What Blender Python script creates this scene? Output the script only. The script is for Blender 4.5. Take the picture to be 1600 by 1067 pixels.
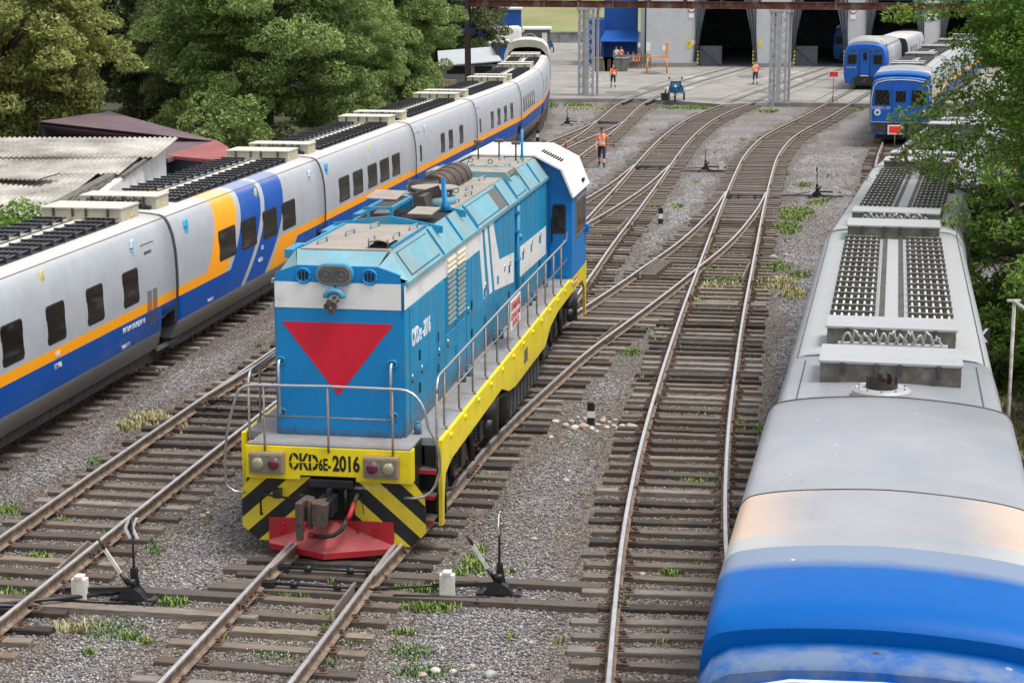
import bpy, bmesh, math, random
import numpy as np
from mathutils import Vector, Matrix
D = bpy.data
for o in list(D.objects): D.objects.remove(o)
SC = bpy.context.scene
COL = SC.collection
R = math.radians
# ------------------------------------------------------------------ camera
CH = 8.9; TH = R(11.2244); FL = 2900.0
cam_d = D.cameras.new('camera'); cam = D.objects.new('camera', cam_d); COL.objects.link(cam)
cam.location = (0, 0, CH); cam.rotation_euler = (R(90) - TH, 0, 0)
cam_d.sensor_width = 36; cam_d.lens = 65.25; cam_d.clip_end = 3000; cam_d.clip_start = .1
SC.camera = cam
SC.render.resolution_x = 1024; SC.render.resolution_y = 682
# ------------------------------------------------------------------ light
W = D.worlds.new('World'); SC.world = W; W.use_nodes = True
wn = W.node_tree; bg = wn.nodes['Background']
sky = wn.nodes.new('ShaderNodeTexSky'); sky.sky_type = 'NISHITA'; sky.sun_disc = False
SUN_EL, SUN_AZ = 68, 112          # azimuth measured from +Y towards +X
sky.sun_elevation = R(SUN_EL); sky.sun_rotation = R(SUN_AZ); sky.dust_density = 3.0; sky.ozone_density = .6
sky.air_density = 1.0
hs = wn.nodes.new('ShaderNodeHueSaturation'); hs.inputs['Saturation'].default_value = .18
wn.links.new(sky.outputs[0], hs.inputs['Color']); wn.links.new(hs.outputs[0], bg.inputs['Color'])
bg.inputs[1].default_value = .15
sl = D.lights.new('sun', 'SUN'); sl.energy = 1.5; sl.angle = R(16); sl.color = (1, .965, .92)
sun = D.objects.new('sun', sl); COL.objects.link(sun)
sd = Vector((math.sin(R(SUN_AZ)) * math.cos(R(SUN_EL)), math.cos(R(SUN_AZ)) * math.cos(R(SUN_EL)), math.sin(R(SUN_EL))))
sun.rotation_euler = sd.to_track_quat('Z', 'Y').to_euler(); sun.location = (0, 0, 60)
SC.view_settings.view_transform = 'Standard'; SC.view_settings.look = 'None'
SC.view_settings.gamma = 1; SC.view_settings.exposure = 0.78
SC.render.engine = 'CYCLES'
# ------------------------------------------------------------------ helpers
def at(px, py, z=0.):
    "point of height z seen at photograph pixel (px,py): used to survey positions on the ground"
    u = (px - 800) / FL; v = (py - 533.5) / FL
    Y = math.cos(TH) - v * math.sin(TH); Z = -math.sin(TH) - v * math.cos(TH); t = (z - CH) / Z
    return Vector((u * t, Y * t, z))
def tag(o, label=None, cat=None, group=None, kind=None):
    if label: o['label'] = label
    if cat: o['category'] = cat
    if group: o['group'] = group
    if kind: o['kind'] = kind
    return o
def empty(name, loc=(0, 0, 0), yaw=0., label=None, cat=None, group=None):
    "yaw: heading in degrees to the right of +Y; the thing's local +Y is its length axis"
    o = D.objects.new(name, None); COL.objects.link(o); o.empty_display_size = .3
    o.location = loc; o.rotation_euler = (0, 0, -R(yaw))
    return tag(o, label, cat, group)
def kids(o): return [c for c in D.objects if c.parent == o]
def copy_tree(o, parent=None, ch=None):
    if ch is None:
        ch = {}
        for x in D.objects:
            if x.parent: ch.setdefault(x.parent.name, []).append(x)
    c = o.copy(); COL.objects.link(c)
    if parent: c.parent = parent
    for k in ch.get(o.name, []): copy_tree(k, c, ch)
    return c
class MB:
    def __init__(s): s.v = []; s.f = []; s.m = []; s.sm = []
    def add(s, vs, fs, mi=0, smooth=False):
        n = len(s.v); s.v += [tuple(v) for v in vs]; s.f += [tuple(i + n for i in f) for f in fs]
        s.m += [mi] * len(fs); s.sm += [smooth] * len(fs)
    def box(s, x0, x1, y0, y1, z0, z1, mi=0, M=None):
        vs = [(x, y, z) for z in (z0, z1) for y in (y0, y1) for x in (x0, x1)]
        if M: vs = [M @ Vector(v) for v in vs]
        s.add(vs, [(0, 2, 3, 1), (4, 5, 7, 6), (0, 1, 5, 4), (2, 6, 7, 3), (0, 4, 6, 2), (1, 3, 7, 5)], mi)
    def bbox(s, x0, x1, y0, y1, z0, z1, b=.02, mi=0, M=None):
        "box with chamfered edges"
        bm = bmesh.new(); bmesh.ops.create_cube(bm, size=1)
        for v in bm.verts: v.co = Vector(((x0 + x1) / 2 + v.co.x * (x1 - x0), (y0 + y1) / 2 + v.co.y * (y1 - y0), (z0 + z1) / 2 + v.co.z * (z1 - z0)))
        bmesh.ops.bevel(bm, geom=bm.edges[:], offset=b, segments=2, affect='EDGES', profile=.7)
        s.bm(bm, mi, M)
    def bm(s, bm, mi=0, M=None, smooth=False):
        bm.verts.index_update()
        vs = [(M @ v.co if M else v.co) for v in bm.verts]
        s.add(vs, [[v.index for v in f.verts] for f in bm.faces], mi, smooth); bm.free()
    def beam(s, a, b, w, h, mi=0, up=(0, 0, 1)):
        a = Vector(a); b = Vector(b); d = (b - a).normalized(); u = Vector(up)
        if abs(d.dot(u)) > .98: u = Vector((0, 1, 0))
        x = d.cross(u).normalized(); z = x.cross(d)
        vs = [p + x * sx * w / 2 + z * sz * h / 2 for p in (a, b) for sz in (-1, 1) for sx in (-1, 1)]
        s.add(vs, [(0, 1, 3, 2), (4, 6, 7, 5), (0, 4, 5, 1), (2, 3, 7, 6), (0, 2, 6, 4), (1, 5, 7, 3)], mi)
    def tube(s, pts, r, n=8, mi=0, caps=True, smooth=True):
        pts = [Vector(p) for p in pts]; rr = r if isinstance(r, (list, tuple)) else [r] * len(pts)
        vs = []; prev = None
        for i, p in enumerate(pts):
            d = ((pts[min(i + 1, len(pts) - 1)] - pts[max(i - 1, 0)])).normalized()
            u = Vector((0, 0, 1)) if abs(d.z) < .95 else Vector((0, 1, 0))
            if prev is not None: x = (prev - d * prev.dot(d)).normalized()
            else: x = d.cross(u).normalized()
            prev = x; y = d.cross(x)
            for k in range(n):
                a = 2 * math.pi * k / n; vs.append(p + (x * math.cos(a) + y * math.sin(a)) * rr[i])
        fs = [(i * n + k, i * n + (k + 1) % n, (i + 1) * n + (k + 1) % n, (i + 1) * n + k) for i in range(len(pts) - 1) for k in range(n)]
        s.add(vs, fs, mi, smooth)
        if caps: s.add(vs[:n], [tuple(range(n))[::-1]], mi); s.add(vs[-n:], [tuple(range(n))], mi)
    def cyl(s, a, b, r, n=16, mi=0, r2=None): s.tube([a, b], [r, r if r2 is None else r2], n, mi)
    def prism(s, prof, axis, a0, a1, mi=0, smooth=False):
        "prof: 2D outline (counter-clockwise), extruded along axis 0/1/2"
        def P(p, t): return {0: (t, p[0], p[1]), 1: (p[0], t, p[1]), 2: (p[0], p[1], t)}[axis]
        n = len(prof); vs = [P(p, a0) for p in prof] + [P(p, a1) for p in prof]
        s.add(vs, [tuple(range(n)), tuple(range(n, 2 * n))[::-1]], mi)
        s.add(vs, [(i, (i + 1) % n, n + (i + 1) % n, n + i) for i in range(n)], mi, smooth)
    def ball(s, c, r, mi=0, seg=12, rings=8, sc=(1, 1, 1)):
        vs = []; fs = []
        for i in range(rings + 1):
            t = math.pi * i / rings
            for k in range(seg):
                a = 2 * math.pi * k / seg
                vs.append((c[0] + r * sc[0] * math.sin(t) * math.cos(a), c[1] + r * sc[1] * math.sin(t) * math.sin(a), c[2] + r * sc[2] * math.cos(t)))
        for i in range(rings):
            for k in range(seg): fs.append((i * seg + k, (i + 1) * seg + k, (i + 1) * seg + (k + 1) % seg, i * seg + (k + 1) % seg))
        s.add(vs, fs, mi, True)
    def build(s, name, mats, parent=None, loc=None, bevel=0, fixn=True):
        me = D.meshes.new(name); me.from_pydata([tuple(v) for v in s.v], [], s.f)
        if not isinstance(mats, (list, tuple)): mats = [mats]
        for m in mats: me.materials.append(m)
        me.polygons.foreach_set('material_index', s.m); me.polygons.foreach_set('use_smooth', s.sm)
        if fixn:
            bm = bmesh.new(); bm.from_mesh(me); bmesh.ops.remove_doubles(bm, verts=bm.verts, dist=.0001) if len(s.f) < 30000 else None
            bmesh.ops.recalc_face_normals(bm, faces=bm.faces); bm.to_mesh(me); bm.free()
        me.validate(); me.update()
        o = D.objects.new(name, me); COL.objects.link(o)
        if parent: o.parent = parent
        if loc is not None: o.location = loc
        if bevel:
            md = o.modifiers.new('bevel', 'BEVEL'); md.width = bevel; md.segments = 2; md.limit_method = 'ANGLE'; md.angle_limit = R(40)
        return o
def npmesh(name, v, f, mat, parent=None, smooth=False):
    "fast mesh from numpy arrays (all faces the same size)"
    me = D.meshes.new(name); v = np.asarray(v, dtype=np.float32); f = np.asarray(f, dtype=np.int32); k = f.shape[1]
    me.vertices.add(len(v)); me.vertices.foreach_set('co', v.ravel())
    me.loops.add(f.size); me.loops.foreach_set('vertex_index', f.ravel())
    me.polygons.add(len(f)); me.polygons.foreach_set('loop_start', np.arange(0, f.size, k, dtype=np.int32))
    me.polygons.foreach_set('loop_total', np.full(len(f), k, dtype=np.int32))
    if smooth: me.polygons.foreach_set('use_smooth', np.ones(len(f), dtype=bool))
    me.update(calc_edges=True); me.materials.append(mat)
    o = D.objects.new(name, me); COL.objects.link(o)
    if parent: o.parent = parent
    return o
# ------------------------------------------------------------------ materials
def nt(name):
    m = D.materials.new(name); m.use_nodes = True; n = m.node_tree; return m, n, n.nodes['Principled BSDF']
def link(n, a, b): n.links.new(a, b)
def noise(n, scale, detail=4, co=None, rough=.55):
    t = n.nodes.new('ShaderNodeTexNoise'); t.inputs['Scale'].default_value = scale; t.inputs['Detail'].default_value = detail
    t.inputs['Roughness'].default_value = rough
    if co is not None: link(n, co, t.inputs['Vector'])
    return t
def ramp(n, fac, stops):
    r = n.nodes.new('ShaderNodeValToRGB'); e = r.color_ramp.elements
    while len(e) < len(stops): e.new(.5)
    for i, (p, c) in enumerate(stops): e[i].position = p; e[i].color = (*c, 1) if len(c) == 3 else c
    link(n, fac, r.inputs[0]); return r
def mix(n, fac, a, b, mode='MIX'):
    x = n.nodes.new('ShaderNodeMix'); x.data_type = 'RGBA'; x.blend_type = mode
    for s, v in ((x.inputs[0], fac), (x.inputs[6], a), (x.inputs[7], b)):
        if isinstance(v, (int, float)): s.default_value = v
        elif isinstance(v, (tuple, list)): s.default_value = (*v, 1) if len(v) == 3 else v
        else: link(n, v, s)
    return x.outputs[2]
def math_(n, op, a, b=None, clamp=False):
    x = n.nodes.new('ShaderNodeMath'); x.operation = op; x.use_clamp = clamp
    for i, v in enumerate((a, b)):
        if v is None: continue
        if isinstance(v, (int, float)): x.inputs[i].default_value = v
        else: link(n, v, x.inputs[i])
    return x.outputs[0]
def M(name, c, r=.55, m=0., var=.12, scale=6., dirt=None, bump=0., bscale=30., coat=0., stretch=None):
    "painted / weathered surface: colour variation, optional dirt (colour, amount, scale), fine bump"
    mt, n, b = nt(name)
    tc = n.nodes.new('ShaderNodeTexCoord'); co = tc.outputs['Object']
    if stretch:
        mp = n.nodes.new('ShaderNodeMapping'); mp.inputs['Scale'].default_value = stretch; link(n, co, mp.inputs[0]); co = mp.outputs[0]
    nz = noise(n, scale, 6, co)
    lo = tuple(x * (1 - var) for x in c); hi = tuple(min(1, x * (1 + var)) for x in c)
    col = ramp(n, nz.outputs[0], [(.3, lo), (.7, hi)]).outputs[0]
    if dirt:
        dc, amt, ds = dirt; dn = noise(n, ds, 8, co, .65)
        fac = ramp(n, dn.outputs[0], [(max(0, .62 - amt * .35), (0, 0, 0)), (.78 - amt * .15, (1, 1, 1))]).outputs[0]
        col = mix(n, math_(n, 'MULTIPLY', fac, min(1, .35 + amt)), col, dc)
    link(n, col, b.inputs['Base Color'])
    b.inputs['Roughness'].default_value = r; b.inputs['Metallic'].default_value = m; b.inputs['Coat Weight'].default_value = coat
    if bump:
        bn = noise(n, bscale, 5, co); bp = n.nodes.new('ShaderNodeBump'); bp.inputs['Strength'].default_value = bump; bp.inputs['Distance'].default_value = .02
        link(n, bn.outputs[0], bp.inputs['Height']); link(n, bp.outputs[0], b.inputs['Normal'])
    return mt
def base_dirt(mt, z0, z1, col, amt=.8):
    "grime gathered along the foot of a wall, ragged upper edge and drips"
    n = mt.node_tree; b = n.nodes['Principled BSDF']; src = b.inputs['Base Color'].links[0].from_socket
    tc = n.nodes.new('ShaderNodeTexCoord'); sp = n.nodes.new('ShaderNodeSeparateXYZ'); link(n, tc.outputs['Object'], sp.inputs[0])
    mp = n.nodes.new('ShaderNodeMapping'); mp.inputs['Scale'].default_value = (5, 5, .5); link(n, tc.outputs['Object'], mp.inputs[0])
    nz = noise(n, 1.5, 7, mp.outputs[0], .7); r = n.nodes.new('ShaderNodeMapRange'); r.inputs[1].default_value = z1; r.inputs[2].default_value = z0
    link(n, math_(n, 'ADD', sp.outputs[2], math_(n, 'MULTIPLY', math_(n, 'SUBTRACT', .5, nz.outputs[0]), (z1 - z0) * 2.2)), r.inputs[0])
    link(n, mix(n, math_(n, 'MULTIPLY', r.outputs[0], amt), src, col), b.inputs['Base Color'])
def gravel_mat(name, base, brown, far=False):
    mt, n, b = nt(name); tc = n.nodes.new('ShaderNodeTexCoord'); co = tc.outputs['Object']
    v = n.nodes.new('ShaderNodeTexVoronoi'); v.inputs['Scale'].default_value = 19; link(n, co, v.inputs['Vector'])
    sx = n.nodes.new('ShaderNodeSeparateColor'); link(n, v.outputs['Color'], sx.inputs[0])
    c1 = ramp(n, sx.outputs[0], [(0, tuple(x * .42 for x in base)), (.45, tuple(x * .85 for x in base)), (.8, tuple(x * 1.3 for x in base)), (1, tuple(min(.7, x * 2.3) for x in base))]).outputs[0]
    c2 = ramp(n, sx.outputs[1], [(0, tuple(x * .42 for x in brown)), (.5, tuple(x * .9 for x in brown)), (1, tuple(x * 1.7 for x in brown))]).outputs[0]
    big = noise(n, .22, 5, co); f = ramp(n, big.outputs[0], [(.42, (0, 0, 0)), (.62, (1, 1, 1))]).outputs[0]
    c = mix(n, f, c1, c2)
    gap = ramp(n, v.outputs['Distance'], [(.35, (1, 1, 1)), (.75, (.35, .34, .33))]).outputs[0]
    c = mix(n, 1., c, gap, 'MULTIPLY')
    link(n, c, b.inputs['Base Color']); b.inputs['Roughness'].default_value = .85
    bp = n.nodes.new('ShaderNodeBump'); bp.invert = True; bp.inputs['Strength'].default_value = .8; bp.inputs['Distance'].default_value = .03
    link(n, v.outputs['Distance'], bp.inputs['Height']); link(n, bp.outputs[0], b.inputs['Normal'])
    return mt
def island_mat(name, stops, rough=.8, trans=0.):
    mt, n, b = nt(name); g = n.nodes.new('ShaderNodeNewGeometry')
    c = ramp(n, g.outputs['Random Per Island'], stops).outputs[0]
    link(n, c, b.inputs['Base Color']); b.inputs['Roughness'].default_value = rough
    return mt
def wood_mat(name, a, b_, dark):
    mt, n, b = nt(name); tc = n.nodes.new('ShaderNodeTexCoord'); co = tc.outputs['Object']
    oi = n.nodes.new('ShaderNodeObjectInfo')
    ad = n.nodes.new('ShaderNodeVectorMath'); ad.operation = 'ADD'; link(n, co, ad.inputs[0])
    cb = n.nodes.new('ShaderNodeCombineXYZ'); link(n, math_(n, 'MULTIPLY', oi.outputs['Random'], 37.), cb.inputs[0]); link(n, cb.outputs[0], ad.inputs[1])
    mp = n.nodes.new('ShaderNodeMapping'); mp.inputs['Scale'].default_value = (1.2, 22, 22); link(n, ad.outputs[0], mp.inputs[0])
    nz = noise(n, 3, 8, mp.outputs[0], .7)
    c = ramp(n, nz.outputs[0], [(.3, dark), (.5, a), (.72, b_)]).outputs[0]
    c = mix(n, math_(n, 'MULTIPLY', ramp(n, oi.outputs['Random'], [(0, (0, 0, 0)), (.4, (.15, .15, .15)), (.7, (.55, .55, .55)), (1, (1, 1, 1))]).outputs[0], .85), c, dark)
    d2 = noise(n, 2.3, 6, ad.outputs[0]); f = ramp(n, d2.outputs[0], [(.5, (0, 0, 0)), (.7, (1, 1, 1))]).outputs[0]
    c = mix(n, math_(n, 'MULTIPLY', f, .6), c, (.12, .07, .045))
    link(n, c, b.inputs['Base Color']); b.inputs['Roughness'].default_value = .85
    bp = n.nodes.new('ShaderNodeBump'); bp.inputs['Strength'].default_value = .6; bp.inputs['Distance'].default_value = .01
    link(n, nz.outputs[0], bp.inputs['Height']); link(n, bp.outputs[0], b.inputs['Normal'])
    return mt
RUST = (.10, .052, .033)
m_gravel = gravel_mat('gravel', (.25, .238, .24), (.19, .165, .148))
m_stone = island_mat('ballast_stone', [(0, (.085, .076, .077)), (.3, (.175, .16, .163)), (.6, (.27, .25, .25)), (.87, (.40, .38, .375)), (.93, (.30, .23, .17)), (1, (.55, .53, .50))])
m_gravel_b = gravel_mat('gravel_brown', (.165, .145, .13), (.15, .12, .098))
m_stone_b = island_mat('ballast_stone_brown', [(0, (.065, .055, .05)), (.3, (.135, .115, .104)), (.6, (.21, .185, .168)), (.87, (.31, .28, .255)), (.93, (.22, .14, .09)), (1, (.42, .39, .35))])
m_cobble = island_mat('cobble', [(0, (.30, .24, .19)), (.5, (.45, .40, .35)), (.8, (.38, .36, .34)), (1, (.55, .42, .33))], .7)
m_sleepers = [wood_mat('sleeper_wood_' + q, *c) for q, c in (('brown', ((.155, .122, .10), (.27, .22, .18), (.045, .035, .028))), ('grey', ((.24, .21, .185), (.39, .355, .31), (.07, .058, .05))), ('dark', ((.085, .068, .056), (.16, .13, .11), (.022, .018, .016))), ('tan', ((.22, .175, .135), (.37, .31, .25), (.06, .045, .035))), ('tarred', ((.045, .038, .034), (.10, .085, .075), (.014, .012, .011))))]
m_sleeper = wood_mat('sleeper_wood', (.205, .172, .146), (.36, .315, .27), (.05, .04, .033))
m_railside = M('rail_side', (.20, .145, .105), .8, .0, .35, 5, ((.05, .035, .028), .5, 9), .3)
m_railtop = M('rail_top', (.52, .53, .56), .4, .6, .15, 3)
m_iron = M('rusty_iron', (.12, .078, .058), .8, 0, .4, 12, (RUST, .6, 7), .4)
m_black = M('black_paint', (.016, .017, .02), .42, 0, .3, 4, ((.07, .06, .05), .25, 5))
m_dark = M('dark_void', (.012, .012, .013), .9)
m_white = M('white_paint', (.74, .74, .71), .55, 0, .05, 3, ((.45, .42, .38), .25, 6))
# ------------------------------------------------------------------ ground
def ground():
    s = MB()
    xs = [-600, -200, -60, -20, 0, 20, 60, 200, 600]; ys = [-20, 20, 60, 110, 240, 600, 1200]
    vs = [(x, y, .03) for y in ys for x in xs]; n = len(xs)
    s.add(vs, [(j * n + i, j * n + i + 1, (j + 1) * n + i + 1, (j + 1) * n + i) for j in range(len(ys) - 1) for i in range(n - 1)])
    tag(s.build('ground', m_gravel), kind='structure')
ground()
m_conc = M('old_concrete', (.265, .25, .232), .85, 0, .14, 1.2, ((.16, .148, .13), .6, .35), .25, 14)
s = MB(); ap = [at(700, 163), at(880, 161), at(1000, 161), at(1130, 170), at(1210, 167), at(1340, 169), at(1600, 172)]
ap = [(p.x, p.y) for p in ap] + [(75, 230), (75, 262), (-45, 262), (-45, 165), (-12, 140)]
s.prism(ap, 2, -.1, .29); tag(s.build('pavement', m_conc), kind='structure')
# expansion joints / yellowed grooves in the apron stay in its material
# ------------------------------------------------------------------ railway tracks
GA = .795; ZS = .135; ZR = .315
def smooth_path(pts, step=.5):
    pts = [Vector((p[0], p[1], 0)) for p in pts]; out = []
    P = [pts[0] * 2 - pts[1]] + pts + [pts[-1] * 2 - pts[-2]]
    for i in range(1, len(P) - 2):
        a, b, c, d = P[i - 1:i + 3]; n = max(2, int((c - b).length / step))
        def tj(p, q, t): return t + math.sqrt((q - p).length)
        t0 = 0; t1 = tj(a, b, t0); t2 = tj(b, c, t1); t3 = tj(c, d, t2)
        for k in range(n):
            t = t1 + (t2 - t1) * k / n
            A1 = a * ((t1 - t) / (t1 - t0)) + b * ((t - t0) / (t1 - t0)); A2 = b * ((t2 - t) / (t2 - t1)) + c * ((t - t1) / (t2 - t1)); A3 = c * ((t3 - t) / (t3 - t2)) + d * ((t - t2) / (t3 - t2))
            B1 = A1 * ((t2 - t) / (t2 - t0)) + A2 * ((t - t0) / (t2 - t0)); B2 = A2 * ((t3 - t) / (t3 - t1)) + A3 * ((t - t1) / (t3 - t1))
            out.append(B1 * ((t2 - t) / (t2 - t1)) + B2 * ((t - t1) / (t2 - t1)))
    out.append(pts[-1])
    for _ in range(12):      # relax survey noise
        q = out[:]
        for i in range(1, len(out) - 1): q[i] = out[i] * .5 + (out[i - 1] + out[i + 1]) * .25
        out = q
    return out
class Path:
    def __init__(s, pts):
        s.p = smooth_path(pts); s.s = [0.]
        for a, b in zip(s.p[:-1], s.p[1:]): s.s.append(s.s[-1] + (b - a).length)
        s.L = s.s[-1]
    def at(s, d):
        import bisect
        i = min(max(bisect.bisect_right(s.s, d) - 1, 0), len(s.p) - 2); t = (d - s.s[i]) / (s.s[i + 1] - s.s[i])
        return s.p[i].lerp(s.p[i + 1], t), (s.p[i + 1] - s.p[i]).normalized()
    def near(s, q):
        best = min(range(len(s.p)), key=lambda i: (s.p[i] - q).length_squared); return best, (s.p[best] - q).length
    def sY(s, Y):
        for i, p in enumerate(s.p):
            if p.y >= Y: return s.s[i]
        return s.L
PT = dict(
 talgo=[(-14.2, 9), (-10.36, 33.92), (-6.28, 60), (-3.14, 80), (-1.17, 92.6), (.3, 107), (.95, 122), (1.25, 135), (1.4, 150), (1.5, 175)],
 left=[(-10.1, 9), (-7.16, 27.6), (-6.13, 34), (-4.75, 42.3), (-1, 65), (2.16, 87.1), (3.25, 93.8), (4.8, 103), (5.88, 110.5), (8.15, 126), (11.1, 139), (14, 150), (17, 160), (19.4, 168), (22, 176), (28, 195)],
 loco=[(-5.7, 9), (-3.52, 21.8), (-2.64, 27.1), (1.37, 52.4), (2.48, 59.7), (3.5, 66), (5.2, 76.7), (6.48, 85), (7.37, 90.7), (8.85, 99.5), (11, 110.3), (13.1, 118.5), (14.85, 124.2), (17.7, 134), (20.5, 143), (23.8, 154), (28.5, 169), (31.5, 178), (37, 195)],
 centre=[(1.0, 9), (2.0, 21.8), (2.53, 27.84), (3.19, 33.4), (4.07, 39.7), (5.34, 48.2), (6.17, 53.5), (7.25, 60.4), (8.49, 68.3), (10.27, 79.3), (12, 89.3), (14, 98.5), (15.6, 104.3), (18.4, 113.2), (21.2, 122.7), (24.5, 134), (26.3, 140), (29.5, 150), (36, 172), (42, 192)],
 cross=[(-2.8, 26.0), (-1.87, 30.24), (-1.1, 34.27), (.07, 38.9), (1.1, 42.8), (2.15, 46.1), (3.2, 49.5), (4, 52.15), (4.77, 54.84), (5.72, 58), (6.76, 61.9), (7.6, 65.5), (8.45, 69.3), (9.35, 74)],
 siding=[(-5.65, 37), (-4.35, 43), (-2.2, 50), (0, 58), (1.83, 64.7), (3.1, 69.4), (4.9, 77), (6.35, 84.5)],
 far_left=[(-5, 68), (-3.2, 76), (0, 86), (1.75, 92.1), (2.75, 96.7), (4.3, 103), (5.75, 110)],
 right=[(1.75, 8), (5.33, 25.6), (8.11, 39.1), (10.87, 50), (12.15, 54.3), (13.7, 59.2), (16.9, 68.4), (21, 80), (26, 93)],
 flagged=[(10.9, 50.2), (13.4, 63), (17.1, 83.2), (19.93, 95.9), (22.8, 108), (28.5, 128), (35.8, 151), (44, 176)])
PATH = {k: Path(v) for k, v in PT.items()}
def rail_mesh(path, off, s0, s1, z0=0., taper0=0., taper1=0., parent=None, name='rail'):
    prof = [(-.07, 0), (.07, 0), (.07, .012), (.012, .035), (.012, .13), (.037, .145), (.037, .178), (.028, .184), (-.028, .184), (-.037, .178), (-.037, .145), (-.012, .13), (-.012, .035), (-.07, .012)]
    n = len(prof); vs = []; N = max(2, int((s1 - s0) / .8)); fs = []; mi = []
    for i in range(N + 1):
        d = s0 + (s1 - s0) * i / N; p, t = path.at(d); x = Vector((t.y, -t.x, 0))
        o = off
        for (x_, z_) in prof:
            q = p + x * (o + x_); vs.append((q.x, q.y, ZS + z0 + z_))
    for i in range(N):
        for k in range(n):
            fs.append((i * n + k, i * n + (k + 1) % n, (i + 1) * n + (k + 1) % n, (i + 1) * n + k)); mi.append(1 if k == 7 else 0)
    fs += [tuple(range(n)), tuple(range(N * n, N * n + n))]; mi += [0, 0]
    s = MB(); s.v = vs; s.f = fs; s.m = mi; s.sm = [False] * len(fs)
    return s.build(name, [m_railside, m_railtop], parent)
rnd = random.Random(5)
SLEEP = {}
def sleeper_mesh(half0, half1, rails, var):
    "sleeper from -half0 to +half1 with tie plates and spikes at the given rail offsets"
    s = MB(); w = .088 + .008 * (var % 3); tw = .006 * (var % 4 - 1.5)
    bm = bmesh.new(); bmesh.ops.create_cube(bm, size=1)
    for v in bm.verts: v.co = Vector(((half1 - half0) / 2 + v.co.x * (half0 + half1), v.co.y * 2 * w + (tw if v.co.x > 0 else -tw), (ZS - .08) + v.co.z * .16))
    bmesh.ops.bevel(bm, geom=bm.edges[:], offset=.012, segments=1, affect='EDGES'); s.bm(bm, 0)
    for r in rails:
        s.box(r - .19, r + .19, -.085, .085, ZS, ZS + .014, 1)
        for sx in (-1, 1):
            s.box(r + sx * .125 - .03, r + sx * .125 + .03, -.035, .035, ZS + .014, ZS + .045, 1)
            s.box(r + sx * .125 - .015, r + sx * .125 + .015, -.015, .015, ZS + .045, ZS + .075, 1)
            s.box(r + sx * .085 - .025, r + sx * .085 + .025, .03, .06, ZS + .014, ZS + .05, 1)
    return s.build('sleeper', [m_sleepers[var % 5], m_iron])
def place_sleepers(root, path, s0, s1, others=(), skip=(), step=.6):
    "others: tracks whose rails this track's long timbers also carry; skip: leave out near these paths"
    d = s0; cnt = 0; far = None
    while d < s1:
        p, t = path.at(d); x = Vector((t.y, -t.x, 0)); h0 = h1 = 1.37; ok = True; key = 'n'
        for o in others:
            i, dist = o.near(p)
            if dist < 2.75 and i not in (0, len(o.p) - 1):
                off = (o.p[i] - p).dot(x)
                if off > 0: h1 = max(h1, round((off + 1.37) * 4) / 4)
                else: h0 = max(h0, round((-off + 1.37) * 4) / 4)
        for o in skip:
            i, dist = o.near(p)
            if dist < 2.8: ok = False
        if p.y > 131: ok = False
        if ok:
            var = rnd.choice((0, 0, 0, 1, 1, 2, 2, 3, 3, 4)); key = (h0, h1, var)
            if key not in SLEEP:
                o = sleeper_mesh(h0, h1, [-GA, GA], var); SLEEP[key] = o.data; o.parent = root
            else:
                o = D.objects.new('sleeper', SLEEP[key]); COL.objects.link(o); o.parent = root
            a = math.atan2(-t.x, t.y) + rnd.gauss(0, .02)
            sh = rnd.uniform(-.06, .06)
            o.location = (p.x + x.x * sh, p.y + x.y * sh, rnd.uniform(-.035, 0)); o.rotation_euler = (0, 0, a)
            cnt += 1
            if cnt >= 100:
                if far is None: far = MB()
                for v in (0,):
                    M4 = o.matrix_basis.copy()
                    far.box(-h0, h1, -.12, .12, ZS - .15, ZS - .005, 0, Matrix.Translation(o.location) @ Matrix.Rotation(a, 4, 'Z'))
                COL.objects.unlink(o); me_ = o.data; users = me_.users
                if SLEEP.get(key) is not me_ or True: D.objects.remove(o)
        d += step * rnd.uniform(.84, 1.16)
    if far: tag(far.build('sleepers', m_sleeper, root), kind='stuff')
def ballast():
    for k, (nm, P_) in enumerate(PATH.items()):
        s = MB(); vs = []; n = 0
        d = 0.
        while d < P_.L:
            p, t = P_.at(d)
            if p.y > 132: break
            x = Vector((t.y, -t.x, 0)); w0 = 1.75 + .22 * math.sin(d * .9 + k) + .12 * math.sin(d * 2.3); w1 = 1.75 + .22 * math.sin(d * .7 + 2 * k) + .12 * math.sin(d * 2.9)
            a = p - x * w0; b = p + x * w1; vs += [(a.x, a.y, .034 + .0015 * k), (b.x, b.y, .034 + .0015 * k)]; n += 1; d += .7
        s.add(vs, [(2 * i, 2 * i + 1, 2 * i + 3, 2 * i + 2) for i in range(n - 1)]); tag(s.build('track_bed', m_gravel_b), kind='structure')
ballast()
m_steel_blade = M('blade_steel', (.2, .17, .15), .6, .4, .3, 6)
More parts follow.
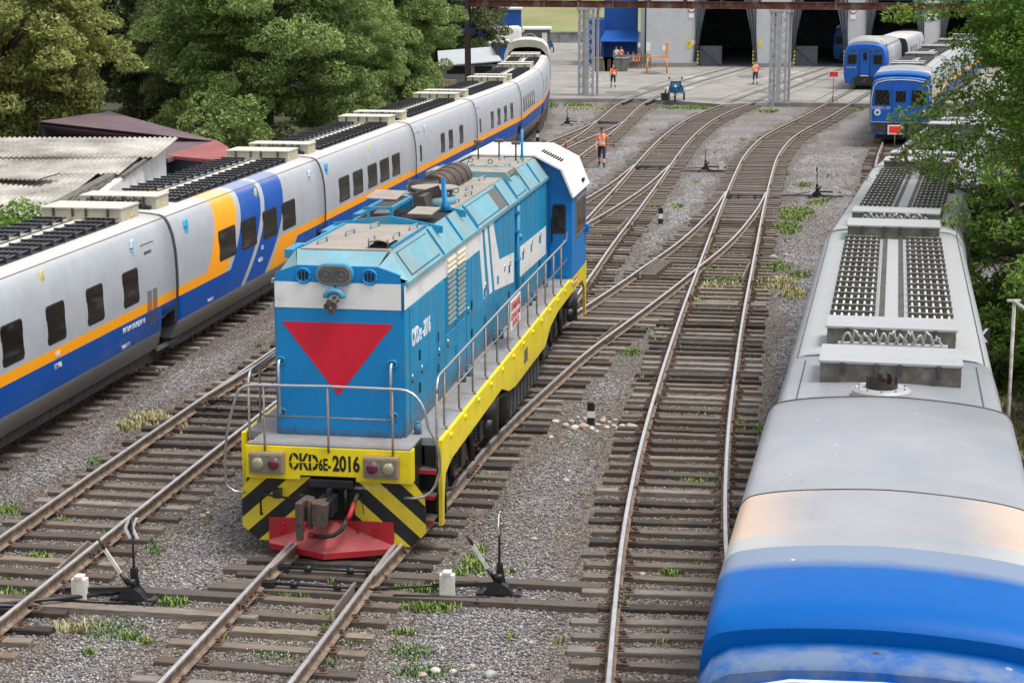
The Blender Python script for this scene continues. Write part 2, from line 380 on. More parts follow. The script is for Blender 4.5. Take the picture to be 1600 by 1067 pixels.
def track(name, label, s0=0, s1=None, others=(), skip=(), z0=0., step=.6, rails=((-1, 0, None), (1, 0, None))):
    P_ = PATH[name]; s1 = P_.L if s1 is None else s1
    root = empty('railway_track', (0, 0, 0), 0, label, 'railway track', 'tracks of the yard')
    for sd, a, b in rails:
        rail_mesh(P_, sd * GA, max(s0, a), s1 if b is None else b, z0, parent=root)
    # fish plates at joints
    for k in range(int((s1 - s0) / 12.5)):
        for sd in (-1, 1):
            d = s0 + 5 + k * 12.5 + sd * 1.3
            if d > s1 - 1: continue
            s = MB()
            p, t = P_.at(d); x = Vector((t.y, -t.x, 0))
            for side in (-1, 1):
                c = p + x * (sd * GA + side * .03); a = c - t * .4; b = c + t * .4
                s.beam((a.x, a.y, ZS + .08), (b.x, b.y, ZS + .08), .03, .09)
                for q in (-.3, -.1, .1, .3):
                    e = c + t * q + x * side * .02; s.cyl((e.x, e.y, ZS + .08), (e.x + x.x * side * .04, e.y + x.y * side * .04, ZS + .08), .02, 6)
            s.build('fishplate', m_iron, root)
    place_sleepers(root, P_, s0, s1, [PATH[o] for o in others], [PATH[o] for o in skip], step)
    return root
tr_talgo = track('talgo', 'railway track under the long grey train on the left')
tr_left = track('left', 'railway track running left of the blue locomotive, closest to the grey train', others=('siding', 'far_left'))
tr_loco = track('loco', 'railway track the blue locomotive stands on', others=('cross', 'siding'))
tr_centre = track('centre', 'open railway track along the middle right, leading past the weedy turnout to the depot', others=('cross',), step=.585)
tr_cross = track('cross', 'connecting track curving from beside the locomotive to the open middle right track', skip=('loco', 'centre'), z0=-.004)
tr_sid = track('siding', 'connecting track hidden mostly behind the locomotive, from the left track to the depot turnout', skip=('left', 'loco'), z0=-.004)
tr_fl = track('far_left', 'short connecting track behind the walking man, beside the grey train', skip=('left', 'talgo'), z0=-.004)
tr_right = track('right', 'railway track under the grey-roofed train nearest on the right')
tr_flag = track('flagged', 'railway track under the far blue coach with round white lamps', skip=('right',), z0=-.004)
# switch rods and blades' tie bars
def rods(root, P_, s0, n=2, side=1, lever=None):
    s = MB()
    for k in range(n):
        p, t = P_.at(s0 + .35 + k * .75); x = Vector((t.y, -t.x, 0))
        a = p - x * .72; b = p + x * .72
        s.tube([(a.x, a.y, ZS + .06), (b.x, b.y, ZS + .06)], .028, 8)
        for q in (-.3, .35):
            c = p + x * q; s.cyl((c.x - x.x * .05, c.y - x.y * .05, ZS + .06), (c.x + x.x * .05, c.y + x.y * .05, ZS + .06), .05, 8)
        for sd in (-1, 1):
            c = p + x * sd * .68; s.box(c.x - .09, c.x + .09, c.y - .07, c.y + .07, ZS + .01, ZS + .09)
        if k == 0 and lever is not None:
            e = Vector(lever); s.tube([(b.x, b.y, ZS + .03), (e.x, e.y, ZS + .03)], .02, 6)
    s.build('switch_rod', m_black, root)
rods(tr_left, PATH['left'], PATH['left'].sY(36.2), 2)
rods(tr_loco, PATH['loco'], PATH['loco'].sY(25.2), 2, lever=(-.5, 25.95, 0))
rods(tr_loco, PATH['loco'], PATH['loco'].sY(83.6), 2, lever=(8.7, 84.8, 0))
rods(tr_centre, PATH['centre'], PATH['centre'].sY(72.3), 2, lever=(12.1, 75.2, 0))
rods(tr_left, PATH['left'], PATH['left'].sY(109.5), 2)
p, t = PATH['left'].at(PATH['left'].sY(24.6)); s = MB()
s.tube([(p.x - .7, p.y - .1, ZS + .06), (-5.6, 25.4, ZS + .06)], .03, 8); s.tube([(p.x - .7, p.y + .25, ZS + .06), (p.x + .9, p.y + .15, ZS + .06)], .03, 8); s.build('switch_rod', m_black, tr_left)

for root_, (xc, yc, a_, hl) in ((tr_left, (-6.2, 25.05, 9.3, 2.7)), (tr_left, (-6.2, 25.85, 9.3, 2.6)), (tr_loco, (-1.6, 25.5, 9, 2.85)), (tr_loco, (-1.5, 26.35, 9, 2.85)), (tr_loco, (7.6, 84.4, 10, 2.6)), (tr_centre, (10.8, 75.0, 10, 2.6))):
    s = MB(); s.bbox(-hl, hl, -.115, .115, -.14, ZS - .004, .012); o = s.build('sleeper', m_sleeper, root_); o.location = (xc, yc, 0); o.rotation_euler = (0, 0, -R(a_))
# ------------------------------------------------------------------ coaches
SILVER = (.365, .385, .415); ORANGE = (.95, .36, .008); BLUE = (.0, .075, .36); SKIRT = (.20, .20, .195)
def band(n, s, a, b):
    x = math_(n, 'GREATER_THAN', s, a)
    return x if b is None else math_(n, 'MULTIPLY', x, math_(n, 'LESS_THAN', s, b))
def coach_mat(name, kind='plain', roof=(.55, .54, .52), sat=1.):
    mt, n, b = nt(name); tc = n.nodes.new('ShaderNodeTexCoord'); co = tc.outputs['Object']
    sp = n.nodes.new('ShaderNodeSeparateXYZ'); link(n, co, sp.inputs[0]); X, Y, Z = sp.outputs
    wv = noise(n, .9, 4, co); wob = math_(n, 'MULTIPLY', math_(n, 'SUBTRACT', wv.outputs[0], .5), .02)
    z = Z
    c = mix(n, ramp(n, noise(n, 2.2, 7, co).outputs[0], [(.3, (0, 0, 0)), (.7, (1, 1, 1))]).outputs[0], tuple(x * .93 for x in SILVER), tuple(x * 1.07 for x in SILVER))
    if kind in ('plain', 'livery'):
        c = mix(n, band(n, z, .5, 1.91), c, ORANGE); c = mix(n, band(n, z, .5, 1.69), c, BLUE)
    if kind == 'livery':
        h = math_(n, 'MAXIMUM', math_(n, 'SUBTRACT', 3.55, z), 0.); dz = math_(n, 'MULTIPLY', math_(n, 'POWER', h, 1.9), .385)
        s = math_(n, 'ADD', Y, dz); G2 = tuple(x * 1.1 for x in SILVER)
        hi = band(n, z, 1.69, None)
        c = mix(n, math_(n, 'MULTIPLY', band(n, s, 3.12, 4.87), hi), c, ORANGE)
        c = mix(n, math_(n, 'MULTIPLY', band(n, s, 4.87, 5.24), hi), c, G2)
        c = mix(n, band(n, s, 5.24, 9.13), c, BLUE); c = mix(n, band(n, s, 7.0, 7.35), c, G2)
        lo = band(n, z, .5, 1.91)
        c = mix(n, math_(n, 'MULTIPLY', band(n, s, 9.13, 9.4), lo), c, G2)
        c = mix(n, math_(n, 'MULTIPLY', band(n, s, 9.4, 11.3), lo), c, ORANGE)
        c = mix(n, math_(n, 'MULTIPLY', band(n, s, 11.3, 11.5), band(n, z, .5, 1.69)), c, G2)
    c = mix(n, band(n, z, .3, 1.12), c, SKIRT)
    # road dust along the skirt and streaks, real roof dust above the gutter
    dn = noise(n, 3.5, 8, co, .7)
    rf = math_(n, 'SMOOTH_MIN', 1., 1.)
    up = n.nodes.new('ShaderNodeMapRange'); up.inputs[1].default_value = 3.38; up.inputs[2].default_value = 3.6; link(n, math_(n, 'ADD', z, math_(n, 'MULTIPLY', math_(n, 'SUBTRACT', dn.outputs[0], .5), .12)), up.inputs[0])
    fac = math_(n, 'MULTIPLY', up.outputs[0], .55 if kind == 'livery' else .92)
    c = mix(n, fac, c, roof)
    dd = ramp(n, noise(n, .8, 9, co, .7).outputs[0], [(.48, (0, 0, 0)), (.8, (1, 1, 1))]).outputs[0]
    c = mix(n, math_(n, 'MULTIPLY', dd, .09), c, (.30, .285, .26))
    link(n, c, b.inputs['Base Color'])
    rr = n.nodes.new('ShaderNodeMapRange'); rr.inputs[3].default_value = .38; rr.inputs[4].default_value = .6; link(n, up.outputs[0], rr.inputs[0]); link(n, rr.outputs[0], b.inputs['Roughness'])
    b.inputs['Metallic'].default_value = .0; b.inputs['Specular IOR Level'].default_value = .14
    bp = n.nodes.new('ShaderNodeBump'); bp.inputs['Strength'].default_value = .05; bp.inputs['Distance'].default_value = .05
    link(n, noise(n, 1.3, 3, co).outputs[0], bp.inputs['Height']); link(n, bp.outputs[0], b.inputs['Normal'])
    return mt
def nose_mat():
    mt, n, b = nt('nose_coach_paint'); tc = n.nodes.new('ShaderNodeTexCoord'); co = tc.outputs['Object']
    sp = n.nodes.new('ShaderNodeSeparateXYZ'); link(n, co, sp.inputs[0]); X, Y, Z = sp.outputs
    big = noise(n, .9, 7, co, .6)
    G = mix(n, ramp(n, big.outputs[0], [(.3, (0, 0, 0)), (.7, (1, 1, 1))]).outputs[0], (.235, .25, .28), (.30, .308, .325))
    ax = math_(n, 'ABSOLUTE', X)
    ys = math_(n, 'MULTIPLY', Y, -1.)          # distance ahead of the rear joint
    sideband = mix(n, band(n, Z, .3, 1.9), SILVER, ORANGE); sideband = mix(n, band(n, Z, .3, 1.69), sideband, BLUE)
    dust = n.nodes.new('ShaderNodeMapRange'); dust.inputs[1].default_value = 1.62; dust.inputs[2].default_value = .65; link(n, math_(n, 'ADD', ax, math_(n, 'MULTIPLY', math_(n, 'SUBTRACT', big.outputs[0], .5), .35)), dust.inputs[0])
    low = n.nodes.new('ShaderNodeMapRange'); low.inputs[1].default_value = 3.2; low.inputs[2].default_value = 3.6; link(n, Z, low.inputs[0])
    c = mix(n, low.outputs[0], sideband, G)
    orr = mix(n, math_(n, 'MULTIPLY', dust.outputs[0], .97), mix(n, math_(n, 'MULTIPLY', low.outputs[0], .72), ORANGE, (.5, .47, .43)), G)
    c = mix(n, band(n, ys, 8.14, 9.6), c, orr)
    c = mix(n, band(n, ys, 9.6, 10.0), c, mix(n, dust.outputs[0], (.44, .45, .43), G))
    blu = mix(n, math_(n, 'MULTIPLY', ramp(n, noise(n, 2.5, 8, co, .7).outputs[0], [(.45, (0, 0, 0)), (.75, (1, 1, 1))]).outputs[0], .35), (.0, .085, .33), (.0, .12, .37))
    pale = mix(n, .82, blu, (.21, .25, .30))
    c = mix(n, band(n, ys, 10.0, None), c, pale)
    edge = math_(n, 'ADD', ys, math_(n, 'MULTIPLY', math_(n, 'SUBTRACT', big.outputs[0], .5), .04))
    bl = n.nodes.new('ShaderNodeMapRange'); bl.inputs[1].default_value = 10.4; bl.inputs[2].default_value = 10.62; link(n, edge, bl.inputs[0])
    c = mix(n, bl.outputs[0], c, blu)
    spk = n.nodes.new('ShaderNodeTexVoronoi'); spk.inputs['Scale'].default_value = 2.6; link(n, co, spk.inputs['Vector'])
    sv = n.nodes.new('ShaderNodeSeparateColor'); link(n, spk.outputs['Color'], sv.inputs[0])
    spot = math_(n, 'MULTIPLY', math_(n, 'LESS_THAN', spk.outputs['Distance'], math_(n, 'MULTIPLY', sv.outputs[1], .085)), math_(n, 'GREATER_THAN', sv.outputs[0], .45))
    c = mix(n, math_(n, 'MULTIPLY', spot, .75), c, mix(n, math_(n, 'GREATER_THAN', sv.outputs[2], .5), (.6, .6, .58), (.09, .10, .12)))
    lower = n.nodes.new('ShaderNodeMapRange'); lower.inputs[1].default_value = 11.85; lower.inputs[2].default_value = 11.95; link(n, ys, lower.inputs[0])
    bd = ramp(n, noise(n, 1.6, 8, co, .7).outputs[0], [(.40, (0, 0, 0)), (.6, (1, 1, 1))]).outputs[0]
    c = mix(n, math_(n, 'MULTIPLY', math_(n, 'MULTIPLY', lower.outputs[0], bd), .75), c, (.16, .20, .26))
    edge2 = math_(n, 'MULTIPLY', band(n, edge, 10.38, 10.62), ramp(n, noise(n, 3.5, 6, co).outputs[0], [(.5, (0, 0, 0)), (.56, (1, 1, 1))]).outputs[0])
    c = mix(n, math_(n, 'MULTIPLY', edge2, .22), c, (.10, .12, .15))
    link(n, c, b.inputs['Base Color']); b.inputs['Roughness'].default_value = .42
    b.inputs['Specular IOR Level'].default_value = .12
    bp = n.nodes.new('ShaderNodeBump'); bp.inputs['Strength'].default_value = .1; bp.inputs['Distance'].default_value = .04
    link(n, noise(n, 1.8, 4, co).outputs[0], bp.inputs['Height']); link(n, bp.outputs[0], b.inputs['Normal'])
    return mt
m_coach = coach_mat('coach_paint', roof=(.50, .485, .46)); m_livery = coach_mat('coach_livery', 'livery', roof=(.56, .545, .52)); m_coach_r = coach_mat('coach_paint_dusty', roof=(.31, .32, .315))
m_nose = nose_mat()
m_roofgrid = M('roof_pipe_dark', (.035, .036, .042), .6, 0, .3, 8, ((.12, .11, .1), .3, 9))
m_roofgrid2 = M('roof_pipe_dusty', (.12, .115, .098), .6, 0, .2, 8, ((.3, .29, .26), .4, 9))
m_pipelight = M('bare_pipe', (.50, .50, .48), .45, .2, .15, 5)
m_pipedark = M('dark_pipe', (.07, .075, .085), .5, 0, .2, 5)
m_boxbeige = M('beige_box', (.43, .395, .295), .6, 0, .08, 5, ((.2, .18, .13), .3, 7))
m_boxlid = M('beige_lid', (.52, .50, .43), .6, 0, .06, 5, ((.3, .28, .22), .3, 5))
m_boxgrey = M('khaki_grey_box', (.095, .09, .072), .6, 0, .14, 5, ((.21, .2, .17), .45, 6))
m_lidgrey = M('grey_lid', (.33, .34, .35), .5, 0, .08, 4, ((.22, .22, .21), .3, 4))
m_stackd = M('scorched_steel', (.035, .025, .022), .8, 0, .4, 8)
m_rubber = M('rubber', (.02, .02, .021), .7, 0, .3, 5)
m_under = M('underframe', (.045, .043, .042), .75, 0, .4, 4, ((.11, .09, .07), .5, 5))
m_undergrey = M('bogie_grey', (.13, .125, .12), .65, 0, .3, 6, ((.06, .05, .04), .5, 6))
def glass_mat(name, c=(.02, .022, .022), r=.1):
    mt, n, b = nt(name); tc = n.nodes.new('ShaderNodeTexCoord')
    mp = n.nodes.new('ShaderNodeMapping'); mp.inputs['Scale'].default_value = (1, .55, 2.4); link(n, tc.outputs['Object'], mp.inputs[0])
    nz = noise(n, 1.6, 3, mp.outputs[0]); w = n.nodes.new('ShaderNodeTexWave'); w.inputs['Scale'].default_value = 1.2; w.inputs['Distortion'].default_value = 9; w.inputs['Detail'].default_value = 2; link(n, mp.outputs[0], w.inputs['Vector'])
    col = ramp(n, w.outputs[0], [(.0, c), (.8, tuple(x * 1.5 for x in c)), (1, tuple(x * 3.2 for x in c))]).outputs[0]
    link(n, col, b.inputs['Base Color']); b.inputs['Roughness'].default_value = r; b.inputs['IOR'].default_value = 1.33
    bp = n.nodes.new('ShaderNodeBump'); bp.inputs['Strength'].default_value = .06; bp.inputs['Distance'].default_value = .05; link(n, nz.outputs[0], bp.inputs['Height']); link(n, bp.outputs[0], b.inputs['Normal'])
    return mt
m_glass = glass_mat('dark_window_glass', (.014, .012, .010)); m_seal = M('window_seal', (.02, .02, .02), .5)
CP = [(1.40, .72), (1.52, 1.12), (1.56, 1.69), (1.572, 1.91), (1.572, 2.3), (1.548, 2.75), (1.49, 3.1), (1.41, 3.34), (1.34, 3.46), (1.27, 3.52), (1.18, 3.555), (.9, 3.59), (.4, 3.62), (0, 3.63)]
def halfw(z):
    for (a, za), (b, zb) in zip(CP[:-1], CP[1:]):
        if za <= z <= zb and zb > za: return a + (b - a) * (z - za) / (zb - za)
    return 1.4
def loft(s, secs, mi=0, cap=True, smooth=True):
    "secs: list of (y, [(x,z)...]) closed rings"
    n = len(secs[0][1]); vs = [(x, y, z) for y, r in secs for x, z in r]
    fs = [(i * n + k, i * n + (k + 1) % n, (i + 1) * n + (k + 1) % n, (i + 1) * n + k) for i in range(len(secs) - 1) for k in range(n)]
    s.add(vs, fs, mi, smooth)
    if cap: s.add(vs[:n], [tuple(range(n))[::-1]], mi); s.add(vs[-n:], [tuple(range(n))], mi)
def ring(cp): return [(x, z) for x, z in cp] + [(-x, z) for x, z in cp[::-1] if x > 0]
BOX = {}
def roof_box(root, y0, y1, mats, cables, w=.93, z0=3.56, z1=3.9, flip=False):
    s = MB(); s.bbox(-w + .02, w - .02, y0 + .02, y1 - .02, z0, z1 - .03, .012, 0); s.bbox(-w, w, y0 - .005, y1 + .005, z1 - .04, z1, .012, 1)
    b = s.build('roof_box', mats, root)
    s = MB()
    for x in (-.62, -.18, .12, .62):
        for yy in (y0, y1):
            sg = -1 if yy == y0 else 1
            s.box(x - .025, x + .025, min(yy, yy + sg * .03), max(yy, yy + sg * .03), z1 - .2, z1 - .02)
    s.box(w - .02, w + .004, (y0 + y1) / 2 - .03, (y0 + y1) / 2 + .03, z0 + .1, z0 + .16, 1)
    tag(s.build('latch', [m_under, M('hazard_yellow', (.8, .5, .03), .6) if 'hazard_yellow' not in D.materials else D.materials['hazard_yellow']], b))
    if cables:
        s = MB(); rr = random.Random(int(y0 * 10))
        yb = y1 if cables > 0 else y0; sg = 1 if cables > 0 else -1
        for k in range(11):
            x = -.7 + k * .125; pts = []
            for i in range(9):
                a = math.pi * i / 8; pts.append((x + .18 * i / 8 + rr.uniform(-.01, .01), yb + sg * (.06 + .22 * math.sin(a)), z0 + .10 + (.22 + rr.uniform(-.05, .05)) * math.sin(a) * (1 if k % 2 else .8)))
            s.tube(pts, .017, 6)
        s.box(-.75, .8, min(yb, yb + sg * .12), max(yb, yb + sg * .12), z0 + .02, z0 + .12)
        s.build('cable', cables_mat[0], b)
cables_mat = [m_rubber]; m_gutter = M('gutter_tan', (.30, .26, .20), .7, 0, .1, 4)
def roof_grid(root, x0, x1, y0, y1, dark, light, nb=14):
    s = MB(); z = 3.6
    s.box(x0, x1, y0, y1, z - .005, z + .015, 0)
    for k in range(nb):
        y = y0 + (y1 - y0) * (k + .5) / nb
        s.box(x0 - .02, x1 + .02, y - .012, y + .012, z + .0, z + .13, 0); s.box(x0 - .02, x1 + .02, y - .045, y + .012, z + .125, z + .14, 0)
    for k in range(6):
        x = x0 + .05 + (x1 - x0 - .1) * k / 5
        s.tube([(x, y0 - .05, z + .085), (x, y1 + .05, z + .085)], .021, 6, 1)
    return s.build('roof_pipes', [dark, light], root)
def window(root, y0, y1, z0=2.04, z1=2.73, side=1, mats=None):
    s = MB(); e = .006
    def q(y, z, d): return (side * (halfw(z) + d), y, z)
    r = .07
    def rr(a0, a1, b0, b1, r, d):
        pts = []
        for cx, cz, t0 in ((a1 - r, b1 - r, 0), (a0 + r, b1 - r, 90), (a0 + r, b0 + r, 180), (a1 - r, b0 + r, 270)):
            for k in range(4):
                t = R(t0 + 30 * k); pts.append(q(cx + r * math.cos(t), cz + r * math.sin(t), d))
        return pts
    A = rr(y0 - .03, y1 + .03, z0 - .03, z1 + .03, r + .02, .004); B = rr(y0 - .03, y1 + .03, z0 - .03, z1 + .03, r + .02, -.03)
    n = len(A); s.add(A + B, [tuple(range(n))] + [(i, (i + 1) % n, n + (i + 1) % n, n + i) for i in range(n)], 0)
    w = s.build('window', m_seal, root)
    s = MB(); A = rr(y0, y1, z0, z1, r, .010); B = rr(y0, y1, z0, z1, r, .0)
    s.add(A + B, [tuple(range(n))] + [(i, (i + 1) % n, n + (i + 1) % n, n + i) for i in range(n)], 0)
    s.build('pane', m_glass, w)
def text(body, size, mat, parent, M4, name='lettering', ext=.004, align='LEFT', sx=1., off=0):
    cu = D.curves.new(name, 'FONT'); cu.body = body; cu.size = size; cu.extrude = ext; cu.align_x = align; cu.offset = off
    ob = D.objects.new(name, cu); COL.objects.link(ob)
    dg = bpy.context.evaluated_depsgraph_get(); dg.update()
    me = D.meshes.new_from_object(ob.evaluated_get(dg)); D.objects.remove(ob)
    me.materials.clear(); me.materials.append(mat)
    o = D.objects.new(name, me); COL.objects.link(o)
    if parent: o.parent = parent
    o.matrix_local = M4 @ Matrix.Diagonal((sx, 1, 1, 1))
    return o
def side_matrix(x, y, z, tilt=0.):
    "text on a right-hand side wall facing +x, reading along +y"
    return Matrix.Translation((x, y, z)) @ Matrix(((0, 0, 1, 0), (1, 0, 0, 0), (0, 1, 0, 0), (0, 0, 0, 1)))
m_txtw = M('white_lettering', (.72, .74, .76), .5, 0, .03); m_gold = M('emblem_gold', (.55, .47, .16), .5); m_sky = M('emblem_blue', (.06, .42, .75), .5); m_paleblue = M('emblem_pale', (.45, .62, .72), .5)
def emblem(root, y, z):
    "round-cornered gold shield with a blue heart, as on the coach sides"
    s = MB(); x = halfw(z) + .006
    s.ball((x - .03, y, z), 1, 0, 18, 10, (.036, .13, .2)); s.ball((x - .03, y, z + .03), 1, 1, 14, 8, (.041, .05, .1)); s.ball((x - .03, y, z - .17), 1, 0, 12, 8, (.040, .08, .07))
    s.build('emblem', [m_gold, m_sky], root)
def crest(root, y, z, m):
    "small curved blue mark with three bars below it"
    s = MB(); x = halfw(z) + .004
    pr = [(y + a, z + b) for a, b in ((0, 0), (.09, -.02), (.13, .12), (.10, .26), (.02, .34), (-.06, .30), (-.1, .16), (-.04, .2), (.0, .12))]
    s.prism(pr, 0, x - .05, x + .004, 0)
    for k in range(3): s.box(x - .03, x + .004, y - .12, y - .04 + .03 * k, z + .02 + .07 * k, z + .05 + .07 * k, 0)
    s.build('emblem', m, root)
def wheelset(root, y, name='bogie'):
    s = MB()
    for sx in (-1, 1):
        s.cyl((sx * .70, y, .27 + .44), (sx * .84, y, .27 + .44), .44, 24, 0); s.cyl((sx * .84, y, .71), (sx * .86, y, .71), .34, 20, 1); s.cyl((sx * .86, y, .71), (sx * .98, y, .71), .13, 12, 0)
        s.box(sx * .98 - .06, sx * .98 + .06, y - .55, y + .55, .58, .84, 0); s.cyl((sx * 1.15, y - .38, .6), (sx * 1.15, y - .38, 1.05), .09, 10, 1); s.cyl((sx * 1.15, y + .30, .55), (sx * 1.15, y + .30, 1.0), .07, 10, 1)
        s.cyl((sx * 1.3, y - .75, 1.28), (sx * 1.3, y + .1, 1.36), .055, 12, 2); s.beam((sx * 1.28, y - .7, .62), (sx * 1.2, y + .9, .55), .05, .09, 1)
    s.cyl((-.8, y, .71), (.8, y, .71), .08, 12, 0)
    s.build(name, [m_under, m_undergrey, m_pipelight], root)
def coach(j0, j1, label, wins=(), kind='plain', right=False, door=None, boxes=True, group='grey passenger coaches', noses=0):
    j0 = Vector(j0); j1 = Vector(j1); d = j1 - j0; L = d.length; yaw = math.degrees(math.atan2(d.x, d.y))
    root = empty('passenger_coach', (j0.x, j0.y, 0), yaw, label, 'passenger coach', group)
    mb = m_livery if kind == 'livery' else (m_coach_r if right else m_coach)
    s = MB(); g = .10; up = [p for p in CP if p[1] >= 1.4]; up = [(1.545, 1.42)] + up; n_ = len(CP)
    # recess for the axle at the far end
    rg = ring(CP); cut = ring([(1.40, 1.40), (1.53, 1.42)] + [p for p in CP if p[1] > 1.5])
    rf = ring([(x, max(z, 1.42)) for x, z in CP])
    loft(s, [(g, rg), (.35, rg), (L * .5, rg), (L - 1.05, rg)]); loft(s, [(L - 1.05, cut), (L - g, cut)])
    s.build('body', mb, root)
    s = MB(); s.box(-1.22, 1.22, .3, L - 1.1, .42, .74); s.build('underframe', m_under, root)
    s = MB(); s.prism([(x * .992, z * .995 + .01) for x, z in ring([(1.38, 1.0)] + CP[1:])], 1, -g, g); s.build('gangway', m_rubber, root)
    s = MB()
    for sx in (-1, 1): s.tube([(sx * 1.30, g, 3.508), (sx * 1.30, L - g, 3.508)], .010, 6)
    s.build('gutter', m_boxgrey if right else m_gutter, root)
    wheelset(root, L - .05)
    for w in wins:
        for sd in (1, -1): window(root, w[0], w[1], *(w[2:4] if len(w) > 2 else ()), side=sd)
    if boxes:
        bm_ = [m_boxgrey, m_lidgrey] if right else [m_boxbeige, m_boxlid]
        roof_box(root, .62, 1.5, bm_, -1); roof_box(root, L - 1.62, L - .5, bm_, 0)
        dk, lt = (m_roofgrid2, m_pipelight) if right else (m_roofgrid, m_pipedark)
        for x0, x1 in ((-.92, -.27), (.27, .92)): roof_grid(root, x0, x1, 2.0 if not right else 2.0, L - 1.75, dk, lt, 17 if not right else 17)
        s = MB(); s.box(-.22, .22, 1.6, L - 1.75, 3.60, 3.64, 0)
        for x in (-.15, .15): s.box(x - .045, x + .045, 1.6, L - 1.75, 3.64, 3.648, 1)
        s.build('roof_walkway', [m_lidgrey if right else m_boxlid, m_under], root)
    if door:
        y0, y1, full = door; s = MB()
        for a, b in (((y0, 1.3), (y0, 3.15)), ((y1, 1.3), (y1, 3.15)), ((y0, 3.15), (y1, 3.15))):
            s.beam((halfw(a[1]) + .003, a[0], a[1]), (halfw(b[1]) + .003, b[0], b[1]), .018, .012)
        s.build('door', m_under, root)
    return root, L
T1 = PATH['talgo']
def pt(path, Y): p, t = path.at(path.sY(Y)); return (p.x, p.y, 0)
o_ = Vector((-10.36, 33.92, 0)); ey = Vector((math.sin(R(8.9)), math.cos(R(8.9)), 0))
J = [o_ + ey * s for s in (-18.5, -5.3, 7.93, 21.24, 34.41, 47.3, 60.1)]
d0 = T1.sY(J[-1].y)
for k in range(4): J.append(T1.at(d0 + 13.0 * (k + 1))[0])
m_txt_b = m_txtw
c0, L = coach(J[0], J[1], 'striped grey coach whose end just reaches the left edge of the photo', [(2, 2.9), (4, 4.9), (6, 6.9), (8, 8.9)])
cA, L = coach(J[1], J[2], 'grey coach nearest the camera on the left, four tall windows and number 17746', [(1.85, 2.7), (3.85, 4.75), (5.87, 6.72), (7.87, 8.72), (9.87, 10.75)], door=(11.2, 11.95, 1))
s = MB()
s.box(halfw(3.0) - .01, halfw(3.0) + .012, 11.3, 11.75, 2.86, 3.0)
s.build('vent', m_undergrey, cA); s = MB()
for k in range(22):
    for yy in (11.25, 11.6): z = 1.32 + k * .038; s.box(halfw(z) - .01, halfw(z) + .004, yy, yy + .28, z, z + .02)
s.build('grille', m_under, cA)
emblem(cA, 6.05, 3.24); crest(cA, 10.7, 3.02, m_paleblue)
text('068', .15, m_txtw, cA, side_matrix(halfw(1.8) + .003, 6.18, 1.74)); text('17746', .15, m_txtw, cA, side_matrix(halfw(1.55) + .006, 6.12, 1.5))
text('ЖАТЫН ОРЫНДАР 18', .15, m_txtw, cA, side_matrix(halfw(1.55) + .006, 9.75, 1.5), sx=.85); text('ТАРА 17 Т', .12, m_txtw, cA, side_matrix(1.53, 9.7, 1.16), sx=.9)
cB, L = coach(J[2], J[3], 'coach with broad orange, blue and grey bands sweeping over its side and roof', [(3.14, 4.47), (4.97, 6.25), (6.89, 8.16), (8.72, 10.02)], kind='livery')
crest(cB, .95, 3.02, m_sky); emblem(cB, 6.7, 3.22); crest(cB, 11.9, 3.0, m_paleblue)
text('ТАРА 16 Т', .11, m_txtw, cB, side_matrix(1.53, 2.2, 1.17), sx=.9); text('150', .16, m_txtw, cB, side_matrix(halfw(1.8) + .004, 6.6, 1.8)); text('46216', .16, m_txtw, cB, side_matrix(halfw(1.5) + .006, 6.4, 1.5))
cC, L = coach(J[3], J[4], 'grey coach with five windows in one close row, behind the banded coach', [(1.72, 3.02), (3.52, 4.81), (5.53, 6.82), (7.29, 8.65), (9.15, 10.38)])
crest(cC, .5, 3.02, m_sky); emblem(cC, 6.2, 3.2)
cD, L = coach(J[4], J[5], 'grey coach with a door and three narrow windows, seen above the locomotive roof', [(4.7, 5.5), (6.35, 7.2), (8.7, 9.5), (.7, 1.0, 2.1, 2.65)], door=(.25, 1.15, 1))
emblem(cD, 6.0, 3.2); crest(cD, 1.9, 3.0, m_paleblue)
cE, L = coach(J[5], J[6], 'grey coach with four narrow windows, left of the tall dark gantry post', [(3.55, 4.3), (5.4, 6.2), (7.3, 8.1), (9.2, 10.0), (.6, .95, 2.1, 2.65)], door=(.3, 1.15, 1))
cF, L = coach(J[6], J[7], 'grey coach with six very narrow windows where the train starts to bend', [(.85 + k * 1.15, 1.4 + k * 1.15) for k in range(6)], door=(9.6, 10.4, 1))
cG, L = coach(J[7], J[8], 'grey coach at the bend beside the concrete yard, its side seen edge-on', [(3, 3.8), (6, 6.8)])
cH, L = coach(J[8], J[9], 'last grey coach of the left train, a tall grey arch over its end', [(3, 3.8), (6, 6.8)])
# raised fairing arch over the last coach
s = MB(); o1 = ring([(1.56, 1.9), (1.56, 3.0), (1.5, 3.55), (1.32, 4.1), (1.0, 4.42), (.5, 4.55), (0, 4.58)]); o2 = ring([(1.40, 1.9), (1.42, 2.9), (1.36, 3.4), (1.15, 3.75), (.85, 4.0), (.4, 4.08), (0, 4.1)])
n = len(o1); y0, y1 = 4.6, 9.5
vs = [(x, y0, z) for x, z in o1] + [(x, y0 + .1, z) for x, z in o2] + [(x, y1, z) for x, z in o1]
s.add(vs, [(i, (i + 1) % n, n + (i + 1) % n, n + i) for i in range(n)], 1); s.add(vs, [(i, (i + 1) % n, 2 * n + (i + 1) % n, 2 * n + i) for i in range(n)], 0)
s.prism(o1, 1, y1 - .02, y1 + .8, 0); s.build('fairing', [m_coach, m_boxlid], cH)
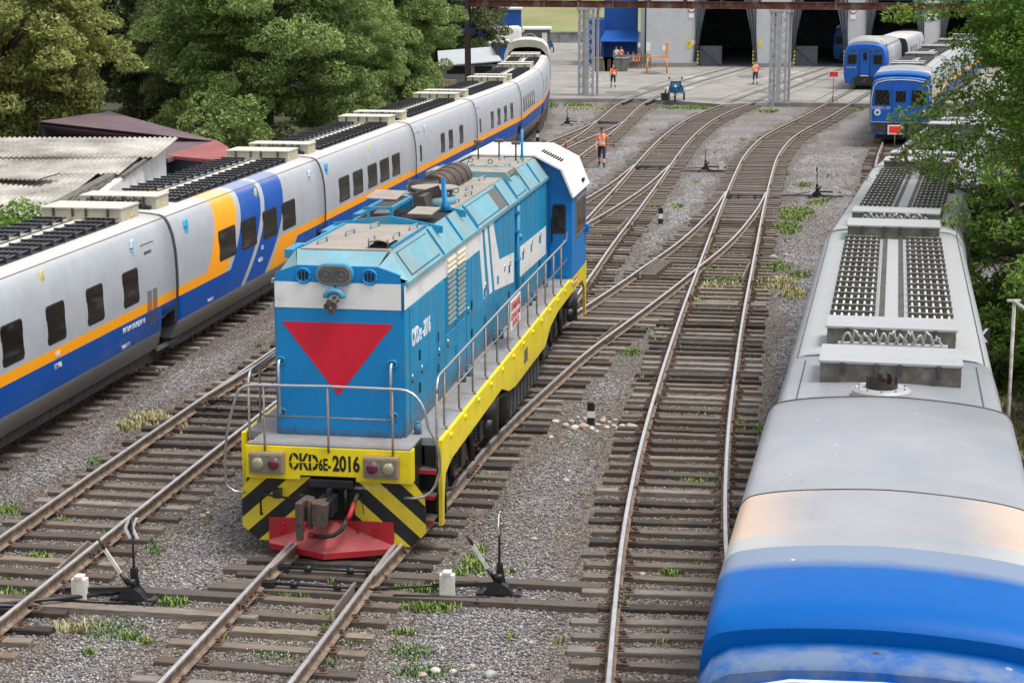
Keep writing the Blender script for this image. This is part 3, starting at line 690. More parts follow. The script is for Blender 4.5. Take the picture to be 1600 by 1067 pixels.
# ---- right-hand train
cables_mat[0] = m_pipelight
T6 = PATH['right']; K0 = Vector((5.33, 25.6, 0)); K1 = Vector((8.02, 38.75, 0)); dk = T6.sY(38.75)
K = [K0, K1] + [T6.at(dk + 13.15 * (k + 1))[0] for k in range(4)]
W4 = [(3, 4.2), (5, 6.2), (7, 8.2), (9, 10.2)]
coach(K[0], K[1], 'dusty grey coach of the right train nearest the camera, two pipe grids on its roof', W4, right=True)
coach(K[1], K[2], 'second dusty grey coach of the right train, counted from the camera', W4, right=True)
coach(K[2], K[3], 'dusty grey coach of the right train half covered by leafy branches', W4, right=True)
coach(K[3], K[4], 'farthest dusty grey coach of the right train, hidden behind foliage', W4, right=True)
m_navy = M('coach_blue', (.0, .10, .46), .45, 0, .08, 3, ((.02, .12, .36), .2, 5))
m_lampwhite = M('lamp_ring', (.75, .75, .73), .4); m_lens = M('lamp_lens', (.06, .06, .07), .1)
def fine_ring(cp):
    "half outline resampled into a smooth curve above the window line, then mirrored"
    lo_ = [p for p in cp if p[1] < 2.6]; hi = [Vector(p) for p in cp if p[1] >= 2.3]; out = []
    for i in range(1, len(hi)):
        p0, p1, p2 = hi[i - 1] if i < 2 else hi[i - 2], hi[i - 1], hi[i]; p3 = hi[i + 1] if i + 1 < len(hi) else Vector((-hi[i - 1].x, hi[i - 1].y)); p0 = hi[max(i - 2, 0)]
        for k in range(4):
            t = k / 4; q = .5 * ((2 * p1) + (p2 - p0) * t + (2 * p0 - 5 * p1 + 4 * p2 - p3) * t * t + (3 * p1 - p0 - 3 * p2 + p3) * t ** 3); out.append((q.x, q.y))
    out.append(cp[-1]); pts = [p for p in lo_ if p[1] < 2.3] + out
    return ring(pts)
def nose_coach(pos, yaw, label, detail=True, text_=None, hood=True, body_len=12.45):
    "end coach: origin at its rear joint, nose towards local -Y"
    root = empty('end_coach', pos, yaw, label, 'end coach', 'blue-nosed end coaches')
    s = MB(); yN = -body_len
    def dome(k): # k 0..1 raise
        return fine_ring([(1.40, .72), (1.52, 1.12), (1.56, 1.69), (1.572, 2.3), (1.548, 2.75), (1.5, 3.1), (1.43 + .055 * k, 3.34 + .04 * k), (1.36 + .10 * k, 3.5 + .07 * k), (1.24 + .17 * k, 3.56 + .14 * k), (1.05 + .22 * k, 3.585 + .205 * k), (.6 + .2 * k, 3.61 + .255 * k), (0, 3.63 + .28 * k)])
    secs = [(-.10, dome(0)), (-3.3, dome(0)), (-3.9, dome(0)), (-3.93, dome(.0))]
    loft(s, secs)
    def shrink(r, dz, w): return [(x * (w if z > 3 else 1), z if z < 3 else z - dz * (z - 3.0) / 1.1) for x, z in r]
    body = [(-3.95, dome(1)), (-6, dome(1)), (-8.1, dome(1)), (-10.3, dome(1)), (-10.8, shrink(dome(1), .02, 1)), (-11.3, shrink(dome(1), .07, .995)), (-11.8, shrink(dome(1), .17, .985))]
    loft(s, body)
    if hood:
        brow = ring([(1.40, .72), (1.52, 1.12), (1.56, 1.69), (1.572, 2.3), (1.548, 2.75), (1.49, 3.1), (1.45, 3.3), (1.36, 3.46), (1.2, 3.55), (.85, 3.61), (.4, 3.645), (0, 3.65)])
        b2 = [(x, z if z < 3.2 else z - .1) for x, z in brow]
        loft(s, [(-11.81, brow), (-12.05, brow), (-12.27, [(x * .99, z if z < 3.2 else z - .06) for x, z in brow])])
    s.build('body', m_nose, root)
    s = MB(); s.tube([(x, -8.14, z + .002) for x, z in dome(1)[3:-3]], .009, 5); s.tube([(x, -3.97, z + .004) for x, z in dome(1)[9:-9]], .010, 5); s.build('roof_seam', m_under, root)
    s = MB(); s.box(-1.22, 1.22, yN + 1.0, -.3, .42, .74); s.build('underframe', m_under, root)
    # face
    f = MB(); fr = [(-1.46, 1.35), (1.46, 1.35), (1.50, 2.4), (1.38, 3.15), (1.2, 3.38), (.7, 3.5), (0, 3.53), (-.7, 3.5), (-1.2, 3.38), (-1.38, 3.15), (-1.50, 2.4)]
    f.prism(fr, 1, -12.35, -12.25); face = f.build('front_panel', m_navy, root)
    s = MB(); L_ = fr + [fr[0]]; s.tube([(x, -12.35, z) for x, z in L_], .018, 6, smooth=True); s.build('front_trim', m_lampwhite, face)
    for sx in (-1, 1):
        s = MB(); s.prism([(sx * .92 + a, z) for a, z in ((-.38, 2.25), (.36, 2.25), (.33, 2.98), (-.36, 3.0))], 1, -12.38, -12.34); s.build('window', m_glass, face)
        s = MB(); s.cyl((sx * 1.15, -12.40, 1.85), (sx * 1.15, -12.34, 1.85), .17, 20, 0); s.cyl((sx * 1.15, -12.41, 1.85), (sx * 1.15, -12.39, 1.85), .07, 14, 1); s.build('headlight', [m_lampwhite, m_lens], face)
    s = MB(); s.box(-.4, .4, -12.40, -12.34, 1.4, 3.2); dd = s.build('door', m_navy, face); s = MB(); s.box(-.25, .25, -12.42, -12.39, 2.4, 2.95); s.build('pane', m_glass, dd)
    s = MB(); s.box(-1.35, -.45, -12.30, -12.05, .85, 1.3); s.box(.45, 1.35, -12.30, -12.05, .85, 1.3); s.box(-.4, .4, -12.35, -12.05, .9, 1.3, 1); s.cyl((0, -12.65, 1.1), (0, -12.25, 1.1), .14, 12, 1)
    for x in (-.62, .62): s.cyl((x, -12.35, .62), (x, -12.30, 1.2), .04, 8, 1)
    s.build('buffer_beam', [m_under, m_black], root)
    for y in (-2.2, -10.5): wheelset(root, y)
    if text_: text(text_, .2, m_txtw, face, Matrix.Translation((-1.42, -12.35, 2.02)) @ Matrix.Rotation(R(90), 4, 'X'), sx=.85)
    roof_box(root, -1.87, -.75, [m_boxgrey, m_lidgrey], 0)
    # exhaust stack
    s = MB(); s.cyl((-.1, -2.62, 3.55), (-.1, -2.62, 3.70), .37, 28, 1); s.cyl((-.1, -2.62, 3.70), (-.1, -2.62, 3.73), .36, 28, 1, .33)
    for k in range(20):
        a = 2 * math.pi * k / 20; b_ = 2 * math.pi * (k + 1) / 20; h = .82 + .035 * math.sin(k * 2.7); r = .2
        s.add([(-.1 + r * math.cos(a), -2.62 + r * math.sin(a), 3.73), (-.1 + r * math.cos(b_), -2.62 + r * math.sin(b_), 3.73), (-.1 + r * math.cos(b_), -2.62 + r * math.sin(b_), 3.03 + h), (-.1 + r * math.cos(a), -2.62 + r * math.sin(a), 3.0 + h)], [(0, 1, 2, 3)], 0)
        s.cyl((-.1 + .3 * math.cos(a), -2.62 + .3 * math.sin(a), 3.73), (-.1 + .3 * math.cos(a), -2.62 + .3 * math.sin(a), 3.742), .012, 6, 0) if k % 2 else None
    s.cyl((-.1, -2.62, 3.732), (-.1, -2.62, 3.736), .2, 20, 2)
    s.build('exhaust', [m_stackd, m_lidgrey, m_dark], root, fixn=False)
    if detail:
        s = MB()
        for x, y in ((-1.0, -4.6), (.95, -4.7), (-1.05, -8.0), (1.0, -8.2), (-.95, -11.3), (.9, -9.1), (-.5, -8.08), (.1, -8.06), (.6, -8.1)):
            s.cyl((x, y, 3.5), (x, y, 3.63 + .28 * (1 - (x / 1.25) ** 4) - .03), .022, 8)
        for x in (-1.02, -.05, 1.02): s.cyl((x, -12.0, 3.4), (x, -12.0, 3.655 - .09 * x * x), .026, 10)
        s.build('rivet', m_under, root)
        s = MB()
        for sx in (-1, 1): s.box(sx * 1.16 - .008, sx * 1.16 + .008, -3.8, -.4, 3.5, 3.585)
        s.build('roof_seam', m_under, root)
    return root
nose_coach((5.33, 25.6, 0), 11.6, 'end coach nearest the camera, smooth grey roof turning blue at its nose')
ft = T6 = PATH['flagged']; pf, tf = ft.at(ft.sY(107.4)); yw = 13.2
n2 = nose_coach((pf.x, pf.y, 0), yw, 'far blue-faced end coach with two round white lamps, behind a red board', text_='KZ785C-102')
d = ft.sY(107.4); Q = [Vector((pf.x, pf.y, 0))] + [ft.at(d + 13.1 * (k + 1))[0] for k in range(4)]
for k, (a, b) in enumerate(zip(Q[:-1], Q[1:])):
    coach(a, b, ['coach directly behind the far blue coach with white lamps, beige boxes on its roof', 'second coach behind the far blue coach with white lamps', 'third coach behind the far blue coach with white lamps, deep in the foliage', 'coach entering the depot behind the far blue coach with white lamps'][k], W4, right=True)
# ------------------------------------------------------------------ the blue shunting locomotive
m_cyan = M('loco_blue', (.0, .205, .50), .42, 0, .05, 2.5, ((.02, .17, .33), .25, 2.2), .06, 3, stretch=(2, 2, .6))
m_cyan2 = M('loco_blue_side', (.003, .235, .45), .48, 0, .12, 1.5, ((.11, .20, .24), .42, 2.4), .1, 2.5, stretch=(1, 1.6, .5))
m_cyan3 = M('loco_blue_pale', (.135, .32, .385), .55, 0, .16, 2, ((.22, .26, .25), .5, 1.6))  # paler, greyer blue for the roof bevels and roof fittings
m_cabblue = M('loco_cab_blue', (.0, .185, .53), .42, 0, .05, 2.5)
m_lwhite = M('loco_white', (.74, .74, .72), .45, 0, .04, 2.5, ((.46, .42, .36), .3, 2.4))
m_red = M('signal_red', (.60, .006, .028), .45, 0, .06, 2.5)
m_plowred = M('plough_red', (.42, .010, .02), .55, 0, .15, 3, ((.17, .05, .04), .45, 7))
m_plowtop = M('plough_dusty_red', (.36, .06, .065), .75, 0, .12, 5, ((.25, .09, .07), .4, 5), .2)
m_yel = M('loco_yellow', (.86, .68, .004), .4, 0, .05, 2, ((.45, .33, .05), .25, 3.2), coat=.15)
m_lblack = M('loco_black', (.014, .015, .017), .4, 0, .3, 4, ((.05, .045, .04), .25, 5))
m_deck = M('deck_plate', (.23, .235, .24), .75, 0, .15, 3, ((.22, .13, .08), .4, 1.2), .3, 40)
m_roofd = M('loco_roof_dusty', (.29, .255, .22), .8, 0, .08, 2, ((.2, .17, .14), .4, 1.4), .1)
m_chrome = M('handrail_steel', (.55, .55, .56), .28, .85, .1, 10)
m_rustpipe = M('handrail_worn', (.22, .19, .155), .5, .4, .25, 12, (RUST, .3, 8))
m_castiron = M('coupler_iron', (.085, .078, .07), .6, .3, .25, 9, ((.14, .08, .05), .6, 6), .4)
m_lampframe = M('lamp_frame', (.33, .25, .165), .5, .3, .15, 9, ((.2, .12, .07), .4, 9))
m_lamppanel = M('lamp_panel', (.19, .185, .145), .5, .2, .15, 14)
m_lamppanel2 = M('lamp_clear', (.32, .31, .19), .12, .1, .25, 30, coat=1.)
m_lampred = M('lamp_red', (.12, .008, .03), .1, 0, .2, 20, coat=1.)
m_head = M('headlamp_glass', (.08, .085, .085), .12, 0, .3, 6, coat=.6)
m_stack = M('muffler', (.055, .05, .048), .6, .2, .3, 5, ((.12, .07, .05), .45, 4))
m_mesh = M('vent_mesh', (.04, .10, .13), .8, 0, .5, 60)
base_dirt(m_cyan2, 1.85, 2.25, (.12, .085, .06), .75); base_dirt(m_cyan, 1.85, 2.0, (.06, .06, .055), .8); base_dirt(m_yel, 1.0, 1.5, (.35, .27, .08), .35)
LO = (-2.66, 27.97, 0); LY = 9.2
lo = empty('locomotive', LO, LY, 'blue diesel locomotive with a red triangle, white stripe and yellow front beam', 'locomotive')
Z0 = 1.85; HW = 1.03; LH = 15.55
# --- frame, deck, skirts
s = MB(); s.box(-1.54, 1.54, .12, 18.35, Z0 - .12, Z0, 0); s.box(-1.28, 1.24, -.52, .12, Z0 - .06, Z0, 0)
s.build('deck', m_deck, lo)
s = MB(); s.box(-1.0, 1.0, .1, 18.2, 1.15, Z0 - .12); s.box(-1.5, -1.3, .12, 18.3, 1.6, Z0 - .12); s.box(1.3, 1.5, .12, 18.3, 1.6, Z0 - .12)
s.build('frame', m_lblack, lo)
sk = [(.0, Z0), (.0, 1.45), (.03, .9), (.02, .48), (.16, .48), (.2, .9), (.3, 1.25), (.8, 1.36), (4.6, 1.40), (5.6, 1.42), (6.4, 1.2), (7.2, 1.12), (11.2, 1.1), (12.0, 1.38), (13.2, 1.5), (16.6, 1.52), (17.6, 1.5), (18.1, 1.2), (18.2, .55), (18.36, .55), (18.4, 1.2), (18.4, Z0)]
sk = [(y, z - (Z0 - 1.85)) for y, z in sk]
for sx in (-1, 1):
    s = MB(); s.prism(sk[::-1], 0, sx * 1.54, sx * 1.6)
    w = s.build('side_skirt', m_yel, lo)
    if sx > 0:
        s = MB(); s.box(1.60, 1.604, 8.25, 8.7, 1.32, 1.6); s.build('patch', m_undergrey, w)
        s = MB(); s.box(1.60, 1.606, 15.75, 16.45, 1.6, 1.78, 0); s.build('name_plate', M('plate_red', (.55, .09, .08), .5), w)
        text('ОГНЕОПАСНО', .1, m_txtw, w, side_matrix(1.607, 15.78, 1.65), sx=.9)
# --- front: end plate with chevrons, lamp box, plough
FY = -.50
s = MB(); pl = [(-1.45, 1.03), (-1.45, .52), (-1.2, .28), (1.22, .28), (1.44, .66), (1.42, 1.03), (1.25, 1.31), (-1.28, 1.31)]
pl = [(-1.46, 1.08), (-1.46, .50), (-1.22, .28), (1.22, .28), (1.45, .52), (1.43, 1.08), (1.24, 1.32), (-1.27, 1.32)]
hole = (-.42, .36, .62, 1.22)
def clip(poly, nx, nz, c, keep=1):
    out = []
    for i in range(len(poly)):
        a, b = poly[i], poly[(i + 1) % len(poly)]; da = (a[0] * nx + a[1] * nz - c) * keep; db = (b[0] * nx + b[1] * nz - c) * keep
        if da >= 0: out.append(a)
        if da * db < 0: t = da / (da - db); out.append((a[0] + (b[0] - a[0]) * t, a[1] + (b[1] - a[1]) * t))
    return out
base = MB(); base.prism([(p[0], p[1]) for p in pl], 1, FY, FY + .04, 0)
endp = base.build('end_plate', m_lblack, lo)
st = MB()
for sgn in (-1, 1):
    half = clip(pl, sgn, 0, .0, 1)
    for k in range(-2, 14):
        # yellow bands running down and outwards
        c0 = -.62 + k * .43; c1 = c0 + .215
        nx, nz = -sgn * .66, -.75
        # coordinate along the band normal
        q = clip(clip(half, nx, nz, -c1 - .0 + 1.0 - 1.55, 1), nx, nz, -c0 + 1.0 - 1.55, -1)
        if len(q) > 2: st.prism(q, 1, FY - .004, FY, 0)
st.build('chevron_stripes', m_yel, endp)
s = MB(); s.box(-.40, .34, FY - .012, FY - .006, .52, 1.2, 0); s.build('drawgear_opening', m_dark, endp)
s = MB(); bx = [(-1.35, 1.82), (-1.35, 1.30), (-.49, 1.30), (-.49, 1.37), (.39, 1.37), (.39, 1.30), (1.26, 1.30), (1.26, 1.82)]
s.prism(bx, 1, -.62, -.40, 0); hb = s.build('front_beam', m_yel, lo, bevel=.012)
s = MB(); s.box(-1.33, 1.24, -.61, -.41, 1.82, 1.846); s.build('beam_top', m_deck, hb)
FT = lambda x: Matrix.Translation((x, -.622, 1.47)) @ Matrix.Rotation(R(90), 4, 'X')
text('СКD', .33, m_lblack, hb, FT(-.66), sx=.66, off=.012); text('6Е-', .24, m_lblack, hb, FT(-.19), sx=.56, off=.009); text('2016', .33, m_lblack, hb, FT(.03), sx=.64, off=.012)
s = MB()
for x in (-.60, -.30): s.box(x, x + .014, -.628, -.6225, 1.46, 1.70, 0)
s.box(-.66, -.2, -.628, -.6225, 1.575, 1.59); s.build('stencil_gaps', m_yel, hb)
for x0, order in ((-1.26, 0), (.53, 1)):
    s = MB(); w = .55; s.bbox(x0, x0 + w, -.76, -.62, 1.40, 1.74, .035, 0)
    s.box(x0 + .035, x0 + w - .035, -.768, -.75, 1.44, 1.70, 1); lb = s.build('lamp_cluster', [m_lampframe, m_lamppanel], hb)
    for k in (0, 1):
        cx = x0 + .15 + k * .25; isred = (k == 1) == (order == 0)
        s = MB(); s.cyl((cx, -.785, 1.57), (cx, -.75, 1.57), .108, 24, 0); s.ball((cx, -.78, 1.57), .093, 1, 20, 10, (1, .32, 1)); s.build('signal_lamp', [m_lamppanel, m_lampred if isred else m_lamppanel2], lb)
# plough
s = MB(); s.box(-1.02, .95, FY - .05, FY - .01, .28, .66, 0)
A = [(-1.02, FY - .05, .30), (.95, FY - .05, .30), (-.02, FY - .05, .66), (-1.02, FY - .10, .27), (.95, FY - .10, .27), (-.05, FY - .46, .25), (-1.02, FY - .10, .18), (.95, FY - .10, .18), (-.05, FY - .46, .155)]
s.add(A, [(0, 3, 5, 2), (2, 5, 4, 1)], 1); s.add(A, [(3, 6, 8, 5), (5, 8, 7, 4)], 0); s.add(A, [(0, 2, 1), (6, 7, 8)], 0)
for x in (-.78, -.45, .4, .68):
    for z in (.5, .58): s.cyl((x, FY - .09, z), (x, FY - .05, z), .028, 8, 0)
s.build('snow_plough', [m_plowred, m_plowtop], lo)
# coupler
s = MB(); s.bbox(-.36, .34, FY - .12, FY + .02, 1.18, 1.32, .02); s.box(-.13, .11, FY - .55, FY, .86, 1.10); s.box(-.04, .02, FY - .3, FY, 1.1, 1.2); s.tube([(.2, FY - .08, .8), (.22, FY - .08, 1.2)], .03, 8)
s.build('drawbar', m_lblack, lo)
s = MB(); K_ = lambda p: [(x * .72 - .07, FY + (y - FY) * .72 - .05) for x, y in p]
s.prism(K_([(-.40, FY - .30), (-.18, FY - .42), (-.12, FY - .62), (.10, FY - .50), (.12, FY - .62), (.03, FY - .98), (-.10, FY - .95), (-.20, FY - .68), (-.30, FY - .70), (-.33, FY - 1.0), (-.46, FY - .98)]), 2, .78, 1.12)
s.box(-.40, -.30, FY - .74, FY - .64, .52, .80); s.prism([(-.05, .72), (.05, .74), (.09, 1.10), (-.10, 1.12)], 1, FY - .74, FY - .55)
s.cyl((-.21, FY - .6, .68), (-.21, FY - .6, 1.14), .045, 12)
s.build('coupler', m_castiron, lo, bevel=.015)
s = MB(); s.tube([(-1.12, FY - .06, .72), (-1.12, FY - .13, .72), (-1.12, FY - .13, 1.02), (-1.05, FY - .14, 1.05), (-.5, FY - .14, .99), (-.42, FY - .4, .98)], .018, 8); s.bbox(-.92, -.8, FY - .17, FY - .02, 1.0, 1.14, .02); s.bbox(-.5, -.42, FY - .2, FY - .02, .92, 1.08, .015)
s.build('uncoupling_rod', m_lblack, lo)
s = MB(); s.tube([(.40, FY - .02, 1.08), (.40, FY - .12, 1.08), (.38, FY - .2, 1.0)], .035, 10, 1); s.tube([(.38, FY - .2, 1.0), (.33, FY - .3, .83), (.29, FY - .35, .76)], .04, 10, 2)
s.tube([(.29, FY - .35, .76), (.22, FY - .40, .62), (.1, FY - .44, .54), (-.08, FY - .42, .50), (-.22, FY - .38, .50)], .035, 10, 0); s.cyl((-.22, FY - .38, .50), (-.3, FY - .37, .51), .045, 10, 2); s.tube([(.40, FY - .06, 1.08), (.5, FY - .16, .95), (.52, FY - .18, .82)], .01, 6, 1)
s.build('brake_hose', [m_rubber, m_castiron, m_plowred], lo)
text('ТОРМОЗНАЯ МАГИСТРАЛЬ', .058, m_txtw, endp, Matrix.Translation((.14, FY - .008, 1.16)) @ Matrix.Rotation(R(90), 4, 'X'), sx=.9)
# stair wells at the front corners
for sx in (-1, 1):
    s = MB(); s.box(sx * 1.54, sx * 1.3, .14, .18, .5, Z0 - .02); s.box(min(sx * 1.02, sx * 1.54), max(sx * 1.02, sx * 1.54), .62, .66, .5, Z0 - .12); s.box(sx * 1.24 - .02, sx * 1.24 + .02, -.40, .6, .9, Z0 - .02)
    s.build('stair_well', m_lblack, lo)
    for k, z in enumerate((.62, .98, 1.36)):
        s = MB(); s.box(min(sx * 1.2, sx * 1.52), max(sx * 1.2, sx * 1.52), -.28 + k * .1, .1 + k * .16, z, z + .03, 0); s.box(min(sx * 1.2, sx * 1.52), max(sx * 1.2, sx * 1.52), -.30 + k * .1, -.28 + k * .1, z - .03, z + .035, 1)
        s.build('step', [m_under, m_plowred], lo)
# --- hood
EV = 4.26; TOP = 4.70; XS = .76
def hood_sec(y, z0=Z0, top=TOP): return [(-HW, z0), (HW, z0), (HW, EV), (XS, top), (-XS, top), (-HW, EV)]
s = MB()
prof = [(.0, Z0), (HW, Z0)]
# walls split into colour bands by real panel edges
def wall_quad(y0, z0, y1, z1, mi, x=HW): s.add([(x, y0, z0), (x, y1, z0), (x, y1, z1), (x, y0, z1)], [(0, 1, 2, 3)], mi)
s.box(-HW, HW, .06, LH + .1, Z0, EV, 0)
hood = s.build('hood', m_cyan2, lo)
s = MB(); s.prism([(-.92, Z0), (.90, Z0), (.97, Z0 + .0), (.97, 4.40), (.62, 4.52), (-.64, 4.52), (-.99, 4.40), (-.99, Z0)], 1, .0, .06); fp = s.build('nose_panel', m_cyan, hood)
s = MB(); s.box(-1.0, .985, -.006, .0, 3.86, 4.26, 0); s.build('white_band', m_lwhite, fp)
s = MB(); s.box(HW, HW + .005, .02, 6.45, 3.86, 4.22, 0)
s.add([(HW + .005, 6.45, 3.86), (HW + .005, 6.45, 4.22), (HW + .005, 6.28, 4.22), (HW + .005, 6.28, 3.86)], [(0, 1, 2, 3)], 0)
for a in ([(6.28, 4.22), (6.45, 3.86), (6.82, 2.85), (7.12, 2.88), (6.68, 4.22)], [(6.9, 4.22), (7.48, 2.84), (7.8, 2.84), (7.22, 4.22)],
          [(7.44, 4.22), (8.05, 2.82), (10.42, 2.60), (10.42, 3.22), (8.62, 3.34), (7.88, 4.22)], [(10.9, 2.58), (15.1, 2.50), (15.1, 3.14), (10.9, 3.22)]):
    s.prism(a, 0, HW - .01, HW + .005, 0)
s.build('white_band', m_lwhite, hood)
s = MB(); s.prism([(-.90, 3.64), (.86, 3.64), (-.02, 2.50)][::-1], 1, -.006, .0, 0); s.build('red_triangle', m_red, fp)
# chamfered top edges and roof
s = MB()
s.add([(-.64, .0, 4.50), (.62, .0, 4.50), (.70, .38, TOP), (-.74, .38, TOP)], [(0, 1, 2, 3)], 0)
s.add([(.62, .0, 4.50), (.97, .0, 4.36), (HW + .03, .2, EV + .02), (XS, .38, TOP)], [(0, 1, 2, 3)], 0); s.add([(-.64, .0, 4.50), (-.99, .0, 4.36), (-HW - .03, .2, EV + .02), (-XS, .38, TOP)], [(0, 3, 2, 1)], 0)
for sx in (-1, 1):
    s.add([(sx * (HW + .03), .2, EV + .02), (sx * (HW + .03), LH, EV + .02), (sx * XS, LH, TOP), (sx * XS, .38, TOP)], [(0, 1, 2, 3) if sx > 0 else (3, 2, 1, 0)], 0)
    s.box(min(sx * HW, sx * (HW + .05)), max(sx * HW, sx * (HW + .05)), .1, LH + .05, EV - .05, EV + .02, 0)
s.box(-XS, XS, .38, LH, EV, TOP - .006, 0)
s.build('roof_bevel', m_cyan3, hood)
s = MB(); s.box(-.70, .72, .42, 3.35, TOP - .01, TOP + .02, 0); s.box(-.70, .72, 5.6, LH - .05, TOP - .01, TOP + .02, 0); rp = s.build('roof_plate', m_roofd, hood)
# sloped louvre panels on the bevel
def bevel_pt(t, y, d=0.): # t 0 eave..1 top
    nx, nz = (TOP - EV), (HW + .03 - XS); L_ = math.hypot(nx, nz)
    return (HW + .03 + (XS - HW - .03) * t + nx / L_ * d, y, EV + .02 + (TOP - EV - .02) * t + nz / L_ * d)
def louvre(y0, y1, mat, pitch=.06, dirn='v'):
    s = MB(); a = [bevel_pt(t, y, .012) for t, y in ((.08, y0), (.08, y1), (.92, y1), (.92, y0))]; b = [bevel_pt(t, y, -.01) for t, y in ((.08, y0), (.08, y1), (.92, y1), (.92, y0))]
    s.add(a + b, [(0, 1, 2, 3), (0, 4, 5, 1), (1, 5, 6, 2), (2, 6, 7, 3), (3, 7, 4, 0)], 0)
    y = y0 + .05
    pitch *= 1.35
    while y < y1 - .04:
        q = [bevel_pt(.12, y, .012), bevel_pt(.12, y + pitch * .5, .03), bevel_pt(.88, y + pitch * .5, .03), bevel_pt(.88, y, .012), bevel_pt(.12, y + pitch * .6, .012), bevel_pt(.88, y + pitch * .6, .012)]
        s.add(q, [(0, 1, 2, 3), (1, 4, 5, 2), (0, 4, 1), (3, 2, 5)], 1); y += pitch
    s.build('roof_louvre', mat, hood)
louvre(.55, 2.75, [m_mesh, m_cyan3]); louvre(6.3, 8.6, [m_mesh, m_cyan3], .09); louvre(8.65, 9.5, [m_mesh, m_undergrey], .09); louvre(10.9, 12.2, [m_mesh, m_cyan3], .1)
s = MB()
for y in (2.95, 4.6, 6.15, 9.6, 10.75, 12.4, 13.9):
    q = [bevel_pt(0, y, .012), bevel_pt(1, y, .012)]; s.beam(q[0], q[1], .05, .02, 0, (0, 1, 0))
s.build('roof_seam', m_cyan2, hood)
# headlamp and round vents
def stadium(cx, cz, w, h, n=8):
    r = h / 2; pts = []
    for k in range(n + 1): a = -math.pi / 2 + math.pi * k / n; pts.append((cx + w / 2 - r + r * math.cos(a), cz + r * math.sin(a)))
    for k in range(n + 1): a = math.pi / 2 + math.pi * k / n; pts.append((cx - w / 2 + r + r * math.cos(a), cz + r * math.sin(a)))
    return pts
s = MB(); s.prism(stadium(-.03, 4.40, .60, .34), 1, -.11, .0, 0); hl = s.build('headlamp', m_cyan2, fp, bevel=.02)
s = MB(); s.prism(stadium(-.03, 4.40, .54, .285), 1, -.118, -.10, 0); s.build('lamp_rim', m_lampframe, hl)
s = MB(); s.prism(stadium(-.03, 4.40, .50, .25), 1, -.124, -.112, 0)
for x in (-.15, .09): s.tube([(x + .085 * math.cos(a), -.128, 4.40 + .085 * math.sin(a)) for a in [2 * math.pi * k / 20 for k in range(21)]], .006, 5, 1); s.ball((x, -.122, 4.40), .03, 1, 10, 6, (1, .3, 1))
s.build('lens', [m_head, m_undergrey], hl)
for x in (-.54, .50):
    s = MB(); s.tube([(x + .112 * math.cos(a), -.015, 4.36 + .112 * math.sin(a)) for a in [2 * math.pi * k / 24 for k in range(25)]], .018, 6, 0); s.cyl((x, -.01, 4.36), (x, .01, 4.36), .11, 20, 0)
    for k in (-1, 0, 1): s.box(x + k * .052 - .018, x + k * .052 + .018, -.016, -.008, 4.36 - .07 + abs(k) * .015, 4.36 + .07 - abs(k) * .015, 1)
    s.build('round_vent', [m_cyan, m_dark], fp)
# horns
s = MB(); s.tube([(-.03, -.05, 4.24), (-.03, -.05, 4.12)], .02, 8, 0); s.tube([(-.03 + .13 * math.cos(a), -.12, 4.05 + .10 * math.sin(a)) for a in [math.pi * k / 12 for k in range(13)]], .05, 8, 3)
for dx, dz, l in ((-.02, -.02, .34), (.03, -.07, .28), (-.09, -.10, .22), (.0, -.16, .3)):
    s.tube([(-.02 + dx, -.05, 4.06 + dz), (-.02 + dx, -.05 - l * .6, 4.05 + dz), (-.02 + dx, -.05 - l, 4.04 + dz)], [.02, .025, .05], 12, 1)
s.build('horn', [m_cyan, m_castiron, m_dark, m_cyan2], fp)
# grab handles at the nose corners
for x in (-.93, .84):
    s = MB(); s.tube([(x, .0, 3.02), (x, -.10, 3.04), (x, -.13, 2.97), (x, -.13, 2.28), (x, -.10, 2.2), (x, .0, 2.2)], .024, 10, 0)
    for z in (3.02, 2.2): s.tube([(x + .07 * math.cos(a), -.012, z + .06 * math.sin(a)) for a in [2 * math.pi * k / 14 for k in range(15)]], .015, 6, 1)
    s.build('grab_rail', [m_chrome, m_cyan2], fp)
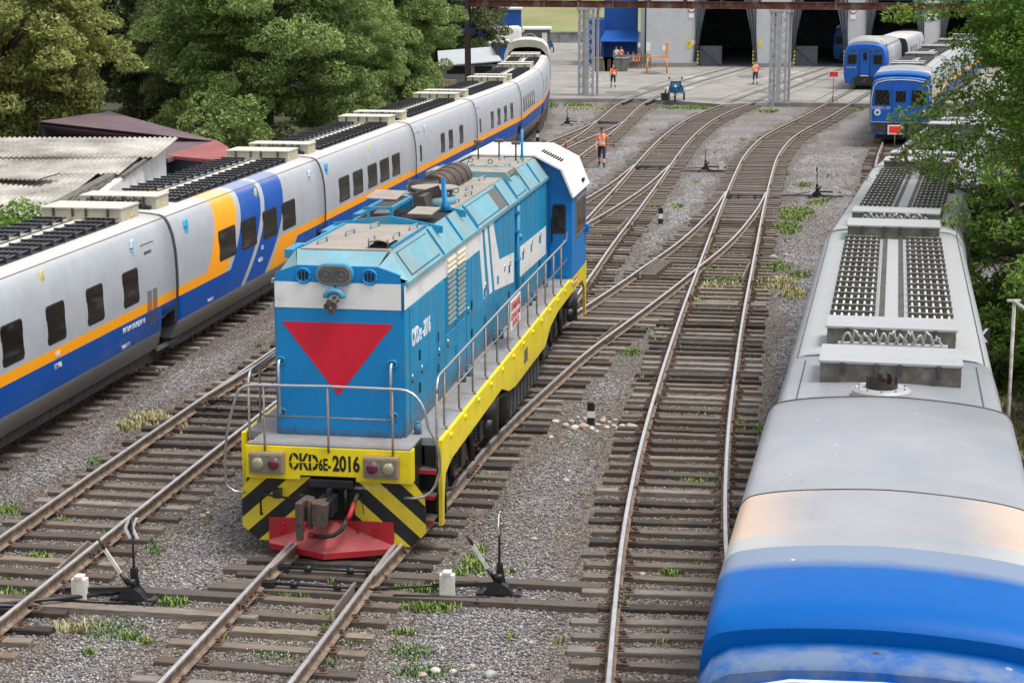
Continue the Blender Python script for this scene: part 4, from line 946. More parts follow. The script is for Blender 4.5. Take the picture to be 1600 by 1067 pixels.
# side doors, hinges, vents, handles
doors = [(.35, 1.05), (1.05, 1.75), (1.75, 2.45), (2.45, 3.1), (3.2, 4.08), (4.08, 5.0), (5.1, 5.6), (5.6, 6.1), (6.1, 6.9), (6.9, 7.7), (7.7, 8.4), (8.4, 9.1), (9.1, 9.8), (9.8, 10.5), (11, 11.6), (11.6, 12.2), (12.2, 12.8), (12.8, 13.4), (13.4, 14.1), (14.1, 14.8)]
for i, (y0, y1) in enumerate(doors):
    s = MB(); zt = 3.84 if i < 4 else (4.15 if i > 5 else 2.85); zb = Z0 + .16
    s.box(HW, HW + .012, y0 + .012, y1 - .012, zb, zt, 0)
    d_ = s.build('hood_door', m_cyan2, hood)
    # the white bands continue over the doors
    s = MB()
    zt2 = zb + .12 + (.42 if i < 4 else .5); 
    if i not in (4, 5, 6, 7):
        for r_ in range(14):
            for c_ in range(5):
                y = y0 + (y1 - y0) * (.22 + .14 * c_) + (.03 if r_ % 2 else 0); z = zb + .12 + r_ * .045
                s.add([(HW + .0135, y - .018, z), (HW + .0135, y + .018, z), (HW + .0135, y + .0, z + .022)], [(0, 1, 2)], 0)
        s.build('perforation', m_dark, d_)
    s = MB(); yh = y0 + .05 if i % 2 else y1 - .05
    for z in (zb + .35, zb + .88): s.box(HW + .012, HW + .03, yh - .02, yh + .02, z, z + .16, 0)
    s.build('hinge', m_dark if i % 3 == 0 else m_cyan2, d_)
    if i in (0, 1, 3, 4, 6, 9, 12, 13, 15, 17, 19):
        zz = 2.72 if i < 5 else (3.1 if i > 8 else 2.95)
        s = MB(); s.ball((HW + .02, y0 + .12, zz), .035, 0, 10, 8, (.6, .8, 1.5)); s.cyl((HW + .012, y0 + .12, zz - .07), (HW + .03, y0 + .12, zz - .07), .02, 8, 1); s.build('door_latch', [m_chrome, m_dark], d_)
s = MB()
for a in ([(6.28, 4.2), (6.82, 2.85), (7.12, 2.88), (6.68, 4.2)], [(6.9, 4.2), (7.48, 2.84), (7.8, 2.84), (7.22, 4.2)], [(7.44, 4.2), (8.05, 2.82), (8.62, 3.34), (7.88, 4.2)], [(8.62, 3.34), (8.05, 2.82), (10.42, 2.60), (10.42, 3.22)], [(10.95, 2.58), (15.1, 2.50), (15.1, 3.14), (10.95, 3.22)]):
    s.prism(a, 0, HW + .012, HW + .017, 0)
s.box(HW + .004, HW + .017, 4.98, 6.30, 3.86, 4.2, 0); s.box(HW + .004, HW + .017, 3.08, 3.2, 3.86, 4.2, 0); s.prism([(6.30, 3.86), (6.42, 3.86), (6.30, 4.2)], 0, HW + .012, HW + .0165)
s.build('white_slash', m_lwhite, hood)
for y0, y1 in ((3.28, 3.98), (4.18, 4.9)):
    s = MB(); s.box(HW, HW + .02, y0 - .06, y1 + .06, 2.92, 4.24, 0)
    fr = s.build('shutter', m_cyan2, hood); s = MB(); s.box(HW + .016, HW + .022, y0 - .06, y1 + .06, 3.86, 4.24, 0); s.build('white_band', m_lwhite, fr)
    s = MB(); z = 3.0
    while z < 4.14:
        mi = 1 if z > 3.84 else 0
        s.add([(HW + .022, y0, z), (HW + .05, y0, z + .02), (HW + .022, y0, z + .085), (HW + .022, y1, z), (HW + .05, y1, z + .02), (HW + .022, y1, z + .085)], [(0, 3, 4, 1), (1, 4, 5, 2), (0, 1, 2), (3, 5, 4)], mi); z += .09
    s.build('slats', [M('slat_dusty_blue', (.15, .225, .235), .7, 0, .2, 5) if 'slat_dusty_blue' not in D.materials else D.materials['slat_dusty_blue'], M('slat_cream', (.62, .56, .42), .7, 0, .08, 5) if 'slat_cream' not in D.materials else D.materials['slat_cream']], fr)
s = MB(); s.tube([(HW + .05, 10.7, Z0 + .05), (HW + .05, 10.7, 4.15)], .035, 8); s.tube([(HW + .05, 10.86, Z0 + .05), (HW + .05, 10.86, 4.15)], .025, 8)
for z in (2.3, 3.0, 3.6, 4.0): s.box(HW, HW + .09, 10.64, 10.92, z, z + .05)
s.ball((HW + .08, 10.78, 3.5), .07, 0); s.build('side_pipe', m_cyan2, hood)
for y in (.35, 4.15, 4.65, 7.6, 8.15, 11.9, 12.5, 14.3): s = MB(); s.cyl((HW + .12, y, Z0), (HW + .12, y, Z0 + .17), .06, 14, 0); s.cyl((HW + .12, y, Z0 + .17), (HW + .12, y, Z0 + .195), .042, 10, 0); s.build('deck_stud', m_cyan2, hood)
text('СКD', .36, m_txtw, hood, side_matrix(HW + .014, .46, 3.2), sx=.74, off=.008); text('6E', .24, m_txtw, hood, side_matrix(HW + .014, 1.02, 3.2), sx=.74, off=.008); text('-2016', .36, m_txtw, hood, side_matrix(HW + .014, 1.27, 3.2), sx=.74, off=.008)
# --- roof equipment
def handle(pts_):
    for (x, y, a) in pts_:
        s = MB(); dx, dy = math.cos(R(a)) * .17, math.sin(R(a)) * .17; z = TOP + .02
        s.tube([(x - dx, y - dy, z), (x - dx, y - dy, z + .07), (x + dx, y + dy, z + .07), (x + dx, y + dy, z)], .014, 6); s.build('roof_handle', m_cyan3, hood)
handle([(-.5, 1.0, 80), (-.3, 2.0, 80), (-.1, 2.9, 80), (.42, .95, 80), (.5, 1.8, 80), (.58, 2.8, 80), (-.5, 7.2, 80), (.45, 8.6, 80), (.4, 10.3, 80), (.6, 6.4, 80), (.62, 7.6, 80), (.0, 12.6, 70), (.5, 12.9, 80), (-.5, 13.2, 80), (.1, 14.6, 80), (.62, 14.0, 80), (-.4, 11.9, 80)])
s = MB()
for x in (.36, .66): s.tube([(x, .55, TOP + .02), (x, .55, TOP + .17)], .012, 6, 1); s.tube([(x, .95, TOP + .02), (x, .95, TOP + .17)], .012, 6, 1)
s.tube([(.34 + .34 * t, .6, TOP + .10 + .05 * math.sin(math.pi * t)) for t in (0, .25, .5, .75, 1)], .015, 6, 0)
s.add([(.34 + .34 * t, y, TOP + .10 + .05 * math.sin(math.pi * t)) for y in (.55, 1.3) for t in (0, .25, .5, .75, 1)], [(i, i + 1, i + 6, i + 5) for i in range(4)], 0); s.box(.36, .66, .62, 1.25, TOP + .02, TOP + .06, 2)
s.build('roof_cowl', [m_roofd, m_undergrey, m_dark], hood)
s = MB()
for sx in (-1, 1): s.beam((sx * .70, .6, TOP + .03), (sx * .70, 3.2, TOP + .03), .04, .04)
for k in range(6): s.box(-.98, -.84, .5 + k * 2.2, 1.25 + k * 2.2, TOP - .15, TOP - .02)
s.build('roof_rail', m_cyan2, hood)
# radiator hatch area (y 3.4..5.5): sunken bay with flaps, cross beams and a raised mesh frame
s = MB(); s.box(-.72, .74, 3.45, 5.55, TOP - .004, TOP, 0); s.build('radiator_bay', m_dark, hood)
s = MB()
for y in (3.42, 5.55):
    s.prism([(-.95, TOP - .05), (.95, TOP - .12), (.95, TOP + .0), (.0, TOP + .16), (-.95, TOP + .02)], 1, y - .03, y + .03, 0)
for x in (-.85, .85): s.cyl((x, 3.38, TOP - .05), (x, 3.48, TOP - .05), .06, 10, 0)
for x in (-.6, -.3, .3, .6): s.cyl((x, 3.36, TOP + .02), (x, 3.40, TOP + .02), .025, 8, 0)
s.build('hatch_beam', m_cyan2, hood)
for (x0, x1, y0, y1, a) in ((-.68, -.3, 3.55, 4.4, -8), (-.28, .0, 3.55, 4.4, 3), (-.66, -.1, 4.5, 5.4, 5), (.3, .72, 3.6, 4.4, 3), (.15, .7, 4.55, 5.4, -4)):
    s = MB(); s.box(x0, x1, y0, y1, -.01, .01); f_ = s.build('roof_flap', m_roofd, hood); f_.location = (0, 0, TOP + .06); f_.rotation_euler = (R(a * .6), R(a * .3), 0)
s = MB()
fz = TOP + .27
for a, b in (((-.35, 3.5), (.05, 3.5)), ((-.35, 5.1), (.05, 5.1)), ((-.35, 3.5), (-.35, 5.1)), ((.05, 3.5), (.05, 5.1))): s.beam((a[0], a[1], fz), (b[0], b[1], fz), .05, .05)
for x, y in ((-.35, 3.5), (.05, 3.5), (-.35, 5.1), (.05, 5.1)): s.beam((x, y, TOP - .05), (x, y, fz), .05, .05)
s.build('mesh_frame', m_cyan2, hood); s = MB()
for k in range(12): s.beam((-.35 + k * .036, 3.5, fz), (-.35 + k * .036, 5.1, fz), .01, .01)
for k in range(20): s.beam((-.35, 3.5 + k * .084, fz + .002), (.05, 3.5 + k * .084, fz + .002), .01, .01)
s.build('mesh_cover', m_undergrey, hood)
s = MB(); s.prism([(.1, TOP + .05), (.42, TOP + .05), (.36, TOP + .34), (.26, TOP + .34)], 1, 4.7, 5.3, 0); s.beam((.02, 5.35, TOP + .2), (.5, 5.5, TOP + .36), .03, .2); s.build('exhaust_flap', m_stack, hood)
s = MB(); s.cyl((.22, 6.35, TOP + .30), (.22, 6.35, TOP + .33), .44, 32, 0); s.cyl((.22, 6.35, TOP + .0), (.22, 6.35, TOP + .16), .40, 28, 1)
for k in range(4): a = math.pi / 4 + k * math.pi / 2; s.box(.22 + .36 * math.cos(a) - .03, .22 + .36 * math.cos(a) + .03, 6.35 + .36 * math.sin(a) - .03, 6.35 + .36 * math.sin(a) + .03, TOP + .1, TOP + .31, 1)
s.build('fan_cap', [m_roofd, m_cyan3], hood)
s = MB(); s.tube([(.66, 5.3, TOP), (.61, 5.35, TOP + .2), (.57, 5.4, TOP + .58)], [.13, .055, .04], 4, 0); s.beam((.6, 5.3, TOP + .15), (.57, 5.35, TOP + .6), .06, .05); s.build('roof_strut', m_cyan, hood)
s = MB(); s.tube([(-.15, 8.0, TOP + .06), (-.15, 10.6, TOP + .06)], .30, 26, 0)
for y in (8.3, 8.9, 9.5, 10.1): s.tube([(-.15 + .31 * math.cos(a), y, TOP + .06 + .31 * math.sin(a)) for a in [2 * math.pi * k / 24 for k in range(25)]], .022, 6, 1)
s.cyl((-.3, 7.8, TOP), (-.3, 7.8, TOP + .27), .3, 26, 0); s.cyl((-.3, 7.8, TOP + .27), (-.3, 7.8, TOP + .275), .26, 24, 2)
s.build('muffler', [m_stack, m_iron, m_dark], hood)
s = MB(); s.box(-.9, .8, 10.9, 12.0, TOP + .0, TOP + .12); s.build('roof_hatch', m_roofd, hood); s = MB()
s.prism([(-.95, TOP - .06), (.95, TOP - .06), (.8, TOP + .13), (-.8, TOP + .15)], 1, 10.86, 10.92); s.prism([(-.95, TOP - .06), (.95, TOP - .06), (.8, TOP + .13), (-.8, TOP + .15)], 1, 11.98, 12.04); s.build('hatch_beam', m_cyan3, hood)
s = MB()
for x, y in ((-.45, 14.6), (-.02, 14.9), (.45, 14.4)): s.cyl((x, y, TOP), (x, y, TOP + .38), .022, 8, 0); s.bbox(x - .1, x + .1, y - .05, y + .05, TOP + .38, TOP + .46, .02, 0)
s.build('antenna', m_undergrey, hood); s = MB(); s.tube([(.56, 14.6, TOP), (.56, 14.6, TOP + .12), (.56, 14.6, TOP + .72)], [.05, .035, .03], 8); s.build('mast', m_cyan, hood)
s = MB()
for x, y in ((-.35, 7.0), (.3, 8.0), (-.2, 12.5), (.35, 12.3), (.0, 13.6), (-.5, 13.9), (.5, 11.4)): s.tube([(x + .05 * math.cos(a), y, TOP + .07 + .05 * math.sin(a)) for a in [2 * math.pi * k / 12 for k in range(13)]], .012, 5)
s.build('lifting_eye', m_undergrey, hood)
# --- cab
CY0, CY1 = 15.5, 18.25
cs = [(-1.6, Z0), (1.6, Z0), (1.6, 3.82), (1.34, 4.42), (.74, 4.72), (-.74, 4.72), (-1.34, 4.42), (-1.6, 3.82)]
s = MB(); s.prism(cs, 1, CY0, CY1); cab = s.build('cab', m_cabblue, lo)
s = MB(); c2_ = [(-1.67, 3.80), (-1.40, 4.46), (-.76, 4.78), (.76, 4.78), (1.40, 4.46), (1.67, 3.80), (1.63, 3.80), (1.36, 4.43), (.74, 4.74), (-.74, 4.74), (-1.36, 4.43), (-1.63, 3.80)]
vs = [(x, y, z) for y in (CY0 - .28, CY1 + .12) for x, z in c2_]; n = 12
fs = []
for i in range(5):
    j = 11 - i
    fs += [(i, i + 1, j - 1, j), (n + i, n + j, n + j - 1, n + i + 1), (i, n + i, n + i + 1, i + 1), (j, j - 1, n + j - 1, n + j)]
fs += [(0, 11, n + 11, n), (5, n + 5, n + 6, 6)]
s.add(vs, fs); cr = s.build('cab_roof', m_lwhite, cab)
s = MB()
for k in range(9): y = 16.2; a = (.80 + k * .055, 4.76 - k * .027); s.box(a[0] - .012, a[0] + .012, 16.1, 16.6, a[1] - .01, a[1] + .03)
s.box(1.60, 1.64, 17.3, 17.6, 3.94, 4.02); s.build('roof_slot', m_dark, cr)
s = MB(); dr = [(1.08, 1.92), (1.52, 1.92), (1.52, 3.62), (1.38, 3.84), (1.08, 3.84)]; s.prism(dr, 1, CY0 - .03, CY0, 0); cd = s.build('cab_door', m_cabblue, cab, bevel=.01)
s = MB(); s.prism([(a, b) for a, b in ((1.16, 2.92), (1.42, 2.92), (1.46, 2.98), (1.46, 3.54), (1.42, 3.62), (1.18, 3.62), (1.14, 3.54), (1.14, 2.98))], 1, CY0 - .045, CY0 - .03, 0); wf = s.build('window', m_seal, cd)
s = MB(); s.box(1.175, 1.425, CY0 - .05, CY0 - .044, 2.97, 3.57, 0); s.build('pane', m_glass, wf)
s = MB(); s.box(1.12, 1.15, CY0 - .07, CY0 - .03, 2.72, 3.3); s.build('wiper', m_dark, cd); s = MB(); s.tube([(1.42, CY0 - .03, 2.7), (1.42, CY0 - .08, 2.7), (1.42, CY0 - .08, 2.78)], .014, 6); s.build('handle', m_chrome, cd)
for y0, y1 in ((16.25, 16.95), (17.05, 17.85)):
    s = MB(); s.box(1.6, 1.63, y0 - .05, y1 + .05, 2.75, 3.66); wf = s.build('window', m_lampframe, cab); s = MB(); s.box(1.63, 1.635, y0, y1, 2.8, 3.6); s.build('pane', m_glass, wf)
s = MB(); s.bbox(1.61, 1.70, 18.0, 18.25, 2.62, 2.82, .02); s.build('side_mirror', m_cabblue, cab)
# --- handrails
def rail(pts_, r, mat, name='handrail'): s = MB(); s.tube(pts_, r, 10); return s.build(name, mat, lo)
def arc(p0, p1, p2, n=6): return [tuple((1 - t) ** 2 * Vector(p0) + 2 * t * (1 - t) * Vector(p1) + t * t * Vector(p2)) for t in [k / n for k in range(n + 1)]]
HT = 2.78
for sx in (-1, 1):
    X = sx * 1.5
    top = arc((X, .12, HT - .22), (X, .14, HT), (X, .34, HT + .02)) + [(X, 8, HT + .04), (X, 15.2, HT + .02), (X, 15.62, HT + .28)]
    rail(top, .022, m_chrome); rail([(X, .12, HT - .22), (X, .10, .66)], .022, m_rustpipe)
    rail([(X, .8, 2.33), (X, 15.6, 2.33)], .014, m_rustpipe)
    for k in range(13):
        y = .72 + k * 1.24; zz = HT if k < 12 else HT + .25
        s = MB(); s.tube([(X, y, zz), (X, y, Z0 + .06), (X + sx * .05, y, Z0 - .0), (X + sx * .05, y, Z0 - .14)], .020, 8); s.build('rail_post', m_rustpipe, lo)
        s = MB(); s.cyl((X + sx * .03, y, Z0 - .09), (X + sx * .13, y, Z0 - .09), .045, 10); s.build('rail_socket', m_yel, lo)
FYR = -.66
fr_ = [(-1.38, FY - .07, 1.05), (-1.55, FY - .08, 1.06), (-1.66, FY - .08, 1.14)] + arc((-1.68, FY - .08, 1.2), (-1.7, FYR, 1.9), (-1.48, FYR, 2.5), 5) + arc((-1.46, FYR, 2.56), (-1.42, FYR, 2.76), (-1.18, FYR, 2.77), 5) + [(0, FYR, 2.79)] + arc((1.1, FYR, 2.78), (1.42, FYR, 2.76), (1.50, FYR, 2.35), 6) + arc((1.53, FYR, 2.2), (1.74, FYR, 1.9), (1.68, FY - .08, 1.5), 5) + arc((1.66, FY - .08, 1.45), (1.6, FY - .08, 1.1), (1.3, FY - .08, 1.08), 4) + [(1.12, FY - .06, 1.07)]
rail(fr_, .021, m_chrome, 'front_handrail')
for x in (-1.02, -.02, .98):
    s = MB(); s.tube([(x, FYR, 2.78), (x, FYR, 1.88), (x, FYR - .01, 1.75)], .018, 8); s.build('rail_post', m_rustpipe, lo)
rail([(-1.02, FYR, 2.3), (.98, FYR, 2.3)], .012, m_rustpipe)
# sign on the side railing
s = MB(); s.box(1.515, 1.53, 7.05, 8.25, 2.22, 2.78); sg = s.build('warning_sign', m_white, lo)
m_signred = M('sign_red_ink', (.45, .06, .07), .6)
text('ВНИМАНИЕ', .24, m_signred, sg, side_matrix(1.532, 7.1, 2.57), sx=.78); text('КОНТАКТНЫЙ', .17, m_signred, sg, side_matrix(1.532, 7.1, 2.40), sx=.9); text('ПРОВОД', .17, m_signred, sg, side_matrix(1.532, 7.22, 2.25), sx=1.1)
# --- bogies, tanks
m_lo2 = M('bogie_black', (.02, .02, .022), .35, 0, .4, 5, ((.06, .045, .035), .35, 6))
def bogie(yc):
    s = MB()
    for sx in (-1, 1):
        s.prism([(yc - 2.5, .82), (yc - 2.2, .72), (yc - 1.2, .95), (yc - .6, .78), (yc + .6, .78), (yc + 1.2, .95), (yc + 2.2, .72), (yc + 2.5, .82), (yc + 2.5, 1.12), (yc - 2.5, 1.12)], 0, sx * 1.12 - .07, sx * 1.12 + .07)
        for dy in (-1.8, 0, 1.8):
            s.bbox(sx * 1.2 - .12, sx * 1.2 + .12, yc + dy - .2, yc + dy + .2, .58, .95, .04)
            for q in (-.36, .36):
                for k in range(6): z = .62 + k * .06; s.tube([(sx * 1.18 + .1 * math.cos(a), yc + dy + q + .1 * math.sin(a), z + .06 * a / 6.28) for a in [2 * math.pi * j / 10 for j in range(11)]], .017, 5)
            s.cyl((sx * 1.34, yc + dy + .62, .5), (sx * 1.30, yc + dy + .6, 1.2), .06, 10)
        for dy in (-2.3, 2.3): s.cyl((sx * 1.3, yc + dy, .55), (sx * 1.3, yc + dy, .85), .16, 16)
        s.tube([(sx * 1.4, yc - 2.2, .75), (sx * 1.42, yc - 1.6, .6), (sx * 1.4, yc - 1.1, .62)], .035, 8)
        s.cyl((sx * 1.28, yc + 2.4, .55), (sx * 1.28, yc + 2.4, 1.25), .24, 20)
    b_ = s.build('bogie', m_lo2, lo)
    for dy in (-1.8, 0, 1.8):
        s = MB()
        for sx in (-1, 1):
            s.cyl((sx * .70, yc + dy, .27 + .5), (sx * .84, yc + dy, .27 + .5), .52, 30, 0); s.cyl((sx * .84, yc + dy, .77), (sx * .855, yc + dy, .77), .42, 26, 1)
        s.cyl((-.75, yc + dy, .77), (.75, yc + dy, .77), .09, 12, 0); s.build('wheelset', [m_undergrey, m_lo2], b_)
bogie(3.3); bogie(14.9)
s = MB(); s.bbox(-1.45, 1.45, 7.2, 11.3, .42, 1.2, .05, 0)
for k in range(9):
    y = 7.3 + k * .44; s.box(1.45, 1.49, y, y + .05, .46, 1.14, 0)
    for z in (.62, .8, .98): s.box(1.45, 1.462, y + .2, y + .24, z - .06, z + .04, 1)
s.build('battery_box', [M('battery_box_grey', (.085, .09, .09), .5, 0, .2, 4, ((.16, .13, .1), .3, 4)), m_dark], lo)
s = MB(); s.bbox(1.15, 1.5, 11.6, 12.2, .7, 1.25, .04); s.cyl((1.3, 6.6, .62), (1.3, 6.6, 1.3), .28, 20); s.tube([(1.3, 6.9, 1.05), (1.38, 7.1, 1.12), (1.42, 7.3, 1.18)], .05, 8); s.build('air_tank', m_lo2, lo)
# ------------------------------------------------------------------ loose gravel, stones, grass
GZ = .03
def gravel_stones(n, y0, y1, size, seed, name='gravel'):
    r = np.random.default_rng(seed)
    u = r.random(n); Y = 1 / (1 / y0 + u * (1 / y1 - 1 / y0))            # denser towards the camera
    X = Y * (r.random(n) * .60 - .295)
    s = size * (.6 + .9 * r.random(n) ** 2); a = r.random(n) * 6.283
    base = np.array([[1, 0, 0], [0, 1, 0], [-1, 0, 0], [0, -1, 0], [0, 0, .75], [0, 0, -.5]], float)
    v = base[None] * (.65 + .6 * r.random((n, 6, 1))); v[:, :, 0] *= (1 + .5 * r.random((n, 1))); v[:, 4, :2] += (r.random((n, 2)) - .5) * .9
    v *= s[:, None, None]; c, s_ = np.cos(a)[:, None], np.sin(a)[:, None]
    x = v[:, :, 0] * c - v[:, :, 1] * s_; y = v[:, :, 0] * s_ + v[:, :, 1] * c
    V = np.stack([x + X[:, None], y + Y[:, None], v[:, :, 2] + GZ + s[:, None] * (.15 + .5 * r.random((n, 1)))], -1)
    f = np.array([[0, 1, 4], [1, 2, 4], [2, 3, 4], [3, 0, 4], [1, 0, 5], [2, 1, 5], [3, 2, 5], [0, 3, 5]])
    pts = np.concatenate([np.array([(q.x, q.y) for q in P_.p]) for P_ in PATH.values()]); near = np.zeros(n, bool)
    for i in range(0, n, 20000):
        d = np.hypot(X[i:i + 20000, None] - pts[None, :, 0], Y[i:i + 20000, None] - pts[None, :, 1]).min(1); near[i:i + 20000] = d < 1.62 + .35 * r.random(len(d))
    for msk, mt_, nm in ((~near, m_stone, name), (near, m_stone_b, 'track_ballast')):
        Vm = V[msk]; m = len(Vm); tag(npmesh(nm, Vm.reshape(-1, 3), (f[None] + (np.arange(m) * 6)[:, None, None]).reshape(-1, 3), mt_), kind='stuff')
gravel_stones(230000, 20, 52, .020, 1)
gravel_stones(60000, 50, 100, .030, 2)
def rock(seed, sc=(1, .8, .6)):
    bm = bmesh.new(); bmesh.ops.create_icosphere(bm, subdivisions=2, radius=1); rr = random.Random(seed)
    ax = [Vector((rr.uniform(-1, 1), rr.uniform(-1, 1), rr.uniform(-1, 1))).normalized() for _ in range(5)]; cut = [rr.uniform(.6, .95) for _ in ax]
    for v in bm.verts:
        for a_, c_ in zip(ax, cut):
            d = v.co.dot(a_)
            if d > c_: v.co -= a_ * (d - c_)
        v.co = Vector((v.co.x * sc[0], v.co.y * sc[1], v.co.z * sc[2]))
    me = D.meshes.new('stone')
    for f in bm.faces: f.smooth = True
    bm.to_mesh(me); bm.free(); me.materials.append(m_cob2[seed % 3]); return me
m_cob2 = [M('stone_pale', (.50, .47, .43), .75, 0, .15, 9), M('stone_grey', (.36, .36, .35), .75, 0, .15, 9), M('stone_tan', (.42, .31, .23), .75, 0, .15, 9)]
RK = [rock(i, (1, .75 + .1 * (i % 3), .55 + .1 * (i % 2))) for i in range(9)]
def put_rock(px, py, wpx, label, k, group='pale stones on the gravel'):
    p = at(px, py, GZ); r = wpx / 2 / (FL / (p.y * 1.02)) 
    o = D.objects.new('stone', RK[k % 9]); COL.objects.link(o); o.location = (p.x, p.y, GZ + r * .35); o.scale = (r, r, r); o.rotation_euler = (0, 0, k * 1.3)
    tag(o, label, 'stone', group)
rk = [(868, 661, 14), (884, 668, 16), (893, 660, 12), (898, 672, 18), (908, 661, 10), (912, 669, 20), (925, 672, 14), (934, 666, 11), (941, 660, 14), (948, 670, 13), (952, 662, 10), (959, 667, 11), (966, 672, 12), (972, 668, 14), (943, 655, 9), (933, 675, 9), (903, 654, 9), (961, 658, 10), (915, 656, 9), (889, 676, 8)]
for k, (x, y, w) in enumerate(rk): put_rock(x, y, w, 'small pale stone ringed around the black and white post near the locomotive', k, 'stones around the near marker post')
put_rock(987, 670, 22, 'large smooth tan stone between the stone ring and the middle track', 2)
for k, (x, y, w, l) in enumerate([(861, 685, 11, 'single light stone just below the stone ring'), (884, 753, 15, 'pale stone alone on gravel between locomotive and middle track'), (318, 808, 12, 'round stone on gravel left of the locomotive front'), (326, 802, 8, 'tiny stone touching the round stone left of the locomotive'),
    (1136, 895, 9, 'small stone against the left rail of the middle track, by the grass tuft'), (1003, 899, 14, 'white angular stone inside the middle track beside its left rail'), (681, 1052, 24, 'flat grey stone at the bottom edge left of the middle track'), (766, 1059, 27, 'largest brownish stone at the bottom edge of the photo'), (738, 1042, 14, 'pale stone at the bottom edge between two larger stones'), (708, 1052, 16, 'rounded light stone right of the flat grey stone'), (830, 1005, 12, 'reddish stone on gravel below the near switch lever'),
    (905, 1002, 10, 'pale stone left of the long dark sleeper'), (860, 1008, 10, 'small white stone near the end of a long sleeper'), (933, 1043, 14, 'cream stone between sleeper ends at lower middle'), (660, 1057, 18, 'white stone in the weeds at the bottom edge'), (1090, 470, 10, 'stone beside the weedy middle track, lower one'), (1208, 405, 14, 'large pale stone right of the weedy turnout'), (1213, 436, 11, 'stone in dry grass right of the weedy turnout'), (1175, 341, 9, 'stone at the left edge of the right grass patch'), (1229, 400, 8, 'flat light stone beside the large pale stone'), (880, 910, 10, 'stone on gravel beside the middle track sleepers'), (430, 168, 0, ''), (137, 804, 8, 'stone on the gravel left of the left track'), (835, 844, 13, 'cream stone above the near switch lever on open gravel')]):
    if w: put_rock(x, y, w, l, k + 3)
m_grass = island_mat('grass_green', [(0, (.055, .11, .02)), (.4, (.12, .21, .035)), (.7, (.19, .29, .055)), (.88, (.30, .36, .09)), (1, (.42, .38, .2))], .6)
m_straw = island_mat('grass_dry', [(0, (.30, .26, .12)), (.5, (.46, .40, .22)), (.8, (.22, .27, .08)), (1, (.6, .52, .33))], .7)
m_palegr = island_mat('weed_pale', [(0, (.08, .13, .05)), (.5, (.13, .2, .08)), (1, (.22, .3, .14))], .7)
def grass(name, patches, mat, h, seed):
    "patches: (px, py, half-width px, half-height px, count)"
    r = np.random.default_rng(seed); V = []; 
    for (px, py, hw, hh, cnt) in patches:
        for _ in range(int(cnt * (1.9 if py > 500 else 3.2))):
            a = r.random() * 6.283; q = math.sqrt(r.random()) * (.35 + .65 * r.random())
            p = at(px + hw * q * math.cos(a), py + hh * q * math.sin(a), GZ)
            H = h * (.3 + .9 * r.random() ** 1.5); w = (.006 + .008 * r.random()) * (1 + max(0, p.y - 30) / 45); an = r.random() * 6.283; le = H * (.1 + .7 * r.random())
            dx, dy = math.cos(an) * le, math.sin(an) * le; wx, wy = -math.sin(an) * w * 1.4, math.cos(an) * w * 1.4
            V += [(p.x - wx, p.y - wy, GZ - .02), (p.x + wx, p.y + wy, GZ - .02), (p.x + dx * .45 + wx * .8, p.y + dy * .45 + wy * .8, GZ + H * .65), (p.x + dx * .45 - wx * .8, p.y + dy * .45 - wy * .8, GZ + H * .65), (p.x + dx * 1.0, p.y + dy * 1.0, GZ + H * .95)]
    n = len(V) // 5; b = np.arange(n)[:, None] * 5
    F3 = np.concatenate([b + np.array([[0, 1, 2]]), b + np.array([[0, 2, 3]]), b + np.array([[3, 2, 4]])])
    return tag(npmesh(name, V, F3, mat), kind='stuff')
